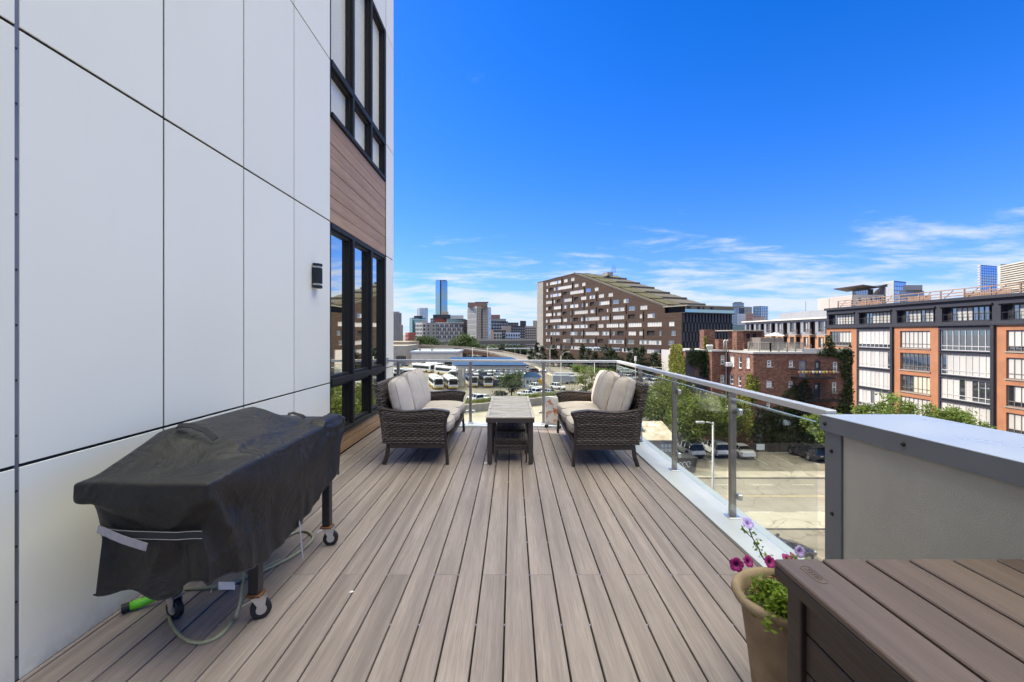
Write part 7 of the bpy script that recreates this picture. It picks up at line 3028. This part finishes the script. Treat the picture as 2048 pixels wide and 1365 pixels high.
hz = .0095
pts = [on(560, 1120, hz), on(500, 1150, hz), on(440, 1172, hz), on(403, 1177, hz), on(369, 1180, hz), on(346, 1200, hz), on(338, 1231, hz), on(352, 1262, hz), on(376, 1282, hz), on(407, 1285, hz), on(441, 1270, hz),
       on(468, 1238, hz), (-1.425, 2.345, .05), (-1.42, 2.375, .11), (-1.418, 2.40, .22), (-1.42, 2.45, .34), (-1.45, 2.6, .43)]
m_ = MB()
m_.tube(smooth_path(pts), .0085, 10)
pts = [on(440, 1180, hz + .017), on(485, 1158, hz + .001), on(526, 1142, hz), on(581, 1115, hz), on(615, 1091, hz), on(626, 1074, hz), on(612, 1063, hz), on(590, 1066, hz), on(560, 1080, hz), on(520, 1086, hz)]
m_.tube(smooth_path(pts), .0085, 10)
o = m_.build('garden_hose', HOSE, smooth=True)
tag(o, 'olive green garden hose looped on the deck under the covered grill', 'hose')
nzl = thing('spray_nozzle', 'lime green and black pistol hose nozzle lying against the white wall', 'hose nozzle', (-2.02, 2.50, 0), R(38))
m_ = MB()
m_.tube([(-.065, 0, .028), (-.02, 0, .030), (.04, 0, .038), (.075, 0, .05)], [.021, .024, .020, .017], 14)
m_.build('barrel', GREEN, nzl, smooth=True)
m_ = MB()
m_.tube([(-.098, 0, .026), (-.064, 0, .028)], [.024, .023], 14)
m_.build('nozzle_tip', RUBBER, nzl, smooth=30)
m_ = MB()
m_.tube([(.066, 0, .045), (.055, 0, .085), (.035, 0, .13), (.025, 0, .155)], [.017, .018, .017, .015], 12)
m_.build('grip', GREEN, nzl, smooth=True)
m_ = MB()
m_.tube([(.04, -.004, .055), (.028, -.006, .09), (.012, -.006, .13)], [.010, .012, .007], 8)
m_.build('trigger', RUBBER, nzl, smooth=True)
m_ = MB()
m_.tube([(.075, 0, .050), (.11, 0, .045), (.15, .01, .04)], [.014, .013, .010], 10)
m_.build('connector', RUBBER, nzl, smooth=True)

# ---------------------------------------------------------------- grey metal cabinet at the end of the railing
hv = thing('metal_cabinet', 'slate grey metal trimmed cabinet with stucco panel standing at the end of the railing', 'cabinet', (1.75, 2.55, 0))
HV = (1.75, 2.55, 0)
xh = lambda y: 1.744 + (2.54 - y) * .066          # its left face runs slightly away from the deck edge
ya, yb, zt2 = 2.54, .25, 1.05


def hprism(name, y0, y1, o0, o1, z0, z1, m, sub=None):
    m_ = MB()
    m_.prism([(xh(y0) + o0, y0, z0), (xh(y0) + o1, y0, z0), (xh(y1) + o1, y1, z0), (xh(y1) + o0, y1, z0)],
             [(xh(y0) + o0, y0, z1), (xh(y0) + o1, y0, z1), (xh(y1) + o1, y1, z1), (xh(y1) + o0, y1, z1)])
    return m_.build(name, m, sub or hv, off=HV)


hprism('stucco_side', ya - .115, yb, .012, .48, .013, zt2 - .09, STUCCO)
hprism('corner_trim', ya, ya - .112, .0, .49, .013, zt2 - .088, HVACPAINT)
hprism('lid', ya + .02, yb, -.014, .52, zt2 - .003, zt2, HVACTOP)
hprism('lid_edge', ya + .02, yb, -.014, -.004, zt2 - .086, zt2 - .004, HVACPAINT)
hprism('lid_edge', ya + .02, ya + .008, -.003, .52, zt2 - .086, zt2 - .004, HVACPAINT)
hprism('inner_body', ya - .12, yb, .03, .47, .013, zt2 - .01, DARK)
for y, z in ((ya - .05, .86), (ya - .055, .52), (ya - .05, .2)):
    m_ = MB()
    m_.tube([(xh(y) - .001, y, z), (xh(y) - .004, y, z), (xh(y) - .010, y, z)], [.011, .010, .006], 10)
    m_.build('screw_head', FRAME, hv, smooth=30, off=HV)
for y in (ya - .02, 2.05, 1.55):
    m_ = MB()
    m_.tube([(xh(y) - .015, y, zt2 - .045), (xh(y) - .018, y, zt2 - .045), (xh(y) - .024, y, zt2 - .045)], [.011, .010, .006], 10)
    m_.build('screw_head', FRAME, hv, smooth=30, off=HV)

# ---------------------------------------------------------------- brown storage box
BX0, BX1, BY1, BY0, BZT = .909, 1.772, 1.581, .62, .72
sbx = thing('storage_box', 'dark brown wood effect plastic storage box with slatted lid in the corner', 'storage box', (BX0, BY1, 0))
SB = (BX0, BY1, 0)
edges = [BX0, 1.068, 1.219, 1.370, 1.522, 1.673, BX1]
for a, b in zip(edges, edges[1:]):
    m_ = MB()
    m_.box(a + (.006 if a > BX0 else 0), b - .006, BY0, BY1, BZT - .022, BZT, .004)
    m_.build('lid_slat', BOXWOOD, sbx, off=SB)
m_ = MB()
m_.box(BX0 + .012, BX1, BY0, BY1 - .01, BZT - .03, BZT - .0225)
m_.box(BX0, BX0 + .011, BY0, BY1, BZT - .062, BZT - .0225, .002)
m_.box(BX0 + .012, BX1, BY1 - .0095, BY1, BZT - .062, BZT - .0225, .002)
m_.build('lid_frame', BOXDARK, sbx, off=SB)
m_ = MB()
m_.box(BX0 + .028, BX0 + .088, BY1 - .10, BY1 - .028, .03, BZT - .063, .004)
m_.build('corner_post', BOXDARK, sbx, off=SB)
n_ = 5
hh = (BZT - .07 - .03) / n_
for k in range(n_):
    m_ = MB()
    m_.box(BX0 + .044, BX0 + .07, BY0, BY1 - .101, .03 + k * hh + .003, .03 + (k + 1) * hh - .003, .004)
    m_.build('side_board', BOXDARK, sbx, off=SB)
    m_ = MB()
    m_.box(BX0 + .089, BX1 - .02, BY1 - .07, BY1 - .05, .03 + k * hh + .003, .03 + (k + 1) * hh - .003, .004)
    m_.build('back_board', BOXDARK, sbx, off=SB)
m_ = MB()
m_.box(BX0 + .075, BX1 - .03, BY0 + .02, BY1 - .08, .004, BZT - .031)
m_.build('inner_body', DARK, sbx, off=SB)
# embossed maker's plate: a raised oval with letters
m_ = MB()
cx_, cy_ = .977, 1.476
ov = [(cx_ + .017 * math.sin(t) * 1.0, cy_ + (.036 if math.cos(t) > 0 else -.036) + .017 * math.cos(t)) for t in [2 * math.pi * i / 32 + .098 for i in range(32)]]
m_.tube([(x, y, BZT + .0006) for x, y in ov] + [(*ov[0], BZT + .0006)], .0013, 6, False)
pl_ = m_.build('maker_plate', BOXWOOD, sbx, off=SB, smooth=True)
fc = bpy.data.curves.new('lettering', 'FONT')
fc.body = 'KETER'
fc.size = .026
fc.extrude = .0009
fc.align_x = 'CENTER'
fc.align_y = 'CENTER'
fo = bpy.data.objects.new('lettering', fc)
COL.objects.link(fo)
fo.data.materials.append(BOXWOOD)
fo.parent = pl_
fo.location = (cx_ - BX0, cy_ - BY1, BZT + .0008)
fo.rotation_euler = (0, 0, -P90)
fo['kind'] = 'stuff'

# ---------------------------------------------------------------- flower pot with petunias
PCX, PCY, PR, PZ = 1.122, 1.825, .222, .46
pot = thing('terracotta_pot', 'large weathered clay flower pot with rolled rim behind the brown storage box', 'flower pot', (PCX, PCY, .0))
m_ = MB()
prof = [(.0, .0), (.135, .0), (.140, .02), (.150, .12), (.163, .24), (.178, .36), (.186, .425), (.190, .438), (.186, .446), (.198, .452), (.214, .462), (.222, .478), (.219, .494), (.206, .502), (.192, .498), (.182, .48), (.178, .44), (.0, .438)]
m_.lathe([(r, z * .92) for r, z in prof], 48)
m_.build('pot_body', TERRA, pot, smooth=50)
m_ = MB()
m_.lathe([(.176, .408), (.10, .418), (0, .415)], 24)
m_.build('soil', SOIL, pot, smooth=True)
ptn = thing('petunia_plant', 'potted petunia with magenta and lilac blooms and trailing bright green leaves', 'flowers', (PCX, PCY, .415))
PETL = leaf_mat('petunia_leaf', (.06, .12, .012), (.26, .36, .04), .3)
MAG = mat('magenta_petal', (.26, .003, .12), .6, var=.25, vscale=40)
MAGD = mat('purple_throat', (.06, .0, .05), .7)
LIL = mat('lilac_petal', (.40, .24, .62), .6, var=.2, vscale=60, col2=(.58, .46, .74))
STEM = mat('green_stem', (.10, .14, .04), .6)
rs = np.random.RandomState(21)
C, SZ = [], []
for k in range(190):                                     # fine leafy shoots spilling over the near side
    a = rs.uniform(-3.3, 1.3)
    r0 = rs.uniform(.02, .13)
    tip = np.array([math.cos(a), math.sin(a) - .25, 0]) * rs.uniform(.05, .14)
    base = np.array([r0 * math.cos(a), r0 * math.sin(a) - .03, .0])
    for q in range(26):
        t = q / 25
        C.append(base + tip * t + np.array([0, 0, rs.uniform(.07, .15) * math.sin(math.pi * min(1, t * .9)) - .02 * t]) + rs.normal(size=3) * .008)
V = leaf_cards(rs, np.array(C), .020)
quads_mesh('leaves', V, PETL, ptn, kind='stuff')
dead = np.array([np.array([.13 * math.cos(a), .13 * math.sin(a), .02 + .03 * h]) for a, h in zip(rs.uniform(0, 6.28, 150), rs.uniform(0, 1, 150))])
quads_mesh('dry_stalks', leaf_cards(rs, dead, .02), mat('dry_stalk', (.22, .14, .06), .9), ptn, kind='stuff')


def bloom(c, r, face, m, name='flower'):
    """A petunia: five ruffled lobes round a dark throat, turned to face."""
    z = Vector(face).normalized()
    x = z.orthogonal().normalized()
    y = z.cross(x)
    c = Vector(c)
    m_ = MB()
    n = 40
    P = []
    for ri, (rr, zz) in enumerate(((.02, -.55), (.22, -.25), (.55, .0), (.85, .04), (1.0, -.03))):
        row = []
        for k in range(n + 1):
            a = 2 * math.pi * k / n
            lobe = 1 - (.16 * rr) * (1 - abs(math.cos(2.5 * a)) ** .55)
            q = r * rr * lobe
            row.append(tuple(c + x * q * math.cos(a) + y * q * math.sin(a) + z * (zz * r + .05 * r * rr * math.sin(10 * a + ri))))
        P.append(row)
    m_.grid(P)
    o = m_.build(name, m, ptn, smooth=True)
    m_ = MB()
    m_.grid([P[0], [tuple((Vector(p) * .85 + Vector(q) * .15) + z * .0012) for p, q in zip(P[1], P[2])]])
    m_.build('throat', MAGD if m is MAG else LIL, o, smooth=True)
    m_ = MB()
    m_.tube([c - z * r * .5, c - z * r * 1.3], [r * .16, r * .08], 6)
    m_.build('calyx', STEM, o, smooth=True)
    return o


pf = lambda px, py, Y: tuple(np.array(at(px, py, Y)) - np.array((PCX, PCY, .415)))
bloom(pf(1473, 1130, 1.70), .026, (-.25, -1, .25), MAG)
bloom(pf(1497, 1123, 1.76), .023, (.3, -.8, .6), MAG)
bloom(pf(1540, 1124, 1.74), .024, (.2, -.9, .55), MAG)
bloom(pf(1575, 1116, 1.95), .024, (.1, -.35, .9), MAG)
bloom(pf(1588, 1113, 1.98), .022, (.5, -.35, .8), MAG)
bloom(pf(1496, 1046, 1.82), .024, (.15, -.75, .75), LIL)
bloom(pf(1600, 1104, 1.90), .025, (.1, -.95, .3), LIL)
stem = [pf(1528, 1120, 1.84), pf(1515, 1093, 1.83), pf(1503, 1072, 1.82), pf(1497, 1052, 1.82)]
m_ = MB()
m_.tube(smooth_path([Vector(p) for p in stem], 5), .0022, 6)
m_.tube([pf(1590, 1118, 1.88), pf(1597, 1108, 1.89)], .002, 5)
m_.tube([pf(1503, 1075, 1.82), pf(1488, 1062, 1.81), pf(1483, 1052, 1.80)], .0017, 5)
m_.build('stem', STEM, ptn, smooth=True, kind='stuff')
C = [np.array(stem[0]) * (1 - t) + np.array(stem[3]) * t + rs.normal(size=3) * np.array([.012, .006, .006]) for t in np.linspace(.05, .92, 46)]
C += [np.array(pf(1486, 1058, 1.81)) + rs.normal(size=3) * .006 for _ in range(6)]
quads_mesh('stem_leaves', leaf_cards(rs, np.array(C), .014), PETL, ptn, kind='stuff')
